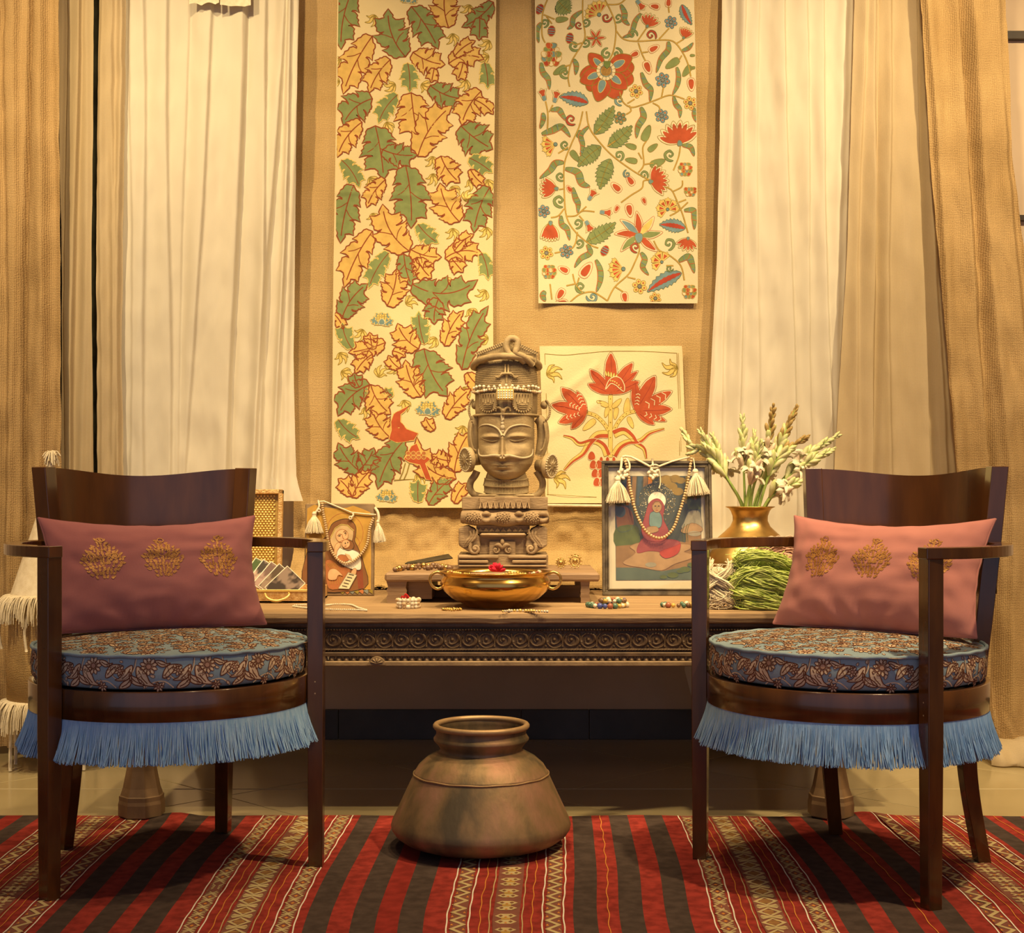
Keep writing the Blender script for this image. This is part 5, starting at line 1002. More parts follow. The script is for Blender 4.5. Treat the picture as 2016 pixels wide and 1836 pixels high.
for si, (tip, base, dy, kinds, lb, mid) in enumerate(STEMS):
    tp = P(*Zf(*tip), VY + dy); bs0 = P(*Zf(*base), VY + dy * .3); dx = bs0.x - vx
    bs0 = Vector((vx + max(-.036, min(.036, dx * .75)), VY + max(-.028, min(.028, dy * .5)), TZ + vz(1000))); low = Vector((vx - (tp.x - vx) * .10, VY - dy * .3, TZ + .06))
    root = thing('tuberose_stem', lb, 'flower', low, 0, 'tuberose stems in the brass vase')
    pts = [low, bs0] + [P(*Zf(*m_), VY + dy * .7) for m_ in mid[::-1]] + [tp]
    path = smooth_path(pts, 10 if len(pts) > 3 else 16); MB().tube([p - low for p in path], lambda t: .0052 - .0026 * t, 6).build('stem', M['tstem'], root)
    L = [0]
    for a, b in zip(path, path[1:]): L.append(L[-1] + (b - a).length)
    i0 = [i for i in range(len(path)) if (path[i] - bs0).length < .012][0:1] or [12]; i0 = i0[0]; Lb = L[i0]; Lt = L[-1]; span = Lt - Lb; d = Lb + span * (.42 if span > .16 else .25); n = 0
    while d < Lt + .001:
        t = (d - Lb) / span; i = max(j for j in range(len(L)) if L[j] <= d + 1e-9); i = min(i, len(path) - 2); p = path[i]; ax = (path[i + 1] - path[i]).normalized()
        s = lerp(1.5, .48, max(0, (t - .4) / .6)); spread = lerp(.62, .30, t)
        for q in range(3):
            an = n * 2.4 + q * 3.14 + rnd.uniform(-.4, .4); e = ax.orthogonal().normalized(); g = ax.cross(e); dr = (ax + (e * cos(an) + g * sin(an)) * spread).normalized()
            me = buds['g']
            if t > .80 and kinds[0] == 'b': me = buds['b']
            elif t > .62: me = buds['b'] if kinds[0] == 'b' and rnd.random() < .5 else buds['g']
            elif kinds[1] == 'w': me = buds['w'] if rnd.random() < .6 else buds['g']
            bl = t < .62 and kinds[1] == 'w' and rnd.random() < .40
            o = bpy.data.objects.new('blossom' if bl else 'flower_bud', bloom_me if bl else me); COL.objects.link(o); o.parent = root; o.location = p - low + dr * .002; o.scale = (s * (1 if bl else .86), s * (1 if bl else .86), s * (1.0 if bl else 1.1)); o.rotation_euler = dr.to_track_quat('Z', 'Y').to_euler()
        d += lerp(.020, .0085, max(0, (t - .4) / .6)); n += 1
    if si % 3 == 0:
        lf = smooth_path([p - low for p in path[i0:i0 + 8:3]] + [path[min(i0 + 9, len(path) - 1)] - low + Vector((-.02, -.01, .01))], 4); MB().tube(lf, lambda t: .0035 * (1 - .9 * t), 4, flat=.3).build('leaf', M['tstem'], root)

# ------------------------------------------------------------------ yarn hanks
def hank(name, label, base, w, h, dep, m, n, seed, arcs, r=.0014, core=None):
    rnd = random.Random(seed); root = thing(name, label, 'yarn', base, 0, 'hanks of yarn on the table')
    cm_ = MB(); cm_.ball((0, 0, h * .46), (w * .44, dep * .42, h * .44), 20, 12)
    cm_.v = [(x * (1 + .1 * noise.noise((x * 30, y * 30, z * 30))), y, max(.001, z)) for x, y, z in cm_.v]; cm_.build('inner_strands', m, root)
    mb = MB()
    for i in range(n):
        a = arcs[i % len(arcs)]; off = rnd.gauss(0, .30), rnd.gauss(0, .30); pts = []; tw = rnd.uniform(0, 6.28); ln = len(a)
        for k, (x, y, z) in enumerate(a):
            th = tw + k * .9; px = x * w + (off[0] * cos(th) - off[1] * sin(th)) * w * .16 + rnd.gauss(0, .0012); pz = z * h + (off[0] * sin(th) + off[1] * cos(th)) * h * .15 + rnd.gauss(0, .0012)
            pts.append((px, y * dep + rnd.gauss(0, dep * .06), max(.002, pz)))
        mb.tube(smooth_path(pts, 4), r * rnd.uniform(.7, 1.15), 4, cap=False)
    for i in range(n // 3):                            # loose ends
        a = rnd.uniform(-.45, .45) * w; z = rnd.choice((rnd.uniform(.05, .3), rnd.uniform(.7, 1.0))) * h; y = -dep * .5 * sqrt(max(0, 1 - (a / (w * .6)) ** 2)) * (1 if z < h * .5 else .6); p = Vector((a, y, z))
        mb.tube(smooth_path([p, p + Vector((rnd.gauss(0, .008), -.006, rnd.gauss(0, .006))), p + Vector((rnd.gauss(0, .014), -.010, rnd.gauss(-.004, .007)))], 3), r * .6, 3, cap=False)
    mb.v = [(x, y, max(.0008, z)) for x, y, z in mb.v]
    mb.build('strands', m, root, kind='stuff'); return root
A1 = [[(-.42, -.1, .10), (-.46, -.25, .40), (-.30, -.45, .62), (0, -.5, .66), (.3, -.42, .55), (.48, -.2, .42)], [(-.40, 0, .75), (-.30, -.30, .92), (0, -.42, .95), (.28, -.36, .84), (.46, -.15, .66)], [(-.45, -.1, .55), (-.25, -.46, .50), (.05, -.55, .44), (.35, -.45, .34), (.48, -.2, .22)], [(-.46, -.1, .22), (-.38, -.42, .30), (-.1, -.58, .26), (.2, -.55, .16), (.45, -.3, .12)], [(-.35, 0, .05), (-.25, -.5, .10), (0, -.6, .08), (.25, -.55, .06), (.42, -.2, .05)]]
hank('yarn_hank', 'lime green hank of yarn in front of the vase', (P(1500, 1200, 3.50).x, 3.505, TZ + .0005), .156, .138, .085, mat('lime_yarn', (.40, .50, .11), (.60, .66, .24), sc=70, rough=.9, spec=.1), 620, 4, A1)
A2 = [[(-.3, -.1, .06), (-.45, -.3, .3), (-.25, -.5, .55), (.15, -.45, .75), (.35, -.2, .93)], [(.35, -.1, .1), (.45, -.35, .35), (.1, -.55, .55), (-.3, -.4, .78), (-.2, -.1, .98)], [(-.45, 0, .5), (-.1, -.5, .35), (.3, -.5, .2), (.42, -.2, .08)], [(-.4, -.2, .15), (0, -.55, .2), (.38, -.4, .42), (.45, -.1, .6)]]
hank('yarn_hank', 'cream hank of yarn beside the lime green one', (P(1414, 1200, 3.50).x, 3.515, TZ + .0005), .090, .112, .075, M['cream'], 380, 5, A2)
A3 = [[(-.48, 0, .35), (-.35, -.3, .72), (0, -.42, .95), (.3, -.35, .82), (.48, 0, .5)], [(-.46, 0, .15), (-.3, -.45, .5), (.05, -.55, .7), (.38, -.4, .55), (.5, 0, .3)], [(-.44, 0, .05), (-.1, -.55, .3), (.3, -.5, .3), (.5, -.1, .1)]]
hank('yarn_hank', 'pale pink hank of yarn behind the lime green one', (P(1528, 1150, 3.68).x, 3.68, TZ + .0005), .185, .162, .10, mat('pale_pink_yarn', (.62, .38, .30), (.72, .48, .38), sc=70, rough=.9, spec=.1), 420, 6, A3)

# ------------------------------------------------------------------ carved bracket block and stone head
KS = 3.88 / FPX; KZ = KS / 3.671
def SX(zx): return (zx / 3.671 + 880 - CX) * KS
def SZ_(zy): return EYE - (zy / 3.671 + 640 - CY) * KS
bk = thing('bracket_block', 'carved wooden column bracket used as the plinth of the stone head', 'plinth', (SX(405), 3.855, SZ + .0005))
B0 = Vector(bk.location)
def lx(zx): return SX(zx) - B0.x
def lz(zy): return SZ_(zy) - B0.z
Htop = lz(1240)
def bpart(mb, n, **k): return mb.build(n, M['block'], bk, **k)
w0 = lx(730) - lx(80); cxm = (lx(730) + lx(80)) / 2
z1 = lz(1655)
bpart(MB().box((cxm, .10, z1 / 2), (w0, .19, z1), bev=.002), 'base_slab')
for (a, b, t, q) in ((85, 375, 1660, 1682), (440, 720, 1660, 1682), (85, 300, 1693, 1716), (470, 720, 1693, 1716), (85, 720, 1728, 1742)):
    bpart(MB().box(((lx(a) + lx(b)) / 2, .003, (lz(t) + lz(q)) / 2), (lx(b) - lx(a), .016, lz(t) - lz(q)), bev=.0025), 'base_moulding')
bpart(MB().box((lx(405), .11, (lz(1495) + z1) / 2), (lx(580) - lx(230), .17, lz(1495) - z1), bev=.002), 'centre_block')
bpart(MB().box((lx(400), .022, lz(1610)), (lx(495) - lx(305), .012, lz(1550) - lz(1650)), bev=.002), 'centre_panel')
bpart(MB().box((lx(405), .018, lz(1512)), (lx(575) - lx(245), .030, lz(1500) - lz(1524)), bev=.004), 'centre_ledge')
def spiral(c, r, turns, fl, y, rad, a0=0):
    return [Vector((c[0] + fl * r * (1 - .78 * t) * cos(a0 + t * turns * 2 * pi), y - .004 * t, c[1] + r * (1 - .78 * t) * sin(a0 + t * turns * 2 * pi))) for t in [i / 30 for i in range(31)]]
for s, cx_, ex in ((-1, 205, 85), (1, 605, 725)):
    mb = MB().tube(spiral((lx(cx_), lz(1612)), .0150, 1.25, -s, .004, .004, pi * .65), lambda t: .0055 * (1 - .35 * t), 8).ball((lx(cx_), .0, lz(1614)), .0055, 10, 6); bpart(mb, 'volute')
    xin = cx_ + s * -35
    lf = [(cx_ + 40 * -s, 1600), (cx_ + 30 * -s, 1530), (cx_ - 8 * -s, 1470), (cx_ - 55 * -s, 1448), (ex, 1462), (ex, 1590), (cx_ - 40 * -s, 1640)]
    mb = MB().prism([(lx(a), lz(b)) for a, b in lf], .10, frame=lambda x, y, z: Vector((x, .012 + z, y))); bpart(mb, 'leaf_lobe', fix=True, bevel=.005)
    mb = MB()
    for j in range(3):
        q = [(cx_ - s * 15 + s * 28 * j, 1470 + 6 * j), (cx_ - s * 5 + s * 18 * j, 1520), (cx_ + s * 25 + s * 18 * j, 1560), (cx_ + s * 70 + s * 8 * j, 1600)]; mb.tube(smooth_path([(lx(a), .010, lz(b)) for a, b in q], 5), lambda t: .0052 * sin(pi * (.12 + .8 * t)), 6)
    bpart(mb, 'carved_ribs')
mb = MB()
for s in (-1, 1):
    mb.tube(spiral((lx(400 + s * 46), lz(1622)), .0105, 1.1, s, .014, .003, pi * .5), lambda t: .0038 * (1 - .3 * t), 7).ball((lx(400 + s * 46), .012, lz(1624)), .0042, 8, 6)
    mb.tube(smooth_path([(lx(400), .014, lz(1612)), (lx(400 + s * 24), .012, lz(1586)), (lx(400 + s * 58), .013, lz(1590))], 6), lambda t: .0062 * sin(pi * (.2 + .72 * t)), 7)
mb.ball((lx(400), .012, lz(1565)), (.0058, .006, .0090), 8, 6); bpart(mb, 'carved_flower')
bpart(MB().box((lx(405), .10, (lz(1440) + lz(1500)) / 2), (lx(600) - lx(215), .16, lz(1440) - lz(1500)), bev=.003, taper=.9), 'tapered_tier')
for i in range(9):
    x = lx(240 + i * 42); bpart(MB().prism([(x - .0075, lz(1490)), (x + .0075, lz(1490)), (x, lz(1462))], .02, frame=lambda a, b, z: Vector((a, .016 + z * .6, b))), 'carved_petal', fix=True)
yr = .030; zr = lz(1385)
gp = [Vector((lx(105 + 625 * t), yr - .012 * sin(pi * t), zr - .006 * sin(pi * t))) for t in [i / 30 for i in range(31)]]
bpart(MB().tube(gp, lambda t: .0185 * (1 - .12 * cos(t * 6 * pi)), 12), 'garland_roll')
bpart(MB().box((lx(418), .11, zr), (lx(725) - lx(110), .16, .036)), 'garland_tier')
for cxx in (190, 405, 612):
    mb = MB().ball((lx(cxx), .010, zr - .003), (.022, .018, .017), 12, 8)
    for i in range(40):
        a = i * 2.399; e = .15 + 1.25 * (i / 40); d = Vector((cos(a) * sin(e), -cos(e), sin(a) * sin(e))); mb.ball(Vector((lx(cxx), .010, zr - .003)) + Vector((d.x * .022, d.y * .018, d.z * .017)), .0030, 5, 4)
    bpart(mb, 'flower_cluster')
for cxx in (285, 520, 690):
    mb = MB()
    for dz in (.010, -.010): mb.tube(smooth_path([(lx(cxx - 36), .014, zr + dz * .3), (lx(cxx), .004, zr + dz), (lx(cxx + 36), .014, zr + dz * .3)], 5), lambda t: .0068 * sin(pi * (.15 + .7 * t)), 7)
    bpart(mb, 'carved_band')
zt0, zt1 = lz(1332), Htop
bpart(MB().box((lx(418), .11, (zt0 + zt1) / 2), (lx(730) - lx(108), .15, zt1 - zt0), bev=.002), 'top_tier')
bpart(MB().box((lx(418), .030, (zt0 + zt1) / 2 + .002), (lx(602) - lx(234), .020, (zt1 - zt0) * .86), bev=.0015), 'top_panel')
mb = MB()
for i in range(9):
    x = lx(252 + i * 41); mb.tube([(x - .006, .019, lz(1322)), (x, .018, lz(1270)), (x + .006, .019, lz(1322))], .0018, 5)
bpart(mb, 'zigzag_carving')

# --- the stone head
hd = thing('stone_head', 'carved stone head with a tall crown, curled moustache and disc earrings', 'statue', (SX(428), 3.955, B0.z + Htop + .0005))
H0 = Vector(hd.location)
def hx(zx): return SX(zx) - H0.x
def hz(zy): return SZ_(zy) - H0.z
def hpart(mb, n, m=None, **k): return mb.build(n, m or M['stone'], hd, **k)
HW = [(560, 205), (640, 206), (700, 206), (800, 207), (900, 206), (950, 204), (1000, 190), (1040, 162), (1075, 128), (1100, 96), (1118, 60), (1126, 24)]
FD = [(560, .084), (700, .086), (800, .084), (900, .086), (1000, .086), (1060, .080), (1100, .068), (1118, .055), (1126, .04)]
def g(dx, dy, sx, sy): return exp(-(dx / sx) ** 2 - (dy / sy) ** 2)
def feat(X, Y):                                       # relief of the face, X from the middle, Y downward
    d = 0
    for ex, ey in ((-115, 812), (97, 808)):
        yy = Y - ey - .0009 * (X - ex) ** 2
        d -= .010 * g(X - ex, Y - ey - 18, 95, 46); d += .0135 * g(X - ex, yy + 6, 72, 17); d += .006 * g(X - ex, yy - 22, 60, 14)
    nx = X + 28; hwn = lerp(14, 30, max(0, min(1, (Y - 790) / 165)))
    if 770 < Y < 985:
        hgt = interp([(770, 0), (800, .009), (860, .021), (930, .034), (955, .038), (966, .032), (978, .006), (985, 0)], Y); d += hgt * max(0, 1 - (abs(nx) / hwn) ** 2.2)
        d += .009 * g(abs(nx) - 36, Y - 945, 17, 15)
    d += .007 * g(abs(nx) - 70, Y - 940, 60, 26); d += .006 * g(nx, Y - 1010, 60, 12) * (1 - .5 * g(nx, Y - 1017, 60, 4)); d += .005 * g(nx, Y - 1030, 42, 9); d -= .003 * g(nx, Y - 1046, 50, 9); d += .007 * g(nx, Y - 1085, 45, 26); d -= .004 * g(abs(nx) - 95, Y - 1010, 30, 40)
    d += .003 * g(abs(X) - 120, Y - 900, 60, 50)
    return d
mb = MB(); NR, NA = 190, 220; ys = [lerp(590, 1126, i / NR) for i in range(NR + 1)]
for y in ys:
    hw = interp(HW, y) * KZ; fd = interp(FD, y)
    for i in range(NA):
        n = 2.7; hf = NA // 2; c = cos(pi * (i % hf) / hf) * (1 if i < hf else -1); x = hw * c; sn = (1 - min(1, abs(c)) ** n) ** (1 / n); yy = -fd * sn * (1 if i < hf else -1)
        if i < hf: yy -= feat(x / KZ, y) * min(1, sn * 2.2)
        mb.v.append((x, yy, hz(y)))
for j in range(NR):
    for i in range(NA): l = (i + 1) % NA; mb.f.append((j * NA + i, j * NA + l, (j + 1) * NA + l, (j + 1) * NA + i)[::-1]); mb.m.append(0); mb.sm.append(True)
mb.f.append(tuple(NR * NA + i for i in range(NA))[::-1]); mb.m.append(0); mb.sm.append(True)
hpart(mb, 'face', fix=True)
def face_y(zx, zy, off=.002):
    hw = interp(HW, zy) * KZ; x = hx(zx); q = min(.985, abs(x) / hw); n = 2.7; return -interp(FD, zy) * (1 - q ** n) ** (1 / n) - feat(x / KZ, zy) - off
def fp(zx, zy, off=.001): return Vector((hx(zx), face_y(zx, zy, off), hz(zy)))
M['stone_l'] = mat('pale_worn_stone', (.42, .34, .22), (.50, .41, .27), sc=30, rough=.7, bump=.2, bsc=160)
for pts in ([(398, 800), (380, 765), (345, 735), (295, 718), (250, 722), (225, 738)], [(410, 800), (430, 765), (465, 735), (530, 720), (590, 728), (632, 748)]):
    hpart(MB().tube(smooth_path([fp(a, b) for a, b in pts], 5), lambda t: .0034 * (1 - .55 * t), 7), 'eyebrow', M['stone_l'])
for pts in ([(392, 952), (360, 944), (330, 942), (290, 946), (248, 944), (230, 928), (226, 890)], [(410, 952), (445, 944), (485, 950), (540, 960), (590, 952), (616, 930), (622, 890)]):
    hpart(MB().tube(smooth_path([fp(a, b) for a, b in pts], 5), lambda t: .0048 * (1 - .62 * t), 7), 'moustache', M['stone_l'])
for pts in ([(245, 812), (280, 830), (330, 840), (370, 832)], [(455, 830), (490, 838), (545, 828), (600, 806)]):
    hpart(MB().tube(smooth_path([fp(a, b, .0005) for a, b in pts], 5), lambda t: .0018 * sin(pi * (.15 + .7 * t)), 5), 'eyelid', M['stone'])
for w, zy, r in ((48, 1012, .0020), (36, 1026, .0024)):
    hpart(MB().tube(smooth_path([fp(400 - w, zy - 4, .000), fp(400 - w * .5, zy, .001), fp(400, zy + 2, .001), fp(400 + w * .5, zy, .001), fp(400 + w, zy - 4, .000)], 5), lambda t: r * sin(pi * (.1 + .8 * t)), 6), 'lip')
mb = MB().tube(smooth_path([fp(400, 612, .006), fp(392, 650, .004), fp(398, 690, .002)], 4), .0024, 6)
for a, b, r in ((405, 655, .006), (404, 680, .0045), (400, 710, .0046), (402, 738, .0062), (402, 765, .0050)): mb.ball(fp(a, b, .001), (r, r * .5, r * 1.2), 8, 6)
hpart(mb, 'brow_pendant', M['stone_l'])
# neck and collar
mb = MB().lathe([(.062, hz(1243)), (.060, hz(1225)), (.052, hz(1205)), (.0565, hz(1180)), (.058, hz(1150)), (.056, hz(1090)), (.052, hz(1060))], 48, sy=.95); hpart(mb, 'neck')
mb = MB()
for i in range(46):
    a = pi * (i / 45) + pi; c, s = cos(a), sin(a)
    for z0, z1_, r0, r1 in ((hz(1110), hz(1150), .058, .061), (hz(1158), hz(1200), .0595, .0585)): mb.tube([(c * r0, s * r0 * .95 - .001, z0 - .004 * abs(s)), (c * r1, s * r1 * .95 - .001, z1_ - .006 * abs(s))], .0019, 5)
hpart(mb, 'pleated_collar')
for zy, r in ((1106, .0585), (1153, .0615), (1204, .0600), (1225, .0630)):
    hpart(MB().tube([Vector((r * cos(a), r * .95 * sin(a), hz(zy) - .006 * max(0, -sin(a)))) for a in [2 * pi * i / 60 for i in range(60)]], .0022, 6, closed=True), 'collar_ring')
hpart(MB().box((0, 0, .003), (.152, .11, .008), bev=.003), 'foot_slab')
# crown
cw = 230 * KZ
prof = [(.90, 655), (.985, 640), (1.0, 600), (1.0, 520), (1.0, 480), (.99, 400), (.97, 340), (.92, 290), (.80, 245)]
hpart(MB().lathe([(r * cw, hz(z)) for r, z in prof], 64, sy=1.02), 'crown_drum')
mb = MB(); rows = 17                                   # small pearls all over the drum
for j in range(rows):
    zy = 262 + j * 13; r = interp([(245, .80), (290, .92), (340, .97), (400, .99), (480, 1.0)], zy) * cw + .0003
    for i in range(64):
        a = pi + pi * (i + .5 * (j % 2)) / 64
        if abs(cos(a)) < .17 and zy > 330: continue
        mb.ball((r * cos(a), r * 1.02 * sin(a), hz(zy)), .0020, 5, 4)
hpart(mb, 'crown_pearls', kind='stuff')
for r, zy, rad in ((1.03, 645, .0034), (1.02, 478, .0026)):
    hpart(MB().tube([Vector((r * cw * cos(a), r * cw * sin(a) * 1.02, hz(zy))) for a in [2 * pi * i / 64 for i in range(64)]], rad, 6, closed=True), 'crown_band')
for s, c0 in ((-1, 298), (1, 545)):                    # hanging lappets with beaded borders
    def lap(u, v, off, c0=c0):
        zx = c0 + (u - .5) * (118 if c0 < 400 else 130) * (1 if v < .6 else sqrt(max(0, 1 - ((v - .6) / .4) ** 2)) * .98 + .02); x = hx(zx); y = -1.02 * sqrt(max(1e-6, (cw * 1.0) ** 2 - x * x)) - off; return Vector((x, y, hz(lerp(490, 622, v))))
    mb = MB().grid(lambda u, v: lap(u, v, .0075), 10, 14, flip=True); mb.grid(lambda u, v: lap(u, v, .0), 10, 14)
    for k in range(5): mb.tube([lap(.18 + .16 * k, .08, .0085), lap(.18 + .16 * k, .50 + .08 * (k % 2), .0085)], .0016, 5)
    for k in range(3): mb.tube(smooth_path([lap(.2, .62 + .1 * k, .0085), lap(.5, .68 + .1 * k, .009), lap(.8, .62 + .1 * k, .0085)], 4), .0014, 5)
    hpart(mb, 'crown_lappet')
    mb = MB()
    for k in range(30):
        t = k / 29; u = 0 if t < .3 else (1 if t > .7 else .5 - .5 * cos(pi * (t - .3) / .4)); v = (t / .3 * .6) if t < .3 else ((1 - t) / .3 * .6 if t > .7 else .6 + .4 * sin(pi * (t - .3) / .4))
        zx = c0 + (-cos(pi * max(0, min(1, (t - .3) / .4))) * (62 if c0 < 400 else 68)); x = hx(zx); mb.ball((x, -1.02 * sqrt(max(1e-6, cw ** 2 - x * x)) - .007, hz(lerp(490, 628, v))), .0030, 6, 4)
    hpart(mb, 'lappet_beads')
mb = MB()                                              # crown ornament in the middle
for s in (-1, 1):
    mb.tube(smooth_path([(hx(432), -cw * 1.04, hz(352)), (hx(432 + s * 35), -cw * 1.05, hz(355)), (hx(432 + s * 55), -cw * 1.03, hz(378)), (hx(432 + s * 82), -cw * 1.0, hz(374))], 5), lambda t: .0036 * (1 - .5 * t), 6)
    mb.tube([(hx(432 + s * 10), -cw * 1.01, hz(285)), (hx(432 + s * 11), -cw * 1.05, hz(350))], .0028, 6)
    mb.tube(smooth_path([(hx(405), -cw * 1.04, hz(640)), (hx(405 + s * 20), -cw * 1.07, hz(602)), (hx(405 + s * 45), -cw * 1.04, hz(600)), (hx(405 + s * 52), -cw * 1.03, hz(622))], 5), lambda t: .0042 * (1 - .45 * t), 6)
mb.tube([(hx(432), -cw * 1.04, hz(360)), (hx(432), -cw * 1.06, hz(420))], lambda t: .0042 * (1 - .8 * t), 6).ball((hx(405), -cw * 1.05, hz(618)), (.008, .005, .006), 8, 6)
hpart(mb, 'crown_crest')
# coiled roll, peaked top and knot
rl = [Vector((cw * 1.05 * cos(a), cw * 1.07 * sin(a), hz(285) + .022 * max(0, -sin(a)))) for a in [2 * pi * i / 64 for i in range(64)]]
hpart(MB().tube(rl, .0095, 10, closed=True), 'crown_roll')
peak = [(-cw * .93, hz(270)), (cw * .97, hz(275)), (cw * .97, hz(185)), (cw * .35, hz(120)), (hx(470), hz(92)), (-cw * .1, hz(115)), (-cw * .93, hz(190))]
hpart(MB().prism(peak, .125, frame=lambda x, y, z: Vector((x, -.062 + z, y))), 'crown_peak', fix=True, bevel=.006)
mb = MB()
for i in range(30):
    t = i / 29; x = lerp(-cw * .93, cw * .97, t); z = interp([(-cw * .93, hz(190)), (-cw * .1, hz(118)), (hx(470), hz(94)), (cw * .35, hz(122)), (cw * .97, hz(187))], x); mb.tube([(x, -.064, z - .009), (x + .001, -.064, z - .001)], .0018, 5)
for i in range(44):
    t = i / 43; x = lerp(-cw * .9, cw * .8, t); mb.tube([(x, -.0635, hz(240)), (x + .010, -.0635, hz(205))], .0011, 4)
hpart(mb, 'crown_hatching')
kn = smooth_path([(hx(560), -.070, hz(265)), (hx(520), -.083, hz(235)), (hx(455), -.088, hz(215)), (hx(428), -.088, hz(165)), (hx(440), -.086, hz(112)), (hx(475), -.084, hz(98)), (hx(508), -.085, hz(118)), (hx(506), -.088, hz(165)), (hx(500), -.090, hz(205)), (hx(560), -.080, hz(232)), (hx(620), -.062, hz(285))], 6)
hpart(MB().tube(kn, lambda t: .0095 * (1 - .25 * abs(t - .5)), 10), 'crown_knot')
# ears, disc earrings and hanging locks
for s, pts, disc, lock, loop in ((-1, [(212, 655), (190, 700), (186, 790), (192, 870), (205, 930)], (150, 968, 92, 35), [(212, 1050), (196, 1085), (166, 1130), (162, 1180), (190, 1222), (250, 1238)], (190, 600)), (1, [(655, 660), (690, 700), (700, 790), (690, 870), (672, 940)], (738, 1015, 92, 38), [(650, 1050), (672, 1085), (694, 1130), (688, 1185), (655, 1225), (600, 1238)], (712, 605))):
    hpart(MB().tube(smooth_path([(hx(a), .0, hz(b)) for a, b in pts], 5), lambda t: .0125 + .004 * sin(pi * t), 10), 'ear')
    mb = MB().tube(smooth_path([(hx(pts[1][0] + s * 14), -.02, hz(690)), (hx(pts[2][0] + s * 20), -.024, hz(790)), (hx(pts[3][0] + s * 10), -.022, hz(880)), (hx(pts[3][0] - s * 12), -.02, hz(902))], 5), .0032, 6); hpart(mb, 'ear_rim')
    dx, dz, ry, rx = disc; nrm = Vector((s * .86, -.50, -.05)).normalized(); R = nrm.to_track_quat('Z', 'Y').to_matrix(); c = Vector((hx(dx), -.022, hz(dz)))
    mb = MB(); mb.lathe([(.001, .010), (.008, .012), (.012, .009), (.020, .008), (.024, .009), (.030, .010), (.034, .006), (.034, -.004), (.024, -.010), (.017, -.018), (.016, -.036), (.001, -.036)], 40); mb.v = [tuple(c + R @ Vector(v)) for v in mb.v]
    e = hpart(mb, 'earring', fix=True)
    mb = MB()
    for i in range(28):
        a = 2 * pi * i / 28; mb.ball(c + R @ Vector((.031 * cos(a), .031 * sin(a), .010)), .0032, 5, 4)
    for i in range(10):
        a = 2 * pi * i / 10; mb.tube([c + R @ Vector((.009 * cos(a), .009 * sin(a), .0115)), c + R @ Vector((.024 * cos(a), .024 * sin(a), .0105))], lambda t: .0026 * sin(pi * (.15 + .75 * t)), 5)
    mb.build('earring_petals', M['stone_l'], e)
    hpart(MB().tube(smooth_path([(hx(a), -.005, hz(b)) for a, b in lock], 5), lambda t: .0105 - .002 * t, 9), 'hair_lock')
    c = Vector((hx(loop[0]), -.010, hz(loop[1]))); mb = MB().ball((hx(loop[0] - s * 6), 0, hz(565)), (.010, .016, .012), 10, 6)
    for i in range(15):
        a = -1.3 + 2.6 * i / 14; mb.ball((c.x + s * .0135 * cos(a), c.y, c.z + .027 * sin(a)), .0036, 6, 4)
    hpart(mb, 'side_tassel')
# bead headband with a gilt plaque, tied round the crown
hb = thing('bead_headband', 'string of pearls with a gold plaque tied round the stone crown', 'jewellery', H0 + Vector((0, 0, hz(478))))
rr = cw * 1.06 + .002
o = beadstring('beads', None, [(rr * cos(a), rr * 1.02 * sin(a), .012 * sin(3 * a) * .3 + .004) for a in [pi * .92 + pi * 1.16 * i / 60 for i in range(61)]], .0042, [pal[0], M['bead'], M['shell']], jitter=.3, seed=8); o.parent = hb
o = beadstring('pearls', None, [(rr * 1.0 * cos(a), rr * 1.02 * sin(a), .013 + .002 * sin(7 * a)) for a in [pi * 1.08 + pi * .84 * i / 60 for i in range(61)]], .0044, [pal[0]], n=15, seed=3); o.parent = hb
px_ = hx(421); yp = -rr * 1.02 - .008
MB().box((px_, yp, -.010), (.046, .008, .028), bev=.002).build('gold_plaque', M['gold'], hb)
mb = MB()
for i in range(6):
    for j in range(4): mb.ball((px_ - .018 + i * .0072, yp - .004, -.019 + j * .006), .0026, 6, 4)
mb.build('plaque_stones', mat('clear_stones', (.75, .78, .70), (.9, .92, .85), sc=200, rough=.08, metal=.3), hb)

# ------------------------------------------------------------------ leaning pictures
class Board:
    """a leaning panel: local u right, w up, n toward the viewer"""
    def __init__(s, org, right, tilt, W, Hh):
        s.o = Vector(org); s.r = Vector(right).normalized(); f = Vector((s.r.y, -s.r.x, 0)); up = Vector((0, 0, 1))
        s.u = (up * cos(tilt) - f * sin(tilt)).normalized(); s.n = s.r.cross(s.u).normalized(); s.W = W; s.H = Hh
    def __call__(s, a, b, n=0): return s.o + s.r * a + s.u * b + s.n * n
    def box(s, mb, a0, a1, b0, b1, n0, n1, bev=.001, mi=0):
        R = Matrix((s.r, s.u, s.n)).transposed(); mb.box(s((a0 + a1) / 2, (b0 + b1) / 2, (n0 + n1) / 2), (a1 - a0, b1 - b0, n1 - n0), rot=R, bev=bev, mi=mi); return mb
def tassel(c, L, r, m, parent, name='tassel', ang=(0, 0), seed=0):
    mb = MB(); rnd = random.Random(seed); c = Vector(c); ax = Vector((ang[0], ang[1], -1)).normalized(); e = ax.orthogonal().normalized(); g2 = ax.cross(e)
    mb.ball(c, r * .26, 8, 6); mb.tube([c, c + ax * L * .12], r * .22, 8)
    for i in range(420):
        a = rnd.uniform(0, 6.28); q = sqrt(rnd.random()); d = (e * cos(a) + g2 * sin(a)); Lk = L * rnd.uniform(.90, 1.03)
        mb.tube([c + ax * .08 * L + d * r * .10 * q, c + ax * Lk * .45 + d * r * .62 * q, c + ax * Lk + d * r * q * 1.02], .0009, 3, cap=False)
    return mb.build(name, m, parent, kind='stuff')

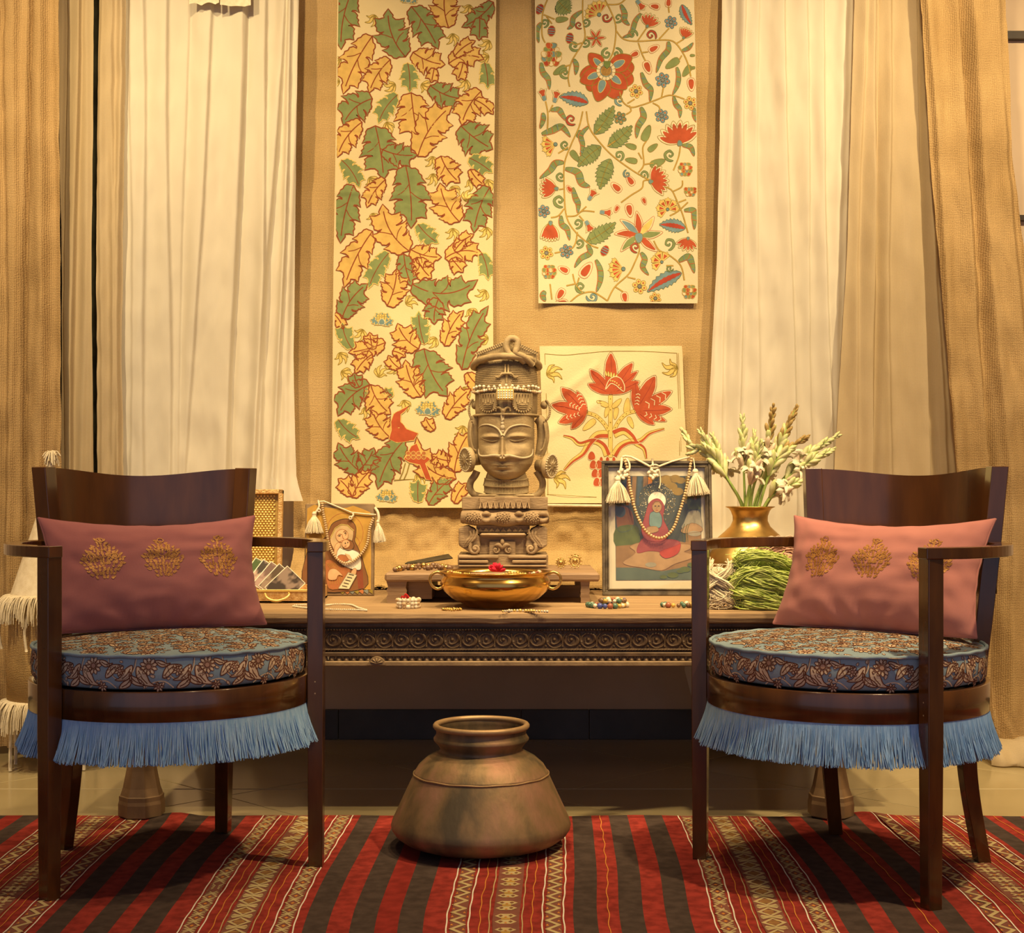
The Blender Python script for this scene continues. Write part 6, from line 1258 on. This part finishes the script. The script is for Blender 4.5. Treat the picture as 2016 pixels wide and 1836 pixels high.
# --- painted icon on a wooden panel
IY = 3.905; ib = Board(P(598, 1173, IY), (1, .03, 0), radians(9), .1885, .252)
ib.o.z = TZ + .0005
ic = thing('icon_panel', 'painted wooden icon panel of a veiled mother and child, hung with beads', 'icon', ib.o)
def rel(o): o.parent = ic; o.matrix_parent_inverse = Matrix.Translation(-ic.location); return o
rel(ib.box(MB(), 0, .1885, 0, .252, -.022, 0, bev=.0025).build('panel', M['icon']))
def IU(zx, zy):                                      # picture detail -> panel coordinates
    px, py = 620 + zx / 9.18, 980 + zy / 9.18; t = (py - 990) / 183; return ((px - lerp(609, 598.5, t)) / 136.5 * .1885, (1 - (py - 991) / 182) * .252)
qi = Print(lambda x, y, h: ib(x, y, .0008 + h), thr=.05, step=.00035)
def I(pts, n=0): return [IU(*p) for p in (sp2(pts, n, True) if n else pts)]
def el(cx_, cy_, rx, ry, a=0, n=22): return [(cx_ + rx * cos(t) * cos(a) - ry * sin(t) * sin(a), cy_ + rx * cos(t) * sin(a) + ry * sin(t) * cos(a)) for t in [2 * pi * i / n for i in range(n)]]
qi.fill(I([(-70, 190), (60, 120), (250, 170), (420, 190), (640, 180), (760, 140), (900, 190), (1060, 260), (1090, 320), (1060, 640), (1040, 1100), (1010, 1660), (700, 1650), (-180, 1640), (-130, 1000)]), 'amber', 1)
qi.stroke(I(el(590, 620, 330, 345)), .0012, 'rust', 2, closed=True); qi.stroke(I(el(750, 830, 95, 130)), .0010, 'rust', 2, closed=True)
qi.shape(I([(-160, 1640), (-110, 1000), (30, 860), (230, 720), (300, 600), (380, 460), (560, 385), (700, 400), (790, 520), (780, 680), (760, 780), (820, 920), (900, 1180), (890, 1640)], 4), 'brown', 'dark', .0012, 3)
qi.shape(I([(320, 740), (420, 560), (530, 500), (640, 510), (740, 590), (720, 760), (620, 900), (420, 960), (360, 900)], 4), 'tan', 'brown', .001, 5)
for pts in ([(330, 730), (420, 555), (530, 485)], [(530, 485), (640, 500), (750, 600)]): qi.stroke(I(pts), .0036, 'yellow', 6); qi.stroke(I(pts), .0008, 'dark', 7)
qi.shape(I(el(535, 690, 110, 120, .5)), 'flesh', 'rust', .0009, 7); qi.stroke(I(sp2([(455, 690), (490, 660), (530, 668)])), .0013, 'brown', 9); qi.fill(I(el(492, 690, 22, 9, -.3)), 'dark', 9); qi.stroke(I(sp2([(560, 625), (595, 600), (630, 615)])), .0013, 'brown', 9); qi.fill(I(el(600, 640, 20, 9, -.3)), 'dark', 9); qi.stroke(I(sp2([(540, 660), (552, 730), (575, 742)])), .0013, 'rust', 9); qi.stroke(I([(550, 778), (590, 764)]), .0018, 'maroon', 9); qi.stroke(I([(480, 800), (560, 770), (650, 730)]), .0010, 'rust', 9); qi.stroke(I([(590, 620), (615, 650), (600, 680)]), .0016, 'brown', 9)
qi.shape(I(el(640, 860, 105, 100)), 'brown', 'dark', .0009, 8); qi.shape(I(el(600, 835, 72, 78, .4)), 'flesh', 'rust', .0009, 9); qi.fill(I(el(590, 825, 10, 12)), 'dark', 11); qi.fill(I(el(635, 812, 9, 11)), 'dark', 11); qi.stroke(I([(575, 880), (610, 872)]), .0012, 'rust', 11)
qi.shape(I([(440, 960), (480, 900), (560, 940), (680, 940), (760, 960), (840, 1030), (850, 1280), (740, 1300), (560, 1240), (420, 1120)], 4), 'white', 'grey', .0011, 7)
qi.shape(I([(430, 1090), (500, 1030), (620, 1060), (640, 1130), (520, 1160)], 3), 'rust', 'brown', .0009, 9)
for k in range(4): qi.stroke(I([(580 + 22 * k, 1010 + 8 * k), (650 + 18 * k, 1120 + 6 * k)]), .0022, 'flesh', 11)
for k in range(5): qi.stroke(I([(450 + 30 * k, 1130), (470 + 30 * k, 1200)]), .0010, 'grey', 9)
qi.shape(I([(230, 1140), (330, 1130), (500, 1260), (640, 1220), (640, 1400), (560, 1600), (260, 1640), (215, 1300)], 4), 'rust', 'brown', .0010, 5)
for k in range(6): qi.stroke(I(sp2([(240 + 30 * k, 1180), (300 + 30 * k, 1300), (280 + 46 * k, 1560)])), .0010, 'amber', 7)
qi.shape(I([(380, 1000), (410, 860), (480, 810), (500, 870), (440, 960), (420, 1040)], 4), 'flesh', 'rust', .0009, 9)
qi.shape(I([(290, 1300), (400, 1290), (520, 1410), (440, 1400), (390, 1480), (270, 1480), (250, 1400)], 4), 'flesh', 'rust', .0009, 9); qi.shape(I([(660, 1380), (720, 1280), (770, 1300), (740, 1400)], 3), 'flesh', 'rust', .0009, 9)
qi.shape(I([(430, 1640), (620, 1350), (770, 1400), (620, 1650)]), 'cream', 'grey', .0009, 11)
for k in range(5): qi.stroke(I([(500 + 32 * k, 1590 - 52 * k), (545 + 32 * k, 1600 - 52 * k), (590 + 32 * k, 1612 - 52 * k)]), .0018, 'dark', 13)
for k in range(4): qi.stroke(I([(780 + 28 * k, 1300), (790 + 26 * k, 1480), (800 + 24 * k, 1640)]), .0016, 'maroon', 5)
for k in range(7): qi.fill(I([(420 + 90 * k, 1680), (500 + 90 * k, 1740), (560 + 80 * k, 1690), (500 + 90 * k, 1655)]), ('olive', 'rust', 'grey')[k % 3], 2)
rel(qi.build('icon_painting', None, 'gold-ground painting of a brown-veiled mother and child'))
gl = thing('bead_garland', 'wooden bead garland with white tassels draped over the icon panel', 'garland', ib.o)
def relg(o): o.parent = gl; o.matrix_parent_inverse = Matrix.Translation(-gl.location); return o
def ip(zx, zy, n=.007): return ib(*IU(zx, zy), n)
relg(beadstring('beads', None, smooth_path([ip(205, 90, .006), ip(215, 250, .005), ip(260, 560, .006), ip(280, 760, .007), ip(330, 950, .008), ip(440, 1120, .009), ip(570, 1190, .009), ip(720, 1150, .009), ip(880, 1010, .008), ip(990, 820, .007), ip(1040, 560, .006), ip(1120, 360, .006)], 8), .0042, [M['bead']], squash=.72, jitter=.08))
relg(MB().tube(smooth_path([ip(150, 70, .004), ip(240, 62, .003), ip(720, 268, .006), ip(1000, 300, .006), ip(1170, 310, .005)], 1), .0020, 6).build('cord', M['cream']))
for a, b in ((145, 235), (705, 370)): relg(MB().lathe([(.0026, -.0015), (.0052, -.001), (.0058, .0005), (.0045, .002), (.0024, .002), (.0022, -.0015)], 14).build('ring_shell', M['shell'])).matrix_basis = Matrix.Translation(ip(a, b, .008)) @ Matrix.Rotation(pi / 2, 4, 'X') ; 
relg(MB().tube(smooth_path([ip(130, 40, .002), ip(150, 140, .006), ip(130, 200, .006), ip(60, 300, .006)], 4), .0030, 6).tube(smooth_path([ip(740, 270, .007), ip(760, 320, .008), ip(720, 360, .008)], 3), .0028, 6).tube(smooth_path([ip(1150, 180, .0), ip(1200, 260, .006), ip(1215, 380, .006), ip(1190, 450, .006)], 4), .0040, 6).build('knots', M['cream']))
tassel(ip(60, 300, .014), .052, .025, M['cream'], None, seed=1).parent = gl; gl.children[-1].matrix_parent_inverse = Matrix.Translation(-gl.location)
tassel(ip(1195, 440, .008), .055, .018, M['cream'], None, ang=(.08, 0), seed=2).parent = gl; gl.children[-1].matrix_parent_inverse = Matrix.Translation(-gl.location)

# --- framed painting under glass
FYd = 3.925; fb_ = Board(P(1186, 1173, FYd), (1, -.02, 0), radians(8), .3000, .3690); fb_.o.z = TZ + .0005
fp_ = thing('framed_painting', 'dark framed painting of a seated woman in a red veil, leaning behind the table edge', 'picture', fb_.o)
def relf(o, par=None):
    o.parent = par or fp_; o.matrix_parent_inverse = Matrix.Translation(-fp_.location) if par is None else Matrix.Identity(4); return o
def FU(zx, zy):
    t = (zy - 140) / 1450; return ((zx - lerp(105, 132, t)) / 1178 * .300, (1 - (zy - 140) / 1450) * .369)
fw = .0185
def framebars(i0, i1, n0, n1, m):
    mb = MB()
    fb_.box(mb, i0, .300 - i0, i0, i1, n0, n1, .0012); fb_.box(mb, i0, .300 - i0, .369 - i1, .369 - i0, n0, n1, .0012); fb_.box(mb, i0, i1, i1, .369 - i1, n0, n1, .0012); fb_.box(mb, .300 - i1, .300 - i0, i1, .369 - i1, n0, n1, .0012); return mb
relf(framebars(0, .0085, -.012, .006, 0).build('frame_outer', M['frame'])); relf(framebars(.0085, .0145, -.012, .002, 0).build('frame_step', M['frame'])); relf(framebars(.0145, fw, -.012, .0045, 0).build('frame_inner', M['frame']))
relf(fb_.box(MB(), .015, .285, .015, .354, -.010, -.006, .0005).build('mount', mat('cream_mount_card', (.55, .50, .37), (.62, .56, .42), sc=12, rough=.9)))
relf(fb_.box(MB(), .006, .294, .006, .363, -.016, -.010, .0005).build('backing_board', M['icon']))
qf = Print(lambda x, y, h: fb_(x, y, -.0055 + h), thr=.05, step=.00022)
def Fz(pts, n=0): return [FU(*p) for p in (sp2(pts, n, True) if n else pts)]
ink('slate', (.075, .085, .072)); ink('lake', (.10, .13, .10)); ink('rose', (.28, .075, .07)); ink('mustard', (.27, .185, .05)); ink('clay', (.25, .15, .065)); ink('moss', (.10, .125, .04)); ink('peach', (.36, .235, .12)); ink('ash', (.30, .28, .21))
qf.fill(Fz([(250, 300), (1175, 300), (1190, 1420), (275, 1425)]), 'slate', 1)
for x, c in ((440, 'clay'), (500, 'navy'), (560, 'clay'), (610, 'orange'), (330, 'navy'), (380, 'brown')): qf.fill(Fz([(x, 305), (x + 45, 305), (x + 30, 620), (x - 10, 620)]), c, 2)
qf.shape(Fz([(270, 700), (330, 620), (440, 690), (450, 860), (300, 900)], 4), 'brown', 'navy', .001, 2); qf.fill(Fz(el(315, 690, 55, 60)), 'navy', 3)
for x, y, r in ((800, 340, 70), (900, 330, 60), (850, 420, 75), (930, 470, 60), (960, 350, 50)): qf.fill(Fz(el(x, y, r, r * .7)), 'mustard', 3)
for x in (1010, 1060, 1110): qf.fill(Fz([(x, 305), (x + 26, 305), (x + 18, 600), (x - 6, 600)]), ('brown', 'slate', 'olive')[x % 3], 3)
qf.fill(Fz([(265, 870), (450, 830), (520, 900), (500, 1060), (270, 1060)], 3), 'moss', 2); qf.fill(Fz([(1020, 560), (1170, 560), (1175, 660), (1040, 660)]), 'moss', 3)
qf.shape(Fz([(1000, 800), (1050, 690), (1150, 680), (1180, 760), (1180, 880), (980, 870)], 4), 'ash', 'grey', .001, 4); qf.shape(Fz([(970, 880), (1080, 810), (1180, 850), (1182, 900), (1000, 920)], 3), 'peach', 'clay', .001, 5); qf.fill(Fz([(1020, 920), (1180, 900), (1185, 1060), (1010, 1060)]), 'clay', 3); qf.fill(Fz(el(1110, 925, 70, 28)), 'ash', 5)
qf.shape(Fz([(520, 480), (620, 390), (760, 400), (880, 500), (900, 700), (800, 840), (600, 820), (520, 660)], 4), 'slate', 'navy', .001, 4)
rnd = random.Random(4)
for i in range(230):
    a = rnd.uniform(0, 6.28); r = rnd.uniform(.55, 1.0); x, y = 705 + 200 * r * cos(a), 590 + 230 * r * sin(a); qf.fill(Fz(el(x, y, 5, 5, 0, 5)), ('cream', 'mustard', 'ash')[i % 3], 6)
qf.shape(Fz(el(705, 570, 96, 98)), 'white', 'ash', .001, 8)
qf.fill(Fz([(270, 1060), (500, 1040), (960, 1010), (1185, 1060), (1190, 1420), (275, 1425)]), 'clay', 3); qf.fill(Fz([(275, 1290), (480, 1290), (760, 1330), (1188, 1250), (1190, 1420), (275, 1425)]), 'lake', 4)
qf.shape(Fz([(350, 1230), (480, 1130), (420, 1060), (600, 1010), (830, 1030), (1050, 1040), (1060, 1090), (1000, 1120), (1100, 1150), (1080, 1190), (900, 1250), (760, 1320), (560, 1290), (420, 1270)], 4), 'peach', 'clay', .0012, 6)
qf.shape(Fz([(500, 1130), (520, 1030), (590, 960), (700, 990), (880, 990), (960, 1030), (930, 1110), (830, 1160), (740, 1120), (620, 1110)], 4), 'rose', 'maroon', .0012, 8); qf.shape(Fz([(740, 1120), (900, 1060), (960, 1040), (930, 1140), (800, 1190)], 3), 'red2', 'maroon', .001, 10)
qf.shape(Fz([(545, 860), (590, 700), (620, 600), (680, 552), (740, 560), (785, 640), (770, 760), (830, 900), (780, 1000), (620, 1000), (560, 950)], 4), 'rose', 'maroon', .0012, 10)
qf.shape(Fz([(625, 780), (640, 700), (720, 690), (760, 760), (740, 860), (640, 850)], 4), 'teal', 'navy', .001, 12); qf.shape(Fz([(600, 860), (700, 850), (720, 900), (620, 920)], 3), 'peach', 'clay', .001, 13)
qf.shape(Fz(el(705, 635, 50, 62)), 'peach', 'clay', .001, 14); qf.stroke(Fz([(660, 612), (685, 580), (730, 580), (752, 612)]), .0022, 'brown', 16)
for x in (688, 724): qf.fill(Fz(el(x, 628, 10, 5)), 'dark', 16)
qf.stroke(Fz([(706, 635), (702, 655)]), .0008, 'clay', 16); qf.stroke(Fz([(692, 672), (718, 672)]), .0014, 'red2', 16)
qf.fill(Fz(el(645, 1260, 60, 26)), 'ash', 8)
for x, y, r in ((1010, 1310, 58), (1080, 1260, 45), (960, 1330, 40), (880, 1370, 60), (780, 1390, 40), (1120, 1200, 30)): qf.shape(Fz(el(x, y, r, r * .5)), ('moss', 'olive')[x % 2], 'pine', .0008, 8)
for x in (990, 1020, 1040): qf.stroke(Fz([(x, 1010), (x - 10, 900), (x + 12, 820)]), .0012, 'moss', 9)
pt_ = qf.build('painting', None, 'painting of a seated woman with a white halo among lotus leaves'); relf(pt_)
gm = bpy.data.materials.new('picture_glass'); gm.use_nodes = True; nt = gm.node_tree; nt.nodes.clear()
ou = nt.nodes.new('ShaderNodeOutputMaterial'); tr = nt.nodes.new('ShaderNodeBsdfTransparent'); gs = nt.nodes.new('ShaderNodeBsdfGlossy'); gs.inputs['Roughness'].default_value = .02; mxs = nt.nodes.new('ShaderNodeMixShader'); mxs.inputs[0].default_value = .05
nt.links.new(tr.outputs[0], mxs.inputs[1]); nt.links.new(gs.outputs[0], mxs.inputs[2]); nt.links.new(mxs.outputs[0], ou.inputs[0])
relf(fb_.box(MB(), .0150, .2850, .0150, .3540, -.0012, .0006, 0).build('glass_pane', gm))
gl2 = thing('bead_garland', 'wooden bead garland with cream tassels and cowrie clusters over the framed painting', 'garland', fb_.o)
def relh(o): o.parent = gl2; o.matrix_parent_inverse = Matrix.Translation(-gl2.location); return o
def fq(zx, zy, n=.012): return fb_(*FU(zx, zy), n)
relh(beadstring('beads', None, smooth_path([fq(345, 110, .008), fq(385, 250, .010), fq(405, 400, .012), fq(440, 560, .012), fq(470, 680, .012), fq(520, 800, .012), fq(590, 910, .012), fq(690, 975, .012), fq(790, 965, .012), fq(880, 870, .012), fq(935, 720, .012), fq(985, 560, .012), fq(1030, 370, .012), fq(1055, 200, .010), fq(1072, 105, .008)], 8), .0044, [M['bead']], squash=.85, jitter=.06))
relh(MB().tube(smooth_path([fq(330, 95, .004), fq(420, 100, .008), fq(640, 215, .010)], 2), .0030, 6).tube([fq(690, 215, .010), fq(860, 150, .008), fq(1050, 100, .004)], .0026, 6).tube([fq(650, 120, .004), fq(655, 215, .009)], .0030, 6).tube(smooth_path([fq(720, 230, .010), fq(735, 330, .010), fq(735, 400, .010), fq(722, 440, .010)], 4), .0018, 5).tube(smooth_path([fq(320, 100, .004), fq(315, 190, .010), fq(300, 270, .012), fq(265, 340, .012)], 4), .0036, 6).tube(smooth_path([fq(365, 110, .004), fq(400, 170, .010), fq(400, 240, .012), fq(350, 270, .012)], 4), .0030, 6).tube(smooth_path([fq(1090, 110, .004), fq(1100, 200, .012), fq(1100, 265, .014)], 4), .0016, 5).tube(smooth_path([fq(620, 205, .012), fq(680, 190, .016), fq(720, 210, .012), fq(660, 225, .012)], 4, True), .0024, 5, closed=True).build('cord', M['cream']))
def cowries(cx_, cy_):
    rnd = random.Random(cx_)
    for i, (dx, dy) in enumerate(((-45, 5), (-15, -20), (20, 0), (45, -15), (-25, 45), (15, 40), (40, 35), (0, 65))):
        mb = MB().ball((0, 0, 0), (.0046, .0042, .0062), 8, 6); o = relh(mb.build('cowrie_shell', M['shell'])); o.matrix_basis = Matrix.Translation(fq(cx_ + dx, cy_ + dy, .016)) @ Matrix.Rotation(rnd.uniform(-1, 1), 4, 'Y')
cowries(655, 270); cowries(335, 270)
t_ = tassel(fq(275, 350, .022), .064, .034, M['cream'], None, seed=5, ang=(.02, 0)); relh(t_); t_ = tassel(fq(1104, 270, .024), .064, .032, M['cream'], None, seed=6, ang=(.12, 0)); relh(t_)

# ------------------------------------------------------------------ open gold box with photographs
gx0, gx1 = P(432, 1187, 3.68).x, P(626, 1187, 3.68).x; gy = 3.67
gb = thing('gold_box', 'open gilded box with a woven gold lid lining and a curved handle', 'box', ((gx0 + gx1) / 2, gy, TZ + .0005))
gw = gx1 - gx0; gd = .20; gh = .034
mb = MB()
for c, s in (((0, .003, gh / 2), (gw, .006, gh)), ((0, gd - .003, gh / 2), (gw, .006, gh)), ((-gw / 2 + .003, gd / 2, gh / 2), (.006, gd, gh)), ((gw / 2 - .003, gd / 2, gh / 2), (.006, gd, gh)), ((0, gd / 2, .003), (gw, gd, .006))): mb.box(c, s, bev=.001)
tray = mb.build('tray', M['gilt'], gb)
MB().box((0, -.0005, gh - .003), (gw, .003, .006), bev=.001).build('tray_lip', M['gold'], tray)
hpth = smooth_path([(-.030, -.003, gh * .72), (-.024, -.012, gh * .45), (-.012, -.015, gh * .25), (.005, -.015, gh * .2), (.024, -.013, gh * .38), (.032, -.008, gh * .62), (.030, -.002, gh * .75)], 5)
hh = MB().tube(hpth, lambda t: .0024 + .0012 * sin(pi * t), 7).build('handle', M['gold'], gb); hh.location.x = -.006 + P(550, 0, 3.67).x - gb.location.x
lid = thing('tmp', '', ''); bpy.data.objects.remove(lid)
tl = radians(7); lh = .268
def lp(x, z, n=0): return Vector((x, gd + .012 + z * sin(tl) - n * cos(tl), gh * .6 + z * cos(tl) + n * sin(tl)))
x1 = P(556, 1000, 3.9).x - gb.location.x; x0 = x1 - gw
mb = MB(); Rl = Rx(-tl)
for c, s in (((x0 + gw / 2, lh - .006), (gw, .022, .012)), ((x0 + gw / 2, .006), (gw, .022, .012))): mb.box(lp(c[0], c[1]), s, rot=Rl, bev=.0015)
for xx in (x0 + .006, x1 - .006): mb.box(lp(xx, lh / 2), (.012, .022, lh), rot=Rl, bev=.0015)
mb.box(lp(x0 + gw / 2, lh / 2, -.008), (gw, .004, lh), rot=Rl)
ld = mb.build('lid', M['gilt'], gb)
mb = MB(); mb2 = MB(); nx, nz = 24, 38
for i in range(nx):
    for j in range(nz):
        x = x0 + .016 + (i + .5 * (j % 2)) * (gw - .036) / nx; z = .016 + j * (lh - .032) / (nz - 1); mb.ball(lp(x, z, -.004), (.0042, .0026, .0030), 6, 4)
mb.build('woven_lining', M['gold'], ld, kind='stuff')
MB().box(lp(x0 + gw / 2, lh / 2, -.0055), (gw - .02, .001, lh - .02), rot=Rl).build('lid_lining', mat('gold_cloth', (.42, .27, .06), (.52, .35, .09), sc=80, rough=.45), ld)
PC = [('green garden scene photograph standing at the back of the gold box', (.06, .10, .035), (.22, .20, .15)), ('photograph with a dark-haired figure in the gold box', (.05, .04, .035), (.50, .36, .30)), ('pale pink photograph leaning in the gold box', (.16, .10, .09), (.38, .26, .23)), ('brownish photograph leaning in the gold box', (.09, .06, .04), (.28, .20, .15)), ('frontmost photograph leaning in the gold box', (.26, .19, .155), (.05, .035, .03))]
for i, (lb, a, b) in enumerate(PC):
    m = mat('photo_%d' % i, a, b, sc=38, rough=.6, spec=.2, detail=2, ramp=(.45, .55), stretch=(1, 1, .6)); w = .085; h = .062; R = Ry(radians(28 + 4 * i)) @ Rx(-radians(46 - 3 * i))
    cen = Vector((P(508 + 15 * i, 0, 3.78).x, gy + .125 - .018 * i, TZ + .066 - .006 * i)); o = MB().box((0, 0, 0), (h, .0008, w)).build('photograph', m); o.location = cen; o.rotation_euler = R.to_euler()
    tag(o, lb, 'photograph', 'photographs in the gold box'); MB().box((0, -.0006, 0), (h * 1.06, .0006, w * 1.04)).build('white_border', M['shell'], o).location = (0, .0008, 0)

# ------------------------------------------------------------------ trinkets on the table and stool
def ring(cx_, py, rx, ry, Yd=None, z=None, n=40, a0=0, a1=2 * pi, wob=0):
    z = TZ + .004 if z is None else z; Yd = Yd or FPX * (EYE - z) / (py - CY); x0_ = (cx_ - CX) * Yd / FPX
    return [Vector((x0_ + rx * cos(a) * (1 + wob * sin(5 * a)), Yd + ry * sin(a) * (1 + wob * cos(4 * a)), z)) for a in [a0 + (a1 - a0) * i / n for i in range(n + 1)]]
GRP = 'bead bracelets on the table'
beadstring('bead_bracelet', 'multicoloured bead bracelet lying coiled beside the bowl', ring(1196, 1193, .044, .036, Yd=3.535, z=TZ + .0065, wob=.12), .0064, pal + [pal[0]], jitter=.25, cat='bracelet', group=GRP, seed=2)
o = beadstring('inner_coil', None, ring(1206, 1190, .030, .026, Yd=3.54, z=TZ + .0175), .0058, pal + [pal[0]], jitter=.25, seed=9); o.parent = bpy.data.objects['bead_bracelet']
beadstring('bead_bracelet', 'multicoloured open bead bracelet in front of the framed painting', ring(1333, 1190, .036, .032, Yd=3.55, z=TZ + .0066, a0=2.2, a1=7.6), .0064, pal, jitter=.25, cat='bracelet', group=GRP, seed=3)
cu = thing('shell_cuff', 'cream shell cuff bracelet with a red thread bow', 'bracelet', ring(803, 1195, 0, 0, Yd=3.52, z=TZ + .0005)[0])
def relc(o, par): o.parent = par; o.matrix_parent_inverse = Matrix.Translation(-par.location); return o
for k in range(3): relc(beadstring('shell_row', None, ring(803, 1195, .026, .022, Yd=3.52, z=TZ + .0045 + .0078 * k, wob=.04), .0050, [M['shell'], pal[0], M['bead']], jitter=.3, seed=20 + k), cu)
relc(MB().tube(smooth_path([ring(803, 1195, .026, .022, Yd=3.52, z=TZ + .026)[26 + i] + Vector((0, 0, .004 * (i % 2))) for i in range(6)], 3), .0022, 5).build('red_bow', cloth('red_thread', (.45, .02, .02))), cu)
relc(MB().tube(smooth_path([ring(803, 1195, .0255, .0225, Yd=3.52, z=TZ + .026)[28], ring(803, 1195, .0255, .0225, Yd=3.52, z=TZ + .036)[29], ring(803, 1195, .026, .024, Yd=3.52, z=TZ + .028)[31]], 3), .0020, 5).build('red_bow', cloth('red_thread', (.45, .02, .02))), cu)
p0 = [P(x, y, FPX * (EYE - TZ - .003) / (y - CY)) for x, y in ((576, 1193), (600, 1196), (640, 1199), (700, 1200), (722, 1201), (705, 1196), (690, 1190), (660, 1189), (640, 1191), (610, 1190), (578, 1191))]
beadstring('bead_necklace', 'thin white bead string laid loosely in front of the gold box', smooth_path(p0, 6), .0024, [M['shell'], pal[0]], cat='beads', seed=6, jitter=.15)
beadstring('bead_bracelet', 'small tangle of gold chain at the foot of the bowl', ring(890, 1199, .018, .012, z=TZ + .0035, a1=9, wob=.3), .0032, [M['brass_v'], pal[1]], jitter=.3, cat='chain', seed=7)
p0 = [P(x, y, FPX * (EYE - TZ - .003) / (y - CY)) for x, y in ((988, 1203), (1010, 1201.5), (1040, 1202), (1080, 1203.5))]
beadstring('bead_necklace', 'row of silver beads under the front of the bowl', smooth_path(p0, 6), .0034, [M['shell'], M['gold']], cat='beads', seed=8, jitter=.3)
zs = SZ + .006
p0 = [P(x, y, FPX * (EYE - zs) / (y - CY)) for x, y in ((776, 1122), (800, 1118), (830, 1119), (860, 1117.5), (888, 1119), (860, 1114), (830, 1114), (800, 1114.5))]
beadstring('bead_bracelet', 'dark metal bead bracelet stretched along the stool', [Vector((p.x, p.y, zs + .0015)) for p in smooth_path(p0, 6)], .0066, [pal[5], M['brass_v'], pal[5]], cat='bracelet', seed=12, jitter=.35)
o = MB().prism([(-.075, -.004), (-.066, .002), (.05, .012), (.055, -.012), (-.03, -.014)], .003, frame=lambda x, y, z: Vector((x, y * 2.2, z))).build('dark_leaf', mat('blackened_metal', (.035, .033, .028), (.08, .075, .06), sc=30, rough=.4, metal=.6), None, fix=True, bevel=.0006)
o.location = P(850, 1104, 3.955); o.location.z = SZ + .020; o.rotation_euler = (radians(10), radians(-8), .15); tag(o, 'flat blackened metal blade resting on the stool behind the beads', 'blade')
for i, (x, y, r, lb) in enumerate(((1104, 1115, .013, 'round openwork brass earring on the stool'), (1132, 1112, .018, 'sun-shaped brass brooch on the stool'))):
    Yd = 3.84; c = P(x, y, Yd); c.z = SZ + r + .004; mb = MB(); n = 12
    mb.tube([c + Vector((r * .72 * cos(a), 0, r * .72 * sin(a))) for a in [2 * pi * k / 24 for k in range(24)]], .0018, 5, closed=True).ball(c, (.0052, .004, .0052), 8, 6)
    for k in range(n):
        a = 2 * pi * k / n; mb.tube([c + Vector((.004 * cos(a), -.001, .004 * sin(a))), c + Vector((r * cos(a), 0, r * sin(a)))], .0012, 4); mb.ball(c + Vector((r * cos(a), -.001, r * sin(a))), .0022, 5, 4)
    o = mb.build('brooch', M['brass_v']); tag(o, lb, 'jewellery', 'brass ornaments on the stool')

# ------------------------------------------------------------------ fringed cloth tower beside the curtain
LY = 4.10; ks = LY / FPX; lxx = (104 - CX) * ks
lt = thing('fringed_tower', 'pointed cloth-covered burlap stand with cream fringes behind the chair', 'stand', (lxx, LY, 0))
def ly(py): return EYE - (py - CY) * ks
R0 = .118
MB().lathe([(.006, ly(935)), (.012, ly(945)), (R0 * .97, ly(1168)), (R0, ly(1172)), (R0 * .96, ly(1175))], 40).build('cone_cover', M['cream'], lt)
MB().lathe([(.118, ly(1170)), (.119, ly(1230)), (.122, ly(1300)), (.124, ly(1382)), (.10, ly(1385)), (.10, ly(1175))], 40).build('burlap_body', M['burlap'], lt)
def fringe_ring(z, r, L, fl, n, seed, name):
    rnd = random.Random(seed); mb = MB()
    for i in range(n):
        a = 2 * pi * i / n; c = .5 + .5 * noise.noise((a * 5, seed, 1)); Lk = L * (.55 + .75 * c) * rnd.uniform(.85, 1.1); f = fl * rnd.uniform(.6, 1.3); tw = rnd.gauss(0, .03)
        pts = [((r + f * (1 - (1 - t) ** 2)) * cos(a + tw * t), (r + f * (1 - (1 - t) ** 2)) * sin(a + tw * t), z - Lk * t ** 1.5 + .006 * sin(pi * t)) for t in (0, .25, .5, .75, 1)]; mb.tube(pts, .0016, 3, cap=False)
    return mb.build(name, M['cream'], lt, kind='stuff')
fringe_ring(ly(1168), R0 - .004, .075, .035, 520, 1, 'upper_fringe'); fringe_ring(ly(1372), .122, .085, .030, 520, 2, 'lower_fringe')
for a in (2.9, 3.75, 4.9, 5.8, .4, 1.6): MB().tube([(.118 * cos(a), .118 * sin(a), 0.002), (.117 * cos(a), .117 * sin(a), ly(1385))], lambda t: .0052 + .0009 * sin(t * 60), 7).build('wrapped_leg', M['cream'], lt)
mb = MB().tube([(0, 0, ly(938)), (-.006, 0, ly(918)), (-.004, 0, ly(908))], lambda t: .012 - .003 * t, 8); rnd = random.Random(3)
for i in range(60):
    a = rnd.uniform(0, 6.28); r = rnd.uniform(.010, .026); mb.tube(smooth_path([(-.004, 0, ly(908)), (-.004 + r * .5 * cos(a), r * .5 * sin(a), ly(892) + rnd.uniform(-.004, .008)), (-.004 + r * cos(a), r * sin(a), ly(905) + rnd.uniform(-.02, .012))], 3), .0018, 4, cap=False)
mb.build('top_knot', M['cream'], lt)
for nm in ('cord_tail',):
    for i, a in enumerate((3.4, 3.62, 4.5)):
        x, y = .135 * cos(a), .135 * sin(a); mb = MB().tube(smooth_path([(x, y, ly(1205)), (x * 1.05 - .004, y * 1.05, ly(1235)), (x * 1.02, y * 1.04, ly(1272))], 4), .0042, 5); mb.build(nm, M['cream'], lt)

bpy.context.view_layer.update()
